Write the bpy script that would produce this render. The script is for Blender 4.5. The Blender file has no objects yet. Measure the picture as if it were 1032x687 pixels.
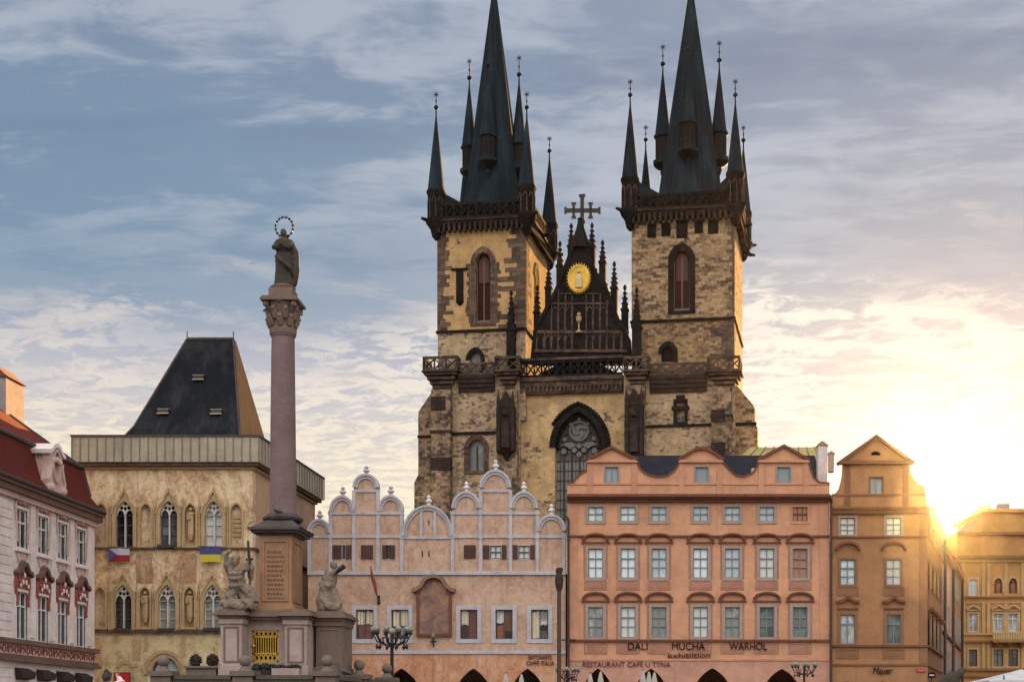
import bpy, bmesh, math, random
from math import sin, cos, pi, radians, sqrt, atan2
from mathutils import Vector, Matrix, Euler
from mathutils.geometry import delaunay_2d_cdt
random.seed(7)
SC = bpy.context.scene
COL = SC.collection

# ---------------------------------------------------------------- camera
# level camera with a rising lens: principal point (CX, CY) measured on the 1032 px wide photograph
F, CX, CY, H = 1449.0, 645.0, 726.0, 1.7
cam_d = bpy.data.cameras.new('camera'); cam = bpy.data.objects.new('camera', cam_d); COL.objects.link(cam)
cam.location = (0, 0, H); cam.rotation_euler = (pi / 2, 0, 0)
cam_d.sensor_width = 36; cam_d.sensor_fit = 'HORIZONTAL'; cam_d.lens = F / 1032 * 36
cam_d.shift_x = 0.5 - CX / 1032; cam_d.shift_y = (CY - 343.5) / 1032
cam_d.clip_end = 4000
SC.camera = cam

# ---------------------------------------------------------------- light
SUN = Vector(((962 - CX) / F, 1.0, (CY - 524) / F)).normalized()
SUN_EL = math.asin(SUN.z); SUN_AZ = atan2(SUN.x, SUN.y)
sd = bpy.data.lights.new('sun', 'SUN'); sd.energy = 5.0; sd.angle = radians(0.5); sd.color = (1.0, 0.50, 0.15)
so = bpy.data.objects.new('sun', sd); COL.objects.link(so)
so.rotation_euler = SUN.to_track_quat('Z', 'Y').to_euler()
so.location = (20, 60, 60)
SC.view_settings.view_transform = 'Standard'; SC.view_settings.look = 'None'
SC.view_settings.gamma = 1; EXPO = 2.3; SC.view_settings.exposure = EXPO
SC.view_settings.use_curve_mapping = False

class G:
    """small node-graph helper"""
    def __init__(s, nt): s.nt = nt
    def n(s, t, **kw):
        nd = s.nt.nodes.new(t)
        for k, v in kw.items():
            if k.startswith('i_'): s.set(nd.inputs[k[2:].replace('_', ' ')], v)
            else: setattr(nd, k, v)
        return nd
    def set(s, sock, v):
        if isinstance(v, bpy.types.NodeSocket): s.nt.links.new(v, sock)
        else:
            if isinstance(v, (tuple, list)) and len(v) == 3 and sock.type == 'RGBA': v = (*v, 1)
            sock.default_value = v
    def math(s, op, a, b=0.0, c=0.0, clamp=False):
        nd = s.nt.nodes.new('ShaderNodeMath'); nd.operation = op; nd.use_clamp = clamp
        s.set(nd.inputs[0], a); s.set(nd.inputs[1], b); s.set(nd.inputs[2], c)
        return nd.outputs[0]
    def mix(s, fac, a, b, mode='MIX'):
        nd = s.nt.nodes.new('ShaderNodeMix'); nd.data_type = 'RGBA'; nd.blend_type = mode
        s.set(nd.inputs[0], fac); s.set(nd.inputs[6], a); s.set(nd.inputs[7], b)
        return nd.outputs[2]
    def noise(s, vec, scale, detail=4, rough=0.55, dist=0.0):
        nd = s.nt.nodes.new('ShaderNodeTexNoise'); s.set(nd.inputs['Vector'], vec)
        s.set(nd.inputs['Scale'], scale); s.set(nd.inputs['Detail'], detail)
        s.set(nd.inputs['Roughness'], rough); s.set(nd.inputs['Distortion'], dist)
        return nd.outputs[0]
    def step(s, x, a, b):
        nd = s.nt.nodes.new('ShaderNodeMapRange'); nd.interpolation_type = 'SMOOTHSTEP'; nd.clamp = True
        s.set(nd.inputs[0], x); s.set(nd.inputs[1], a); s.set(nd.inputs[2], b)
        return nd.outputs[0]
    def ramp(s, fac, stops):
        nd = s.nt.nodes.new('ShaderNodeValToRGB'); e = nd.color_ramp.elements
        while len(e) < len(stops): e.new(0.5)
        for i, (p, c) in enumerate(stops): e[i].position = p; e[i].color = (*c, 1)
        s.set(nd.inputs[0], fac); return nd.outputs[0]
    def scale(s, vec, sx, sy, sz):
        nd = s.nt.nodes.new('ShaderNodeVectorMath'); nd.operation = 'MULTIPLY'
        s.set(nd.inputs[0], vec); nd.inputs[1].default_value = (sx, sy, sz); return nd.outputs[0]
    def xyz(s, vec):
        nd = s.nt.nodes.new('ShaderNodeSeparateXYZ'); s.set(nd.inputs[0], vec); return nd.outputs
    def comb(s, x, y, z=0.0):
        nd = s.nt.nodes.new('ShaderNodeCombineXYZ')
        for i, v in enumerate((x, y, z)): s.set(nd.inputs[i], v)
        return nd.outputs[0]

def lin(r, g, b):
    f = lambda c: (c / 255 / 12.92) if c / 255 <= 0.04045 else ((c / 255 + 0.055) / 1.055) ** 2.4
    return (f(r), f(g), f(b))

# ---------------------------------------------------------------- sky: a clear dawn gradient with two sheets of cloud
W = bpy.data.worlds.new('World'); SC.world = W; W.use_nodes = True
W.node_tree.nodes.clear(); g = G(W.node_tree)
STR = 0.1
sky = g.n('ShaderNodeTexSky', sky_type='NISHITA', sun_disc=False, sun_elevation=SUN_EL, sun_rotation=SUN_AZ,
          altitude=200, air_density=1.0, dust_density=1.0, ozone_density=1.5)
tc = g.n('ShaderNodeTexCoord'); d = tc.outputs['Generated']
dx, dy, dz = g.xyz(d)
zc = g.math('ADD', g.math('MAXIMUM', dz, 0.0), 0.06)
u = g.math('DIVIDE', dx, zc); v = g.math('DIVIDE', dy, zc)
plane = g.comb(u, v, 0)
az = g.math('ARCTAN2', dx, dy)                      # 0 = straight ahead, + = right
dot = g.n('ShaderNodeVectorMath', operation='DOT_PRODUCT'); g.set(dot.inputs[0], d); dot.inputs[1].default_value = tuple(SUN)
sd_ = g.math('MAXIMUM', dot.outputs['Value'], 0.0)
wob = g.noise(g.scale(plane, 0.35, 0.5, 1), 1.0, 3)
wob2 = g.noise(g.comb(g.math('ADD', u, 7.3), g.math('MULTIPLY', v, 1.6)), 1.1, 6, 0.6, 0.6)
zz = g.math('ADD', dz, g.math('MULTIPLY', g.math('SUBTRACT', wob, 0.5), 0.07))
# upper sheet: slate blue with long soft streaks
base = g.ramp(zz, [(0.05, lin(240, 212, 180)), (0.15, lin(214, 202, 196)), (0.235, lin(178, 178, 190)),
                   (0.30, lin(134, 147, 168)), (0.40, lin(120, 136, 160)), (0.48, lin(134, 147, 168))])
left = g.step(az, 0.12, -0.38)
lowleft = g.math('MULTIPLY', left, g.math('MULTIPLY', g.step(dz, 0.22, 0.29), g.step(dz, 0.43, 0.35)))
base = g.mix(g.math('MULTIPLY', lowleft, 0.75), base, lin(108, 137, 162))
rightn = g.step(az, -0.05, 0.25)
base = g.mix(g.math('MULTIPLY', rightn, 0.55), base, lin(146, 150, 167))
sv = g.comb(g.math('ADD', g.math('MULTIPLY', u, 0.75), g.math('MULTIPLY', v, 0.25)), g.math('MULTIPLY', v, 2.1))
st = g.noise(sv, 1.25, 9, 0.66, 0.6)
st = g.math('ADD', g.math('MULTIPLY', st, 0.62), g.math('MULTIPLY', g.noise(g.comb(g.math('ADD', g.math('MULTIPLY', u, 6.0), v), g.math('MULTIPLY', v, 9.0)), 1.0, 6, 0.6, 0.6), 0.38))
streak = g.step(st, 0.44, 0.575)
streak = g.math('MULTIPLY', streak, g.step(dz, 0.24, 0.36))
base = g.mix(g.math('MULTIPLY', streak, 0.85), base, lin(172, 179, 192))
dk = g.noise(g.scale(sv, 0.8, 1.1, 1), 1.3, 5, 0.55)
base = g.mix(g.math('MULTIPLY', g.step(dk, 0.52, 0.72), g.math('MULTIPLY', g.step(dz, 0.27, 0.36), 0.6)), base, lin(98, 113, 140))
# lower sheet: cream altocumulus, thicker and brighter toward the sun
edge = g.math('ADD', g.math('ADD', 0.300, g.math('MULTIPLY', g.math('MINIMUM', g.math('ADD', az, 0.08), 0.0), 0.15)), g.math('MULTIPLY', g.math('SUBTRACT', wob2, 0.5), 0.22))
amount = g.step(g.math('SUBTRACT', edge, dz), -0.02, 0.045)
cellA = g.noise(g.comb(g.math('MULTIPLY', u, 3.0), g.math('MULTIPLY', v, 4.6)), 1.0, 8, 0.66, 0.5)
cellB = g.noise(g.comb(g.math('ADD', g.math('MULTIPLY', u, 13.0), g.math('MULTIPLY', v, 3.0)), g.math('MULTIPLY', v, 14.0)), 1.0, 8, 0.68, 0.6)
cells = g.math('ADD', g.math('MULTIPLY', cellA, 0.52), g.math('MULTIPLY', cellB, 0.48))
cover = g.step(cells, 0.435, 0.525)
near = g.math('POWER', sd_, 11.0)
thick = g.step(near, 0.35, 0.95)
cover = g.math('MAXIMUM', cover, g.math('MULTIPLY', thick, g.math('ADD', 0.30, g.math('MULTIPLY', cover, 0.7))))
haze = g.step(dz, 0.255, 0.14)
cover = g.math('MAXIMUM', cover, g.math('MULTIPLY', haze, 0.75))
cream = g.mix(g.step(near, 0.15, 0.85), lin(226, 213, 204), lin(233, 226, 214))
cream = g.mix(g.math('MULTIPLY', g.step(dz, 0.25, 0.15), g.math('SUBTRACT', 1.0, g.step(near, 0.5, 0.95))), cream, lin(249, 231, 200))
cream = g.mix(g.math('MULTIPLY', g.step(cellB, 0.56, 0.38), 0.6), cream, lin(184, 176, 176))
skycol = g.mix(g.math('MULTIPLY', g.math('MULTIPLY', cover, amount), 0.9), base, cream)
# sun glow in the thin cloud
g1 = g.math('MULTIPLY', g.math('POWER', sd_, 80.0), 0.07)
g2 = g.math('MULTIPLY', g.math('POWER', sd_, 2200.0), 0.9)
g3 = g.math('MULTIPLY', g.math('POWER', sd_, 14000.0), 12.0)
skycol = g.mix(1.0, skycol, g.mix(1.0, (1.0, 0.92, 0.80), g.comb(g1, g1, g1), 'MULTIPLY'), 'ADD')
gg = g.math('ADD', g2, g3)
skycol = g.mix(1.0, skycol, g.mix(1.0, (1.0, 0.74, 0.30), g.comb(gg, gg, gg), 'MULTIPLY'), 'ADD')
# extra bright sky added behind the camera to light the facades
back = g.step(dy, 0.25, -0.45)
back_fill = g.mix(g.step(g.noise(g.scale(d, 2.2, 2.2, 5.0), 1.0, 5), 0.35, 0.65), (2.25, 2.1, 2.1), (3.05, 2.8, 2.6))
back_fill = g.mix(g.step(dz, 0.02, 0.55), (0.42, 0.37, 0.34), back_fill)
skycol = g.mix(back, skycol, back_fill)
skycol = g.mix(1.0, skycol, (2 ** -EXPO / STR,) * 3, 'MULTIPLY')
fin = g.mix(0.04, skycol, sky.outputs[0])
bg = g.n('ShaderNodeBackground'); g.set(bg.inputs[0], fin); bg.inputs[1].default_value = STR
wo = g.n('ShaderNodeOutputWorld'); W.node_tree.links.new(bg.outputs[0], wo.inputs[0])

# ---------------------------------------------------------------- materials
M = {}
def newmat(name):
    m = bpy.data.materials.new(name); m.use_nodes = True; m.node_tree.nodes.clear()
    g = G(m.node_tree); b = g.n('ShaderNodeBsdfPrincipled'); o = g.n('ShaderNodeOutputMaterial')
    m.node_tree.links.new(b.outputs[0], o.inputs[0]); M[name] = m
    return g, b
def finish(g, b, col, rough, height=None, bump=0.3, dist=0.02, metal=0.0, spec=0.5):
    g.set(b.inputs['Base Color'], col); g.set(b.inputs['Roughness'], rough)
    b.inputs['Metallic'].default_value = metal; b.inputs['Specular IOR Level'].default_value = spec
    if height is not None:
        bp = g.n('ShaderNodeBump'); bp.inputs['Strength'].default_value = bump; bp.inputs['Distance'].default_value = dist
        g.set(bp.inputs['Height'], height); g.nt.links.new(bp.outputs[0], b.inputs['Normal'])
def mul(c, k): return tuple(min(1, x * k) for x in c)
def plaster(name, c, stain=None, amt=0.35, scale=0.35, streak=0.35, rough=0.85, fine=0.12):
    """painted render: cloudy tone, vertical rain streaks, a few stains, fine grain"""
    g, b = newmat(name); tc = g.n('ShaderNodeTexCoord').outputs['Object']
    n1 = g.noise(tc, scale, 6, 0.62); n2 = g.noise(g.scale(tc, 1.6, 1.6, 0.16), 1.0, 5, 0.65)
    n3 = g.noise(tc, 9.0, 4); n4 = g.noise(tc, scale * 2.7, 5, 0.65)
    n5 = g.noise(tc, scale * 6.5, 5, 0.7)
    col = g.mix(g.step(g.math('ADD', g.math('MULTIPLY', n1, .6), g.math('MULTIPLY', n5, .4)), 0.34, 0.66), mul(c, 0.78), mul(c, 1.12))
    st = stain or mul(c, 0.55)
    col = g.mix(g.math('MULTIPLY', g.step(n4, 0.52, 0.74), amt), col, st)
    col = g.mix(g.math('MULTIPLY', g.step(n2, 0.5, 0.78), streak), col, mul(st, 0.85))
    col = g.mix(g.math('MULTIPLY', g.step(n3, 0.35, 0.75), fine), col, mul(c, 0.6))
    finish(g, b, col, rough, g.math('ADD', n3, g.math('MULTIPLY', n1, 2)), 0.25, 0.02, spec=0.1)
    return M[name]
def masonry(name, light, mid, dark, bw=0.9, bh=0.45, darkness=0.5, plast=None, pamt=0.5, soot=0.0, mortar=0.012):
    """coursed rubble: every stone its own tone, runs of blackened stone, optional patches of old render"""
    g, b = newmat(name); tc = g.n('ShaderNodeTexCoord').outputs['Object']
    x, y, z = g.xyz(tc)
    wv = g.noise(tc, 0.9, 4, 0.6); wz = g.noise(tc, 1.9, 4, 0.65)
    h = g.math('ADD', g.math('ADD', x, g.math('MULTIPLY', y, 0.93)), g.math('MULTIPLY', wv, 0.55))
    zz = g.math('ADD', z, g.math('MULTIPLY', g.math('ADD', wz, wv), 0.17))
    br = g.n('ShaderNodeTexBrick', offset=0.5, squash=1.0)
    g.set(br.inputs['Vector'], g.comb(h, zz)); g.set(br.inputs['Color1'], (0, 0, 0)); g.set(br.inputs['Color2'], (1, 1, 1))
    g.set(br.inputs['Mortar'], (0.45, 0.45, 0.45))
    for k, val in (('Scale', 1.0), ('Mortar Size', mortar), ('Mortar Smooth', 0.3), ('Bias', 0.0), ('Brick Width', bw), ('Row Height', bh)):
        br.inputs[k].default_value = val
    r = g.xyz(br.outputs[0])[0]
    big = g.noise(g.scale(tc, 0.16, 0.16, 0.42), 1.0, 5, 0.65)
    sm = g.noise(tc, 3.0, 5, 0.7)
    fine = g.noise(tc, 7.0, 4, 0.7)
    mid_ = g.noise(g.scale(tc, 0.8, 0.8, 2.2), 1.0, 4, 0.6)
    t = g.math('ADD', g.math('MULTIPLY', r, 0.24), g.math('ADD', g.math('MULTIPLY', big, 0.40), g.math('ADD', g.math('MULTIPLY', sm, 0.54), g.math('MULTIPLY', mid_, 0.30))))
    t = g.math('SUBTRACT', t, 0.21)
    a = 0.30 + 0.30 * darkness
    col = g.ramp(t, [(a - 0.14, dark), (a - 0.03, mul(dark, 1.9)), (a + 0.06, mid), (a + 0.24, light), (min(0.99, a + 0.44), mul(light, 1.2))])
    col = g.mix(g.math('MULTIPLY', g.step(br.outputs[1], 0.2, 0.9), 0.45), col, mul(mid, 0.45))
    col = g.mix(g.math('MULTIPLY', g.step(fine, 0.5, 0.72), 0.42), col, mul(dark, 1.3))
    if plast:
        pm = g.noise(g.scale(tc, 0.28, 0.28, 0.36), 1.0, 7, 0.68, 0.4)
        pc = g.mix(g.step(g.noise(tc, 0.8, 6, 0.65), 0.32, 0.68), mul(plast, 0.72), mul(plast, 1.12))
        pc = g.mix(g.math('MULTIPLY', g.step(g.noise(g.scale(tc, 2, 2, .2), 1, 4), .5, .75), .3), pc, mul(plast, .4))
        pc = g.mix(g.math('MULTIPLY', g.step(br.outputs[1], 0.2, 0.9), 0.22), pc, mul(plast, 0.35))
        pc = g.mix(g.math('MULTIPLY', g.step(g.noise(g.scale(tc, 1.1, 1.1, 5.0), 1.0, 4, .6), .58, .72), .38), pc, mul(plast, .38))
        rowy = g.math('ADD', pm, g.math('MULTIPLY', g.math('SUBTRACT', r, 0.5), 0.10))
        col = g.mix(g.step(rowy, 0.62 - 0.30 * pamt, 0.66 - 0.30 * pamt), col, pc)
    if soot:
        sn = g.noise(g.scale(tc, 0.5, 0.5, 0.3), 1.0, 6, 0.7)
        col = g.mix(g.math('MULTIPLY', g.step(sn, 0.36, 0.68), soot), col, (0.022, 0.018, 0.016))
    finish(g, b, col, 0.9, g.math('ADD', r, g.math('MULTIPLY', sm, 1.5)), 0.6, 0.06, spec=0.03)
    return M[name]
def simple(name, c, rough=0.6, metal=0.0, var=0.25, scale=4.0, spec=0.5, bump=0.15):
    g, b = newmat(name); tc = g.n('ShaderNodeTexCoord').outputs['Object']
    n = g.noise(tc, scale, 5, 0.6); n2 = g.noise(tc, scale * 0.13, 4)
    col = g.mix(g.step(g.math('ADD', g.math('MULTIPLY', n, .6), g.math('MULTIPLY', n2, .4)), 0.3, 0.7), mul(c, 1 - var), mul(c, 1 + var * 0.6))
    finish(g, b, col, rough, n, bump, 0.01, metal, spec)
    return M[name]
def slate(name, c, c2, course=0.35, wid=0.3, rough=0.55, streak=0.4):
    g, b = newmat(name); tc = g.n('ShaderNodeTexCoord').outputs['Object']; x, y, z = g.xyz(tc)
    br = g.n('ShaderNodeTexBrick'); g.set(br.inputs['Vector'], g.comb(g.math('ADD', x, y), z))
    g.set(br.inputs['Color1'], (0.2,) * 3); g.set(br.inputs['Color2'], (1,) * 3); g.set(br.inputs['Mortar'], (0, 0, 0))
    for k, val in (('Scale', 1.0), ('Mortar Size', 0.018), ('Brick Width', wid), ('Row Height', course)): br.inputs[k].default_value = val
    r = g.xyz(br.outputs[0])[0]
    n = g.noise(g.scale(tc, 0.9, 0.9, 0.12), 1.0, 6, 0.65); n2 = g.noise(tc, 0.5, 5)
    col = g.mix(g.math('MULTIPLY', r, 0.65), mul(c, 0.7), c)
    col = g.mix(g.math('MULTIPLY', g.step(n, 0.42, 0.75), streak), col, c2)
    col = g.mix(g.math('MULTIPLY', g.step(n2, 0.45, 0.7), 0.3), col, mul(c, 0.5))
    finish(g, b, col, rough, r, 0.45, 0.04, spec=0.06)
    return M[name]
def glass(name, c, c2, rough=0.08, spec=0.9, tint=None):
    """old window glass: curtain and reflected sky tones put into the colour, broken up differently in every window"""
    g, b = newmat(name); tc = g.n('ShaderNodeTexCoord').outputs['Object']
    rnd = g.n('ShaderNodeObjectInfo').outputs['Random']
    vec = g.n('ShaderNodeVectorMath', operation='ADD'); g.set(vec.inputs[0], tc); g.set(vec.inputs[1], g.comb(g.math('MULTIPLY', rnd, 37.0), 3.0, g.math('MULTIPLY', rnd, 91.0)))
    n = g.noise(g.scale(vec.outputs[0], 0.9, 0.9, 0.7), 1.0, 3, 0.5, 0.8)
    f = g.math('ADD', n, g.math('MULTIPLY', g.math('SUBTRACT', rnd, 0.5), 0.6))
    col = g.mix(g.step(f, 0.36, 0.62), c2, c)
    n2 = g.noise(vec.outputs[0], 1.4, 2)
    finish(g, b, col, rough, n2, 0.25, 0.02, 0.0, spec)
    return M[name]

# church
masonry('tower_rubble', (0.34, 0.245, 0.135), (0.205, 0.142, 0.08), (0.055, 0.04, 0.03), 0.5, 0.27, 0.46)
masonry('tower_ashlar', (0.385, 0.285, 0.165), (0.24, 0.17, 0.098), (0.05, 0.037, 0.028), 0.62, 0.30, 0.48)
masonry('ochre_render', (0.32, 0.22, 0.12), (0.20, 0.132, 0.078), (0.045, 0.034, 0.026), 0.7, 0.36, 0.45, (0.42, 0.285, 0.135), 1.0)
masonry('ochre_worn', (0.40, 0.295, 0.18), (0.26, 0.185, 0.115), (0.06, 0.047, 0.037), 0.6, 0.28, 0.47, (0.47, 0.34, 0.18), 0.74)
masonry('rubble_worn', (0.42, 0.33, 0.22), (0.27, 0.205, 0.14), (0.065, 0.052, 0.042), 0.42, 0.24, 0.45, (0.39, 0.30, 0.185), 0.44)
masonry('sooty_stone', (0.145, 0.098, 0.074), (0.085, 0.06, 0.048), (0.028, 0.024, 0.022), 0.6, 0.32, 0.5, soot=0.42)
masonry('quoin_stone', (0.18, 0.128, 0.094), (0.105, 0.075, 0.057), (0.038, 0.03, 0.025), 0.9, 0.42, 0.5, soot=0.3)
masonry('pier_stone', (0.36, 0.27, 0.175), (0.21, 0.15, 0.10), (0.045, 0.037, 0.031), 0.55, 0.34, 0.55, soot=0.35)
masonry('cornice_stone', (0.062, 0.044, 0.036), (0.036, 0.027, 0.023), (0.02, 0.016, 0.014), 0.7, 0.38, 0.5, soot=0.5)
simple('black_stone', (0.0165, 0.0145, 0.0135), 0.95, var=0.6, scale=2.0, bump=0.7, spec=0.08)
slate('spire_slate', (0.011, 0.0195, 0.027), (0.026, 0.044, 0.054), 0.42, 0.30, 0.8, 0.85)
simple('spire_lead', (0.013, 0.018, 0.022), 0.7, var=0.4, spec=0.1)
simple('gilding', (0.56, 0.36, 0.06), 0.38, 0.75, var=0.35, scale=3.0)
simple('louvre_red', (0.06, 0.024, 0.017), 0.75, var=0.4, scale=1.5)
simple('louvre_dark', (0.045, 0.022, 0.018), 0.8, var=0.4, spec=0.03)
simple('mullion_wood', (0.16, 0.075, 0.05), 0.8)
glass('church_glass', (0.20, 0.21, 0.20), (0.13, 0.14, 0.14), 0.3, 0.4)
simple('tracery_dark', (0.035, 0.033, 0.03), 0.9)
simple('tracery_grey', (0.135, 0.135, 0.128), 0.9)
# houses
plaster('school_trim', (0.43, 0.425, 0.46), (0.27, 0.255, 0.26), 0.4, 0.8, 0.5)
plaster('finial_white', (0.66, 0.64, 0.63), (0.35, 0.33, 0.3), 0.4, 1.5, 0.3)
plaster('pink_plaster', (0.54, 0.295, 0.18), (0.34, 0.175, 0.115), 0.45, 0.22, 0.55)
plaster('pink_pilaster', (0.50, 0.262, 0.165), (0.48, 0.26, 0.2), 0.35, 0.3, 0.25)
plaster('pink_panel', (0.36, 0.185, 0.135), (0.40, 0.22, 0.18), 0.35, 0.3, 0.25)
plaster('pink_ground', (0.48, 0.27, 0.20), (0.34, 0.19, 0.15), 0.5, 0.25, 0.5)
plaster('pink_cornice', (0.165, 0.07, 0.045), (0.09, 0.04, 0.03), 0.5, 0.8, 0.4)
plaster('grey_surround', (0.34, 0.27, 0.225), (0.26, 0.2, 0.17), 0.3, 0.8, 0.2)
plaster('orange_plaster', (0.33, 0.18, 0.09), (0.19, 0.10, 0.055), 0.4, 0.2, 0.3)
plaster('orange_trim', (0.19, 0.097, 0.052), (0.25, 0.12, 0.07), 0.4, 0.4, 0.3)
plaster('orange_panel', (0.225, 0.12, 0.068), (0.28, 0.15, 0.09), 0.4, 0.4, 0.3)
plaster('lane_mauve', (0.36, 0.24, 0.22), (0.25, 0.16, 0.15), 0.4, 0.3, 0.4)
plaster('lane_brown', (0.30, 0.17, 0.10), (0.2, 0.11, 0.07), 0.4, 0.3, 0.4)
plaster('yellow_plaster', (0.42, 0.235, 0.095), (0.46, 0.28, 0.1), 0.4, 0.2, 0.3)
plaster('yellow_trim', (0.45, 0.31, 0.145), (0.4, 0.26, 0.12), 0.4, 0.5, 0.3)
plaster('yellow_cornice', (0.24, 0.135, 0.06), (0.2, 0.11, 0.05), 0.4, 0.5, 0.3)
plaster('palace_white', (0.72, 0.645, 0.62), (0.45, 0.33, 0.3), 0.35, 0.4, 0.3)
plaster('palace_pink', (0.56, 0.41, 0.37), (0.42, 0.27, 0.24), 0.3, 0.4, 0.3)
plaster('palace_red', (0.30, 0.095, 0.075), (0.5, 0.3, 0.26), 0.4, 1.5, 0.2)
plaster('palace_cornice', (0.17, 0.105, 0.085), (0.08, 0.05, 0.045), 0.5, 0.8, 0.4)
def mottled(name, tones, seed=0.0):
    """medieval render worn through in patches: four tones, rain runs and flaked spots"""
    g, b = newmat(name); tc0 = g.n('ShaderNodeTexCoord').outputs['Object']
    ad = g.n('ShaderNodeVectorMath', operation='ADD'); g.set(ad.inputs[0], tc0); ad.inputs[1].default_value = (seed, seed * .7, seed * .3); tc = ad.outputs[0]
    n1 = g.noise(g.scale(tc, 1, 1, .6), 0.7, 8, 0.72, 0.6); n2 = g.noise(tc, 2.3, 7, 0.74, 0.7); n3 = g.noise(g.scale(tc, 2.2, 2.2, .25), 1.0, 6, 0.7); n4 = g.noise(tc, 5.5, 5, 0.7)
    f = g.math('ADD', g.math('MULTIPLY', n1, .55), g.math('MULTIPLY', n2, .45))
    col = g.ramp(f, [(0.36, tones[0]), (0.45, tones[1]), (0.52, tones[2]), (0.62, tones[3])])
    col = g.mix(g.math('MULTIPLY', g.step(n3, .52, .72), .5), col, mul(tones[0], .75))
    col = g.mix(g.math('MULTIPLY', g.step(n4, .52, .72), .4), col, mul(tones[0], .6))
    col = g.mix(g.math('MULTIPLY', g.step(n4, .46, .3), .35), col, mul(tones[3], 1.1))
    finish(g, b, col, 0.9, g.math('ADD', n4, g.math('MULTIPLY', n2, 2)), 0.4, 0.03, spec=0.2)
mottled('old_render', ((0.19, 0.115, 0.073), (0.41, 0.275, 0.165), (0.57, 0.45, 0.28), (0.68, 0.585, 0.42)))
mottled('old_render_pale', ((0.25, 0.18, 0.10), (0.40, 0.32, 0.18), (0.50, 0.425, 0.25), (0.56, 0.49, 0.32)), 13)
mottled('old_brick', ((0.19, 0.105, 0.065), (0.32, 0.195, 0.115), (0.41, 0.275, 0.16), (0.49, 0.36, 0.215)), 29)
mottled('school_plaster', ((0.29, 0.185, 0.13), (0.41, 0.272, 0.195), (0.475, 0.335, 0.25), (0.52, 0.385, 0.30)), 41)
mottled('school_base', ((0.34, 0.135, 0.07), (0.44, 0.215, 0.12), (0.49, 0.285, 0.18), (0.54, 0.36, 0.26)), 57)
plaster('side_render', (0.42, 0.29, 0.20), (0.46, 0.30, 0.2), 0.4, 0.3, 0.3)
plaster('sandstone_trim', (0.40, 0.29, 0.16), (0.34, 0.22, 0.12), 0.5, 0.9, 0.3)
plaster('tracery_pale', (0.52, 0.49, 0.43), (0.4, 0.35, 0.28), 0.4, 1.5, 0.2)
plaster('parapet_zinc', (0.35, 0.315, 0.235), (0.22, 0.2, 0.155), 0.5, 0.5, 0.7, 0.6)
simple('inscription_brown', (0.13, 0.068, 0.04), 0.9)
simple('parapet_seam', (0.16, 0.14, 0.11), 0.7)
simple('string_dark', (0.10, 0.07, 0.055), 0.85, var=0.5, spec=0.03)
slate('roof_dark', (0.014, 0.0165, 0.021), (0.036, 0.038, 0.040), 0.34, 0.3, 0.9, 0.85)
slate('roof_sunlit', (0.30, 0.17, 0.075), (0.36, 0.2, 0.09), 0.3, 0.25, 0.6, 0.4)  # right slope of the dark roof, low sun's glow put into its colour
slate('roof_red', (0.17, 0.034, 0.022), (0.12, 0.028, 0.02), 0.3, 0.22, 0.75, 0.5)
slate('roof_red_dark', (0.13, 0.028, 0.022), (0.055, 0.017, 0.015), 0.3, 0.22, 0.75, 0.5)
slate('roof_navy', (0.024, 0.025, 0.034), (0.034, 0.036, 0.045), 0.3, 0.3, 0.6, 0.4)
simple('roof_yellow', (0.62, 0.50, 0.12), 0.35, 0.55, var=0.3, scale=0.8)
plaster('chimney_white', (0.62, 0.58, 0.56), (0.4, 0.35, 0.32), 0.3, 1.0, 0.3)
plaster('chimney_cream', (0.27, 0.25, 0.255), (0.4, 0.28, 0.22), 0.3, 1.0, 0.3)
simple('tile_cap', (0.15, 0.045, 0.03), 0.8, var=0.4)
simple('tile_brown', (0.22, 0.13, 0.07), 0.8, var=0.4)
plaster('hood_stone', (0.22, 0.145, 0.10), (0.12, 0.08, 0.06), 0.4, 1.0, 0.3)
glass('pane_painted_sky', (0.68, 0.78, 0.82), (0.42, 0.50, 0.54), 0.06, 1.0)  # pale blue sky reflection painted into the base colour
glass('pane_pale', (0.60, 0.635, 0.62), (0.22, 0.24, 0.24), 0.06, 1.0)  # greyer pane, sky reflection and curtain tone put into the colour
glass('pane_dark', (0.035, 0.035, 0.04), (0.012, 0.011, 0.012), 0.08, 0.7)
glass('pane_teal', (0.15, 0.19, 0.19), (0.05, 0.065, 0.07), 0.06, 0.9)
glass('pane_attic', (0.25, 0.32, 0.34), (0.2, 0.26, 0.28), 0.15, 0.8)
glass('pane_blind', (0.42, 0.215, 0.14), (0.40, 0.20, 0.13), 0.7, 0.2)
glass('pane_cream', (0.72, 0.62, 0.42), (0.6, 0.52, 0.38), 0.2, 0.6)
glass('pane_terracotta', (0.25, 0.085, 0.042), (0.14, 0.055, 0.035), 0.3, 0.5)
simple('sash_greygreen', (0.17, 0.215, 0.22), 0.6)
simple('sash_white', (0.60, 0.62, 0.60), 0.6)
simple('sash_dark', (0.06, 0.06, 0.065), 0.6)
simple('shutter_brown', (0.075, 0.032, 0.022), 0.8, var=0.4)
simple('void_dark', (0.020, 0.016, 0.014), 0.9, spec=0.03)
simple('pipe_dark', (0.045, 0.025, 0.022), 0.5)
simple('hood_dark', (0.055, 0.04, 0.036), 0.9, var=0.4, spec=0.03)
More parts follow.
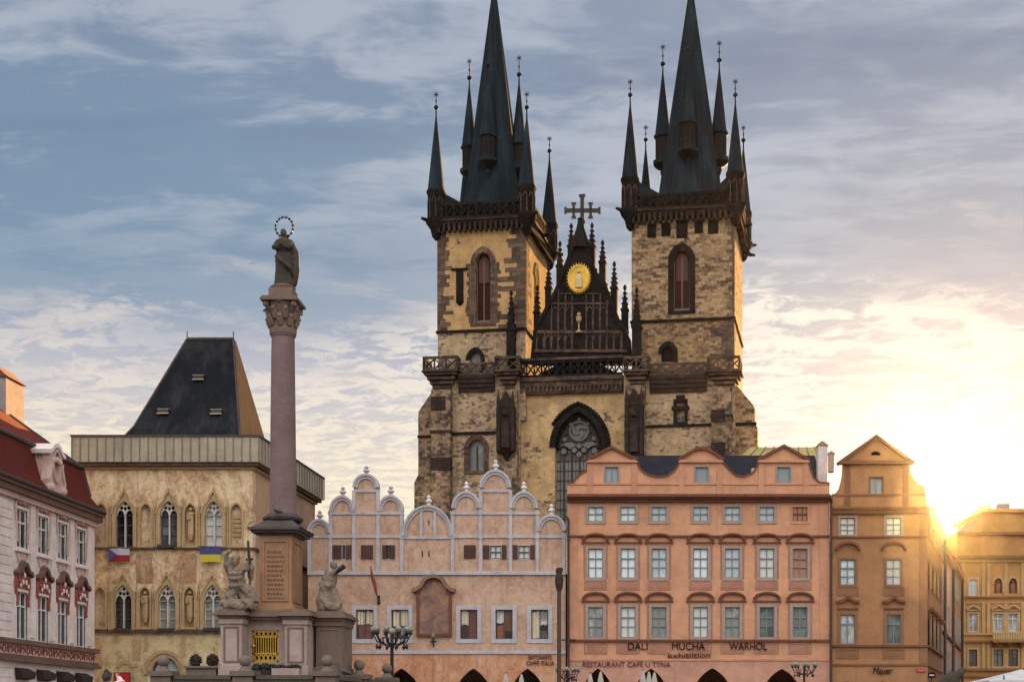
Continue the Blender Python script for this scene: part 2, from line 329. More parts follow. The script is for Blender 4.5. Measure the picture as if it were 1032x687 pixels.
# monument and street furniture
plaster('shaft_stone', (0.18, 0.132, 0.126), (0.16, 0.11, 0.11), 0.5, 0.7, 0.4)
plaster('pedestal_stone', (0.31, 0.185, 0.11), (0.30, 0.15, 0.075), 0.6, 1.2, 0.6)
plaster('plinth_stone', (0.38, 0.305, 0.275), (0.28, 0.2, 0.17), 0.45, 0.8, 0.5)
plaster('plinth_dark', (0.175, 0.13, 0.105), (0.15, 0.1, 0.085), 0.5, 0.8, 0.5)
plaster('statue_stone', (0.215, 0.175, 0.135), (0.17, 0.12, 0.09), 0.6, 2.0, 0.6)
plaster('statue_dark', (0.065, 0.057, 0.05), (0.05, 0.042, 0.038), 0.6, 2.0, 0.5)
simple('cap_dark', (0.055, 0.042, 0.04), 0.8, var=0.5)
plaster('balustrade_stone', (0.16, 0.13, 0.11), (0.12, 0.095, 0.08), 0.5, 1.5, 0.5)
plaster('rail_stone', (0.10, 0.09, 0.072), (0.07, 0.06, 0.05), 0.5, 1.5, 0.5)
simple('iron', (0.018, 0.016, 0.016), 0.5, 0.3)
simple('globe_glass', (0.21, 0.225, 0.185), 0.25, 0.0, var=0.35, scale=3)
simple('canvas_white', (0.42, 0.40, 0.36), 0.9, var=0.2)
simple('canvas_grey', (0.50, 0.49, 0.50), 0.9, var=0.2, scale=1.0)
simple('canvas_dark', (0.045, 0.036, 0.024), 0.9, var=0.3)
simple('lettering_black', (0.022, 0.012, 0.012), 0.6, spec=0.03)
simple('lettering_brown', (0.16, 0.065, 0.05), 0.7, spec=0.03)
simple('sign_red', (0.42, 0.012, 0.016), 0.5, var=0.1)
simple('flag_white', (0.42, 0.41, 0.44), 0.9, var=0.08, scale=1)
simple('flag_red', (0.25, 0.014, 0.030), 0.9, var=0.1, scale=1)
simple('flag_navy', (0.055, 0.065, 0.19), 0.9, var=0.1, scale=1)
simple('flag_blue', (0.045, 0.05, 0.17), 0.9, var=0.1, scale=1)
simple('flag_yellow', (0.42, 0.37, 0.03), 0.9, var=0.08, scale=1)
simple('skin', (0.46, 0.25, 0.17), 0.6, var=0.1)
simple('hair', (0.018, 0.012, 0.010), 0.6, var=0.3, scale=20)
simple('cloth_pink', (0.66, 0.50, 0.52), 0.9, var=0.12)
simple('cloth_dark', (0.03, 0.03, 0.04), 0.9)
simple('feather_grey', (0.06, 0.06, 0.07), 0.7, var=0.4, scale=20)
simple('leaf_dark', (0.030, 0.032, 0.018), 0.8, var=0.6, scale=14)
simple('leaf_brown', (0.055, 0.042, 0.026), 0.8, var=0.6, scale=14)
simple('lamp_ball', (0.5, 0.4, 0.2), 0.4)
# wall painting: faded, abstract tones only
g, b = newmat('faded_fresco'); tc = g.n('ShaderNodeTexCoord').outputs['Object']
n1 = g.noise(tc, 1.1, 5, 0.6, 0.8); n2 = g.noise(tc, 2.6, 5, 0.65, 0.5)
col = g.ramp(n1, [(0.3, (0.07, 0.065, 0.06)), (0.45, (0.17, 0.10, 0.078)), (0.56, (0.26, 0.14, 0.09)), (0.7, (0.32, 0.20, 0.12))])
col = g.mix(g.math('MULTIPLY', g.step(n2, 0.5, 0.7), 0.6), col, (0.17, 0.16, 0.16))
finish(g, b, col, 0.8, n2, 0.15)
# cobbles
g, b = newmat('cobbles'); tc = g.n('ShaderNodeTexCoord').outputs['Object']
vo = g.n('ShaderNodeTexVoronoi', feature='DISTANCE_TO_EDGE'); g.set(vo.inputs['Vector'], tc); vo.inputs['Scale'].default_value = 8
vc = g.n('ShaderNodeTexVoronoi'); g.set(vc.inputs['Vector'], tc); vc.inputs['Scale'].default_value = 8
col = g.mix(g.step(vo.outputs[0], 0.02, 0.09), (0.05, 0.045, 0.04), g.mix(g.xyz(vc.outputs[1])[0], (0.15, 0.135, 0.12), (0.26, 0.235, 0.21)))
finish(g, b, col, 0.75, g.step(vo.outputs[0], 0.0, 0.15), 0.5, 0.02)

# ---------------------------------------------------------------- mesh helpers
def inside(p, poly):
    x, y = p; c = False; n = len(poly); j = n - 1
    for i in range(n):
        xi, yi = poly[i]; xj, yj = poly[j]
        if (yi > y) != (yj > y) and x < (xj - xi) * (y - yi) / (yj - yi) + xi: c = not c
        j = i
    return c
class MB:
    def __init__(s): s.v = []; s.f = []; s.xf = None
    def add(s, vs, fs):
        o = len(s.v)
        if s.xf: vs = [s.xf(*p) for p in vs]
        s.v += [tuple(p) for p in vs]; s.f += [tuple(i + o for i in f) for f in fs]
        return s
    def box(s, x0, x1, y0, y1, z0, z1):
        return s.add([(x, y, z) for z in (z0, z1) for y in (y0, y1) for x in (x0, x1)],
                     [(0, 1, 5, 4), (1, 3, 7, 5), (3, 2, 6, 7), (2, 0, 4, 6), (4, 5, 7, 6), (0, 2, 3, 1)])
    def shell(s, x0, x1, y0, y1, z0, z1):               # sides, back and top: the front is a plate with openings
        return s.add([(x, y, z) for z in (z0, z1) for y in (y0, y1) for x in (x0, x1)],
                     [(1, 3, 7, 5), (3, 2, 6, 7), (2, 0, 4, 6), (4, 5, 7, 6)])
    def plate(s, outer, holes, y0, y1, back=False, front=True):
        loops = [outer] + list(holes)
        pts = []; edges = []
        for L in loops:
            o = len(pts); pts += [Vector(p) for p in L]; n = len(L)
            edges += [(o + i, o + (i + 1) % n) for i in range(n)]
        r = delaunay_2d_cdt(pts, edges, [], 0, 1e-5); vs, fs = r[0], r[2]
        keep = []
        for f in fs:
            c = (sum(vs[i][0] for i in f) / len(f), sum(vs[i][1] for i in f) / len(f))
            if inside(c, outer) and not any(inside(c, h) for h in holes): keep.append(tuple(f))
        if front: s.add([(p[0], y0, p[1]) for p in vs], keep)
        if back: s.add([(p[0], y1, p[1]) for p in vs], [f[::-1] for f in keep])
        for L in loops:
            n = len(L)
            s.add([(p[0], y0, p[1]) for p in L] + [(p[0], y1, p[1]) for p in L],
                  [(i, (i + 1) % n, n + (i + 1) % n, n + i) for i in range(n)])
        return s
    def prism(s, poly, y0, y1): return s.plate(poly, [], y0, y1, True)
    def strip(s, path, w, y0, y1, closed=False):        # flat band of width w along a path in the xz plane
        n = len(path); L = []; R = []
        for i in range(n):
            p = Vector(path[i])
            a = Vector(path[(i - 1) % n]) if (closed or i > 0) else None
            b = Vector(path[(i + 1) % n]) if (closed or i < n - 1) else None
            d1 = (p - a).normalized() if a is not None and (p - a).length > 1e-9 else None
            d2 = (b - p).normalized() if b is not None and (b - p).length > 1e-9 else None
            d1 = d1 or d2; d2 = d2 or d1
            t = (d1 + d2); t = t.normalized() if t.length > 1e-6 else d1
            nn = Vector((-t.y, t.x)); k = 1 / max(0.45, abs(nn.dot(Vector((-d1.y, d1.x)))))
            L.append(p + nn * w / 2 * k); R.append(p - nn * w / 2 * k)
        vs = []
        for y in (y0, y1):
            vs += [(q.x, y, q.y) for q in L] + [(q.x, y, q.y) for q in R]
        fs = []; m = n if closed else n - 1
        for i in range(m):
            j = (i + 1) % n
            fs += [(i, j, n + j, n + i), (2 * n + i, 3 * n + i, 3 * n + j, 2 * n + j),
                   (i, 2 * n + i, 2 * n + j, j), (n + i, n + j, 3 * n + j, 3 * n + i)]
        if not closed: fs += [(0, n, 3 * n, 2 * n), (n - 1, 3 * n - 1, 4 * n - 1, 2 * n - 1)]
        return s.add(vs, fs)
    def lathe(s, prof, cx=0, cy=0, n=16, a0=0.0, sx=1, sy=1):
        vs = []; fs = []
        for r, z in prof:
            for k in range(n):
                a = a0 + 2 * pi * k / n; vs.append((cx + r * cos(a) * sx, cy + r * sin(a) * sy, z))
        for i in range(len(prof) - 1):
            for k in range(n):
                j = (k + 1) % n; fs.append((i * n + k, i * n + j, (i + 1) * n + j, (i + 1) * n + k))
        fs.append(tuple(range(n))[::-1]); fs.append(tuple((len(prof) - 1) * n + k for k in range(n)))
        return s.add(vs, fs)
    def sphere(s, c, r, n=12, m=8, sq=(1, 1, 1)):
        vs = []; fs = []
        for i in range(m + 1):
            t = pi * i / m
            for k in range(n):
                a = 2 * pi * k / n
                vs.append((c[0] + r * sq[0] * sin(t) * cos(a), c[1] + r * sq[1] * sin(t) * sin(a), c[2] - r * sq[2] * cos(t)))
        for i in range(m):
            for k in range(n):
                j = (k + 1) % n; fs.append((i * n + k, i * n + j, (i + 1) * n + j, (i + 1) * n + k))
        return s.add(vs, fs)
    def tube(s, pts, r, n=8):
        pts = [Vector(p) for p in pts]; rs = r if isinstance(r, (list, tuple)) else [r] * len(pts)
        vs = []; fs = []
        up = Vector((0.13, 0.31, 0.94))
        for i, p in enumerate(pts):
            t = (pts[min(i + 1, len(pts) - 1)] - pts[max(i - 1, 0)]).normalized()
            a = t.cross(up)
            if a.length < 0.05: a = t.cross(Vector((1, 0, 0)))
            a.normalize(); b = t.cross(a)
            for k in range(n):
                w = 2 * pi * k / n; vs.append(tuple(p + (a * cos(w) + b * sin(w)) * rs[i]))
        for i in range(len(pts) - 1):
            for k in range(n):
                j = (k + 1) % n; fs.append((i * n + k, i * n + j, (i + 1) * n + j, (i + 1) * n + k))
        fs.append(tuple(range(n))[::-1]); fs.append(tuple((len(pts) - 1) * n + k for k in range(n)))
        return s.add(vs, fs)
    def mesh(s, name):
        me = bpy.data.meshes.new(name); me.from_pydata(s.v, [], s.f); 
        bm = bmesh.new(); bm.from_mesh(me); bmesh.ops.remove_doubles(bm, verts=bm.verts, dist=1e-4)
        bmesh.ops.delete(bm, geom=[q for q in bm.verts if not q.link_faces], context='VERTS')
        bmesh.ops.recalc_face_normals(bm, faces=bm.faces); bm.to_mesh(me); bm.free()
        me.polygons.foreach_set('use_smooth', [True] * len(me.polygons)); me.set_sharp_from_angle(angle=radians(32))
        return me
    def build(s, name, mat, parent=None, loc=(0, 0, 0)):
        o = bpy.data.objects.new(name, s.mesh(name)); o.data.materials.append(M[mat]); COL.objects.link(o)
        o.location = loc
        if parent: o.parent = parent
        return o
def link(name, me, parent, loc=(0, 0, 0)):
    o = bpy.data.objects.new(name, me); COL.objects.link(o); o.location = loc; o.parent = parent; return o
def tag(o, label, cat, group=None):
    o['label'] = label; o['category'] = cat
    if group: o['group'] = group
    return o
def thing(name, label, cat, loc=(0, 0, 0), rz=0, group=None):
    o = bpy.data.objects.new(name, None); o.empty_display_size = 0.3; COL.objects.link(o)
    o.location = loc; o.rotation_euler = (0, 0, rz); return tag(o, label, cat, group)
def copy_tree(o, parent=None):
    c = o.copy(); COL.objects.link(c)
    if parent: c.parent = parent
    for ch in [k for k in bpy.data.objects if k.parent == o]: copy_tree(ch, c)
    return c
def kids_copy(o, parent, loc):
    """copy of a part (with its sub-parts) on the same thing"""
    c = o.copy(); COL.objects.link(c); c.parent = parent; c.location = loc
    for ch in list(o.children):
        k = ch.copy(); COL.objects.link(k); k.parent = c
    return c
def fuse(o, voxel, smooth=True, disp=0.0):
    m = o.modifiers.new('fuse', 'REMESH'); m.mode = 'VOXEL'; m.voxel_size = voxel; m.use_smooth_shade = True
    s = o.modifiers.new('soft', 'SMOOTH'); s.iterations = 1; s.factor = 0.35
    if disp:
        t = bpy.data.textures.get('carving') or bpy.data.textures.new('carving', 'CLOUDS'); t.noise_scale = 0.09
        dm = o.modifiers.new('carve', 'DISPLACE'); dm.texture = t; dm.strength = disp; dm.mid_level = 0.5
    return o
class Frame:
    """a facade plane: u to the right, v into the depth, z up; turned th clockwise seen from above"""
    def __init__(s, px, Y, th=0.0):
        s.th = radians(th); s.c = cos(s.th); s.s = sin(s.th); s.Y0 = Y; s.X0 = (px - CX) / F * Y
    def u(s, px, v=0):
        a = (px - CX) / F; return (a * (s.Y0 + v * s.c) - (s.X0 + v * s.s)) / (s.c + a * s.s)
    def z(s, py, u=0, v=0): return H + (CY - py) / F * (s.Y0 + v * s.c - u * s.s)
    def p(s, px, py, v=0):
        uu = s.u(px, v); return (uu, s.z(py, uu, v))
    def thing(s, name, label, cat, group=None): return thing(name, label, cat, (s.X0, s.Y0, 0), -s.th, group)
def rect(x0, x1, z0, z1): return [(x0, z0), (x1, z0), (x1, z1), (x0, z1)]
def arch(cx, hw, z0, zs, za, n=10):
    """pointed arch outline, counter-clockwise from lower left"""
    h = za - zs; k = (h * h - hw * hw) / (2 * hw); R = hw + k
    pts = [(cx - hw, z0), (cx + hw, z0)]
    a1 = atan2(h, k)
    for i in range(n + 1):
        a = a1 * i / n; pts.append((cx - k + R * cos(a), zs + R * sin(a)))
    for i in range(n - 1, -1, -1):
        a = a1 * i / n; pts.append((cx + k - R * cos(a), zs + R * sin(a)))
    return pts
def rarch(cx, hw, z0, zs, za, n=14):
    """round or elliptical arch outline"""
    return [(cx - hw, z0), (cx + hw, z0)] + [(cx + hw * cos(pi * i / n), zs + (za - zs) * sin(pi * i / n)) for i in range(n + 1)]
def circ(cx, cz, r, n=20, rz=None): return [(cx + r * cos(2 * pi * i / n), cz + (rz or r) * sin(2 * pi * i / n)) for i in range(n)]
def text(name, body, size, x, z, v, mat, parent=None, width=None, shear=0.0, loc=(0, 0, 0), rz=0, ext=0.03, bold=0.0):
    """lettering as a mesh, standing proud of the wall; scaled to the given width"""
    c = bpy.data.curves.new(name, 'FONT'); c.body = body; c.size = size; c.extrude = ext; c.shear = shear; c.offset = bold
    c.align_x = 'CENTER'; c.align_y = 'CENTER'
    t = bpy.data.objects.new(name, c); COL.objects.link(t); bpy.context.view_layer.update()
    me = bpy.data.meshes.new_from_object(t.evaluated_get(bpy.context.evaluated_depsgraph_get()))
    bpy.data.objects.remove(t); bpy.data.curves.remove(c)
    xs = [q.co.x for q in me.vertices]; k = width / (max(xs) - min(xs)) if width else 1.0
    for q in me.vertices: q.co = (q.co.x * k, -q.co.z, q.co.y)
    me.materials.clear(); me.materials.append(M[mat])
    o = bpy.data.objects.new(name, me); COL.objects.link(o)
    o.rotation_euler = (0, 0, rz); o.location = (loc[0] + x, loc[1] + v, loc[2] + z)
    if parent: o.parent = parent
    return o
def each(mb, name, mat, parent):
    """one object per loose piece of the builder"""
    par = list(range(len(mb.v)))
    def fd(i):
        while par[i] != i: par[i] = par[par[i]]; i = par[i]
        return i
    for f in mb.f:
        for k in f[1:]: par[fd(k)] = fd(f[0])
    grp = {}
    for f in mb.f: grp.setdefault(fd(f[0]), []).append(f)
    out = []
    for fs in grp.values():
        idx = sorted({i for f in fs for i in f}); mp = {i: k for k, i in enumerate(idx)}
        q = MB(); q.v = [mb.v[i] for i in idx]; q.f = [tuple(mp[i] for i in f) for f in fs]; out.append(q.build(name, mat, parent))
    return out
# ================================================================ THE SETTING
gm = MB(); gm.add([(-260, -140, 0), (260, -140, 0), (260, 270, 0), (-260, 270, 0)], [(0, 1, 2, 3)])
go = gm.build('ground', 'cobbles'); go['kind'] = 'structure'
# morning air: one even, very thin body of haze round everything
hm = bpy.data.materials.new('haze'); hm.use_nodes = True; hm.node_tree.nodes.clear(); hg = G(hm.node_tree)
hv = hg.n('ShaderNodeVolumePrincipled'); hv.inputs['Color'].default_value = (1, 0.97, 0.93, 1); hv.inputs['Density'].default_value = 0.000017; hv.inputs['Anisotropy'].default_value = 0.968
hm.node_tree.links.new(hv.outputs[0], hg.n('ShaderNodeOutputMaterial').inputs['Volume']); M['haze'] = hm
hb = MB(); hb.box(-265, 265, -145, 275, -1, 100); ho = hb.build('haze', 'haze'); ho['kind'] = 'stuff'

# ================================================================ CHURCH
CH = Frame(583, 148, 8.2)
church = CH.thing('gothic_church', 'dark twin towered gothic church with slate spires rising behind the gabled houses', 'church')
def xpanel(mb, u0, u1, z0, z1, v0, v1, side=False, module=None):
    """pierced parapet: rails, posts and crossed bars"""
    def bx(a, b, c, d_):
        if side: mb.box(v0, v1, a, b, c, d_)
        else: mb.box(a, b, v0, v1, c, d_)
    h = z1 - z0; n = max(1, round((u1 - u0) / (module or h * 0.85))); w = (u1 - u0) / n
    bx(u0, u1, z0, z0 + h * .16); bx(u0, u1, z1 - h * .17, z1)
    for i in range(n + 1):
        x = u0 + w * i; bx(max(u0, x - .07), min(u1, x + .07), z0 + h * .16, z1 - h * .17)
    old = mb.xf
    if side: mb.xf = lambda x, y, z: (y, x, z)
    for i in range(n):
        a, b = u0 + w * i, u0 + w * (i + 1); m = (v1 - v0) * .12
        mb.strip([(a, z0 + h * .16), (b, z1 - h * .17)], .13, v0 + m, v1 - m)
        mb.strip([(a, z1 - h * .17), (b, z0 + h * .16)], .13, v0 + 2 * m, v1 - 2 * m)
    mb.xf = old
def spirelet(cu, cv, z0, z1, r, n=8):
    """slim slated cone with flared foot"""
    m = MB(); m.lathe([(r * 1.14, z0 - .1), (r * 1.14, z0), (r, z0 + .25), (r * .66, z0 + (z1 - z0) * .36), (r * .30, z0 + (z1 - z0) * .70), (.09, z0 + (z1 - z0) * .88), (.06, z1)], cu, cv, n, pi / 8); return m
def finial(cu, cv, z, top, parent, ball=.26):
    m = MB(); m.sphere((cu, cv, z + .1), ball, 10, 6); m.tube([(cu, cv, z - .5), (cu, cv, top)], .045, 6)
    m.sphere((cu, cv, z + .1 + (top - z) * .45), ball * .45, 8, 5)
    s = .30
    for a in range(4): m.tube([(cu - s * cos(a * pi / 4), cv, top - s * sin(a * pi / 4)), (cu + s * cos(a * pi / 4), cv, top + s * sin(a * pi / 4))], .035, 5)
    return m.build('finial', 'spire_lead', parent)
def pinnacle(cu, cv, z0, zs, zt, w, parent, mat='black_stone', name='pinnacle'):
    """square shaft, gablets, crocketed spike"""
    m = MB(); m.box(cu - w, cu + w, cv - w, cv + w, z0, zs)
    m.box(cu - w * 1.25, cu + w * 1.25, cv - w * 1.25, cv + w * 1.25, zs, zs + .18)
    m.lathe([(w * 1.3, zs + .18), (.06, zt - .45)], cu, cv, 4, pi / 4)
    k = max(3, int((zt - zs) / .55))
    for i in range(1, k):
        t = i / k; r = w * 1.3 * .72 * (1 - t) + .07; z = zs + .18 + (zt - zs - .5) * t
        for a in range(4): m.sphere((cu + r * 1.25 * cos(a * pi / 2 + pi / 4), cv + r * 1.25 * sin(a * pi / 2 + pi / 4), z), .10, 5, 4)
    m.sphere((cu, cv, zt - .42), .17, 6, 5); m.sphere((cu, cv, zt - .1), .13, 6, 5)
    m.box(cu - .2, cu + .2, cv - .06, cv + .06, zt - .32, zt - .2)
    return m.build(name, mat, parent)
def toothed(mb, u0, z0, z1, v, sgn, h=.46, a=.95, b=1.7, vd=None):
    """long and short corner stones, standing 3 cm proud"""
    z = z0; k = 0
    while z < z1 - .1:
        L = (a if (k % 2) ^ (random.random() < .18) else b) * random.uniform(.6, 1.25); h_ = h * random.uniform(.8, 1.25); t = min(z + h_ - .03, z1)
        e = u0 + sgn * L
        mb.box(min(u0 - sgn * .03, e), max(u0 - sgn * .03, e), v - .035, v + .2, z, t)
        if vd: mb.box(min(u0 - sgn * .035, u0 + sgn * .2), max(u0 - sgn * .035, u0 + sgn * .2), v + .201, v + L * vd, z, t)
        z += h_; k += 1

def gothic_window(fr_pts, parent, name, cx, hw, z0, zs, za, v, mat_frame, pane_mat, depth=.45, ring=.36, light=2, louvre=None):
    """moulded surround, glass or louvre panel, mullion"""
    m = MB(); path = arch(cx, hw + ring * .45, z0, zs, za + ring * .55)
    m.strip(path[1:] + [path[0]], ring, v - .10, v + depth * .5)
    m.box(cx - hw - ring, cx + hw + ring, v - .16, v + .3, z0 - .32, z0 - .01)
    f = m.build(name, mat_frame, parent)
    p = MB(); p.plate(arch(cx, hw, z0, zs, za), [], v + depth, v + depth + .06); p.build('louvre' if louvre else 'pane', pane_mat, f)
    q = MB()
    for i in range(1, light):
        x = cx - hw + 2 * hw * i / light; q.box(x - .07, x + .07, v + depth - .12, v + depth - .01, z0, zs + (za - zs) * .35)
    if louvre:
        for s in (-1, 1):
            q.strip([(cx + s * hw * .93, z0), (cx + s * hw * .93, zs)], .1, v + depth - .1, v + depth - .02)
    q.build('mullion', 'mullion_wood' if louvre else 'tracery_dark', f)
    return f

def tower(side):
    L = side == 'L'
    pl, pr = (441, 530) if L else (636.5, 740)
    um = (CH.u(pl) + CH.u(pr)) / 2
    u0, u1 = CH.u(pl), CH.u(pr); w = u1 - u0; D = 11.2
    z = lambda py: CH.z(py, um)
    nm = 'tower'
    wall_mat = 'ochre_render' if L else 'tower_ashlar'
    z_g, z_str = (z(366), z(333)) if L else (z(362), z(322.5))
    z_cor, z_top = (z(231), z(205)) if L else (z(221), z(196))
    cw = CH.p(487, 300)[0] if L else CH.p(687, 290)[0]
    hw = .80 if L else .86
    wz0, wzs, wza = (z(325), z(265), z(254)) if L else (z(313), z(262), z(250.5))
    # --- upper stage
    t = MB()
    win = arch(cw, hw, wz0, wzs, wza)
    t.plate(rect(u0, u1, z_str, z_cor), [win], 0, .9)
    t.shell(u0, u1, .9, D, z_str, z_cor)
    body = t.build('tower', wall_mat, church)
    # side window toward the other tower / the sun
    t2 = MB(); t2.xf = (lambda x, y, zz: (u1 - y, x, zz))
    body_lower = MB()
    ln = arch(CH.u(479 if L else 673), .62 if L else .7, z(378 if L else 364), z(362 if L else 355), z(353.5 if L else 346.5))
    body_lower.plate(rect(u0 + .02, u1 - .02, z_g - 6, z_str), [ln], .05, .8)
    body_lower.shell(u0 + .02, u1 - .02, .8, D - .05, z_g - 6, z_str)
    body_lower.build('tower_stage', 'rubble_worn' if L else 'tower_rubble', body)
    f = gothic_window(None, body, 'window', cw, hw, wz0, wzs, wza, 0, 'black_stone' if not L else 'quoin_stone', 'louvre_dark', .5, .55, 2, True)
    up = MB(); up.plate(arch(cw, hw * .72, wzs - 2.0, wzs, wza - .3), [], .40, .46); up.build('shutter', 'louvre_red', f)
    sl = MB(); sl.box(cw - hw * .9, cw + hw * .9, .1, .35, wz0, wz0 + .25); sl.build('sill', 'tracery_grey', f)
    # small lower window
    q = MB(); c0 = CH.u(479 if L else 673)
    q.strip(arch(c0, .8, z(378 if L else 364), z(362 if L else 355), z(351.5 if L else 345))[1:], .42, -.06, .3)
    lf = q.build('window', 'black_stone', body)
    q = MB(); q.plate(ln, [], .45, .5); q.build('pane', 'church_glass' if L else 'void_dark', lf)
    # side lancet on the right flank
    if L:
        a0, a1 = 4.3, 6.3
        sw = MB(); sw.xf = lambda x, y, zz: (u1 + .06 - y, x, zz)
        sw.strip(arch(5.3, .95, z(322), z(268), z(254))[1:], .5, 0, .2)
        sf = sw.build('window', 'quoin_stone', body)
        sp = MB(); sp.xf = sw.xf; sp.plate(arch(5.3, .8, z(322), z(268), z(256)), [], .02, .05); sp.build('louvre', 'void_dark', sf)
        nn = MB(); nu = CH.u(463.5); nn.box(nu - .38, nu + .38, -.12, .1, z(302), z(272)); nn.box(nu - .9, nu + .9, -.2, .1, z(271.5), z(269.5))
        nn.lathe([(.1, z(307)), (.42, z(303.5)), (.42, z(302))], nu, 0, 8); nn.build('niche_figure', 'black_stone', body)
    # quoins
    qs = MB()
    if L:
        toothed(qs, u0, z_str + .1, z_cor - .1, 0, 1, a=.9, b=1.5, vd=.9); qs.build('quoins', 'quoin_stone', body); qs = MB()
        toothed(qs, u1, z_str + .1, z_cor - .1, 0, -1, a=1.6, b=2.4, vd=.9); qs.build('quoins', 'quoin_stone', body)
        # jambs of stones round the window
        for s in (-1, 1):
            qs = MB(); toothed(qs, cw + s * (hw + .62), wz0, wzs, 0, s, h=.42, a=.12, b=.42); qs.build('window_jamb', 'quoin_stone', body)
    else:
        toothed(qs, u1, z_str + .1, z_cor - .1, 0, -1, a=.3, b=.75, vd=.9); qs.build('quoins', 'quoin_stone', body); qs = MB()
        toothed(qs, u1 - .02, z_g, z_str - .2, .05, -1, h=.42, a=1.2, b=2.0, vd=.9)
        qs.build('quoins', 'quoin_stone', body)
    # string course
    s = MB(); s.box(u0 - .15, u1 + .15, -.15, D + .15, z_str - .12, z_str + .12); s.build('string_course', 'black_stone', body)
    if not L:
        ob = MB()
        for a, b, y0, y1 in ((652.5, 661, 238, 224), (666.5, 676, 237, 224), (681.6, 693, 240, 220.5 + 2), (700, 708.7, 236, 223.5), (713.6, 724, 237, 224)):
            ob.box(CH.u(a), CH.u(b), -.06, .3, z(y0), z(y1))
        each(ob, 'blocked_opening', 'black_stone', body)
    # --- cornice and gallery
    c = MB(); zc = z_cor
    for k, (o, h0, h1) in enumerate(((.12, 0, .25), (.35, .25, .55), (.55, .55, .8), (.72, .8, 1.02))):
        c.box(u0 - o, u1 + o, -o, D + o, zc + h0, zc + h1)
    n = int(w / .55)
    for i in range(n):
        x = u0 + (i + .5) * w / n; c.box(x - .13, x + .13, -.62, -.13, zc - .3, zc + .54)
    n = int(D / .55)
    for i in range(n):
        x = (i + .5) * D / n; c.box(u1 + .13, u1 + .62, x - .13, x + .13, zc - .3, zc + .54)
    c.build('cornice', 'cornice_stone', body)
    g_ = MB(); gz0, gz1 = zc + 1.02, z_top
    xpanel(g_, u0 - .5, u1 + .5, gz0, gz1, -.68, -.42, module=.8); xpanel(g_, u0 - .5, u1 + .5, gz0, gz1, D + .42, D + .68, module=.8)
    xpanel(g_, -.4, D + .4, gz0, gz1, u1 + .42, u1 + .68, True, .8); xpanel(g_, -.4, D + .4, gz0, gz1, u0 - .68, u0 - .42, True, .8)
    g_.build('parapet', 'black_stone', body)
    dr = MB(); dr.box(u0 - .25, u1 + .25, -.25, D + .25, zc + 1.021, z_top - .25); dr.build('drum', 'black_stone', body)
    # --- main spire
    cu, cv = um - (.05 if L else -.25), D / 2
    zb = z_top; ztip = CH.z(-19, um, cv)
    R = 2.95 / cos(pi / 8) if L else 3.2 / cos(pi / 8)
    sp = MB(); sp.lathe([(R * 1.22, zb - .1), (R * 1.12, zb + .5), (R * 1.0, zb + 1.6), (.06, ztip)], cu, cv, 8, pi / 8)
    spire = sp.build('spire', 'spire_slate', body)
    rb = MB()
    for k in range(8):
        a = pi / 8 + k * pi / 4
        rb.tube([(cu + R * cos(a), cv + R * sin(a), zb + 1.6), (cu + .08 * cos(a), cv + .08 * sin(a), ztip - .4)], [.09, .05], 5)
    rb.build('hip_roll', 'spire_lead', spire)
    finial(cu, cv, ztip - .2, ztip + 2.4, spire, .42)
    # lean-to roofs from the corner turrets to the spire foot
    lr = MB()
    for a, b in ((u0, 0), (u1, 0), (u0, D), (u1, D)):
        sx = 1 if a == u0 else -1; sy = 1 if b == 0 else -1
        p = Vector((a + sx * .3, b + sy * .3)); q2 = Vector((cu - sx * R * .72, cv - sy * R * .72)); nr = Vector((-(q2 - p).y, (q2 - p).x)).normalized() * .8
        za_, zb_ = z(191 if L else 178.5) + .05, zb + .95
        hw_ = nr * .75
        lr.add([(*(p + nr), zb - .6), (*(p + hw_), za_ - .3), (*p, za_), (*(p - hw_), za_ - .3), (*(p - nr), zb - .6), (*(q2 + nr), zb - .6), (*(q2 + hw_), zb_ - .3), (*q2, zb_), (*(q2 - hw_), zb_ - .3), (*(q2 - nr), zb - .6)],
               [(0, 1, 6, 5), (1, 2, 7, 6), (2, 3, 8, 7), (3, 4, 9, 8), (0, 4, 3, 2, 1), (5, 6, 7, 8, 9), (0, 5, 9, 4)])
    each(lr, 'lean_to_roof', 'spire_lead', body)
    # --- corner turrets
    zt0 = zc - 1.2
    for a, b in ((u0, 0), (u1, 0), (u0, D), (u1, D)):
        sx = -1 if a == u0 else 1; sy = -1 if b == 0 else 1
        tu, tv = a + sx * .12, b + sy * .12; r = .88
        zbase = z(191) if L else z(178.5)
        m = MB(); m.lathe([(.10, zt0 + .2), (.42, zt0 + .55), (.6, zc + .1), (r * 1.2, zc + .7), (r * 1.25, zc + 1.0), (r, zc + 1.05), (r, zbase - .5), (r * 1.15, zbase - .3), (r * 1.15, zbase)], tu, tv, 8, pi / 8)
        tr = m.build('corner_turret', 'black_stone', body)
        om = MB()
        for k in range(8):
            an = k * pi / 4; om.xf = lambda x, y, zz, an=an: (tu + cos(an) * y - sin(an) * x, tv + sin(an) * y + cos(an) * x, zz)
            om.strip(arch(0, .2, zc + 1.3, zbase - 1.25, zbase - .8)[1:], .09, r * cos(pi / 8) - .02, r * cos(pi / 8) + .06)
        om.build('blind_arch', 'sooty_stone', tr)
        ztp = CH.z(110 if L else 97.5, tu, 0)
        spirelet(tu, tv, zbase, ztp, .86).build('spirelet', 'spire_slate', tr)
        finial(tu, tv, ztp, ztp + 1.45, tr, .24)
    # gargoyles
    gg = MB()
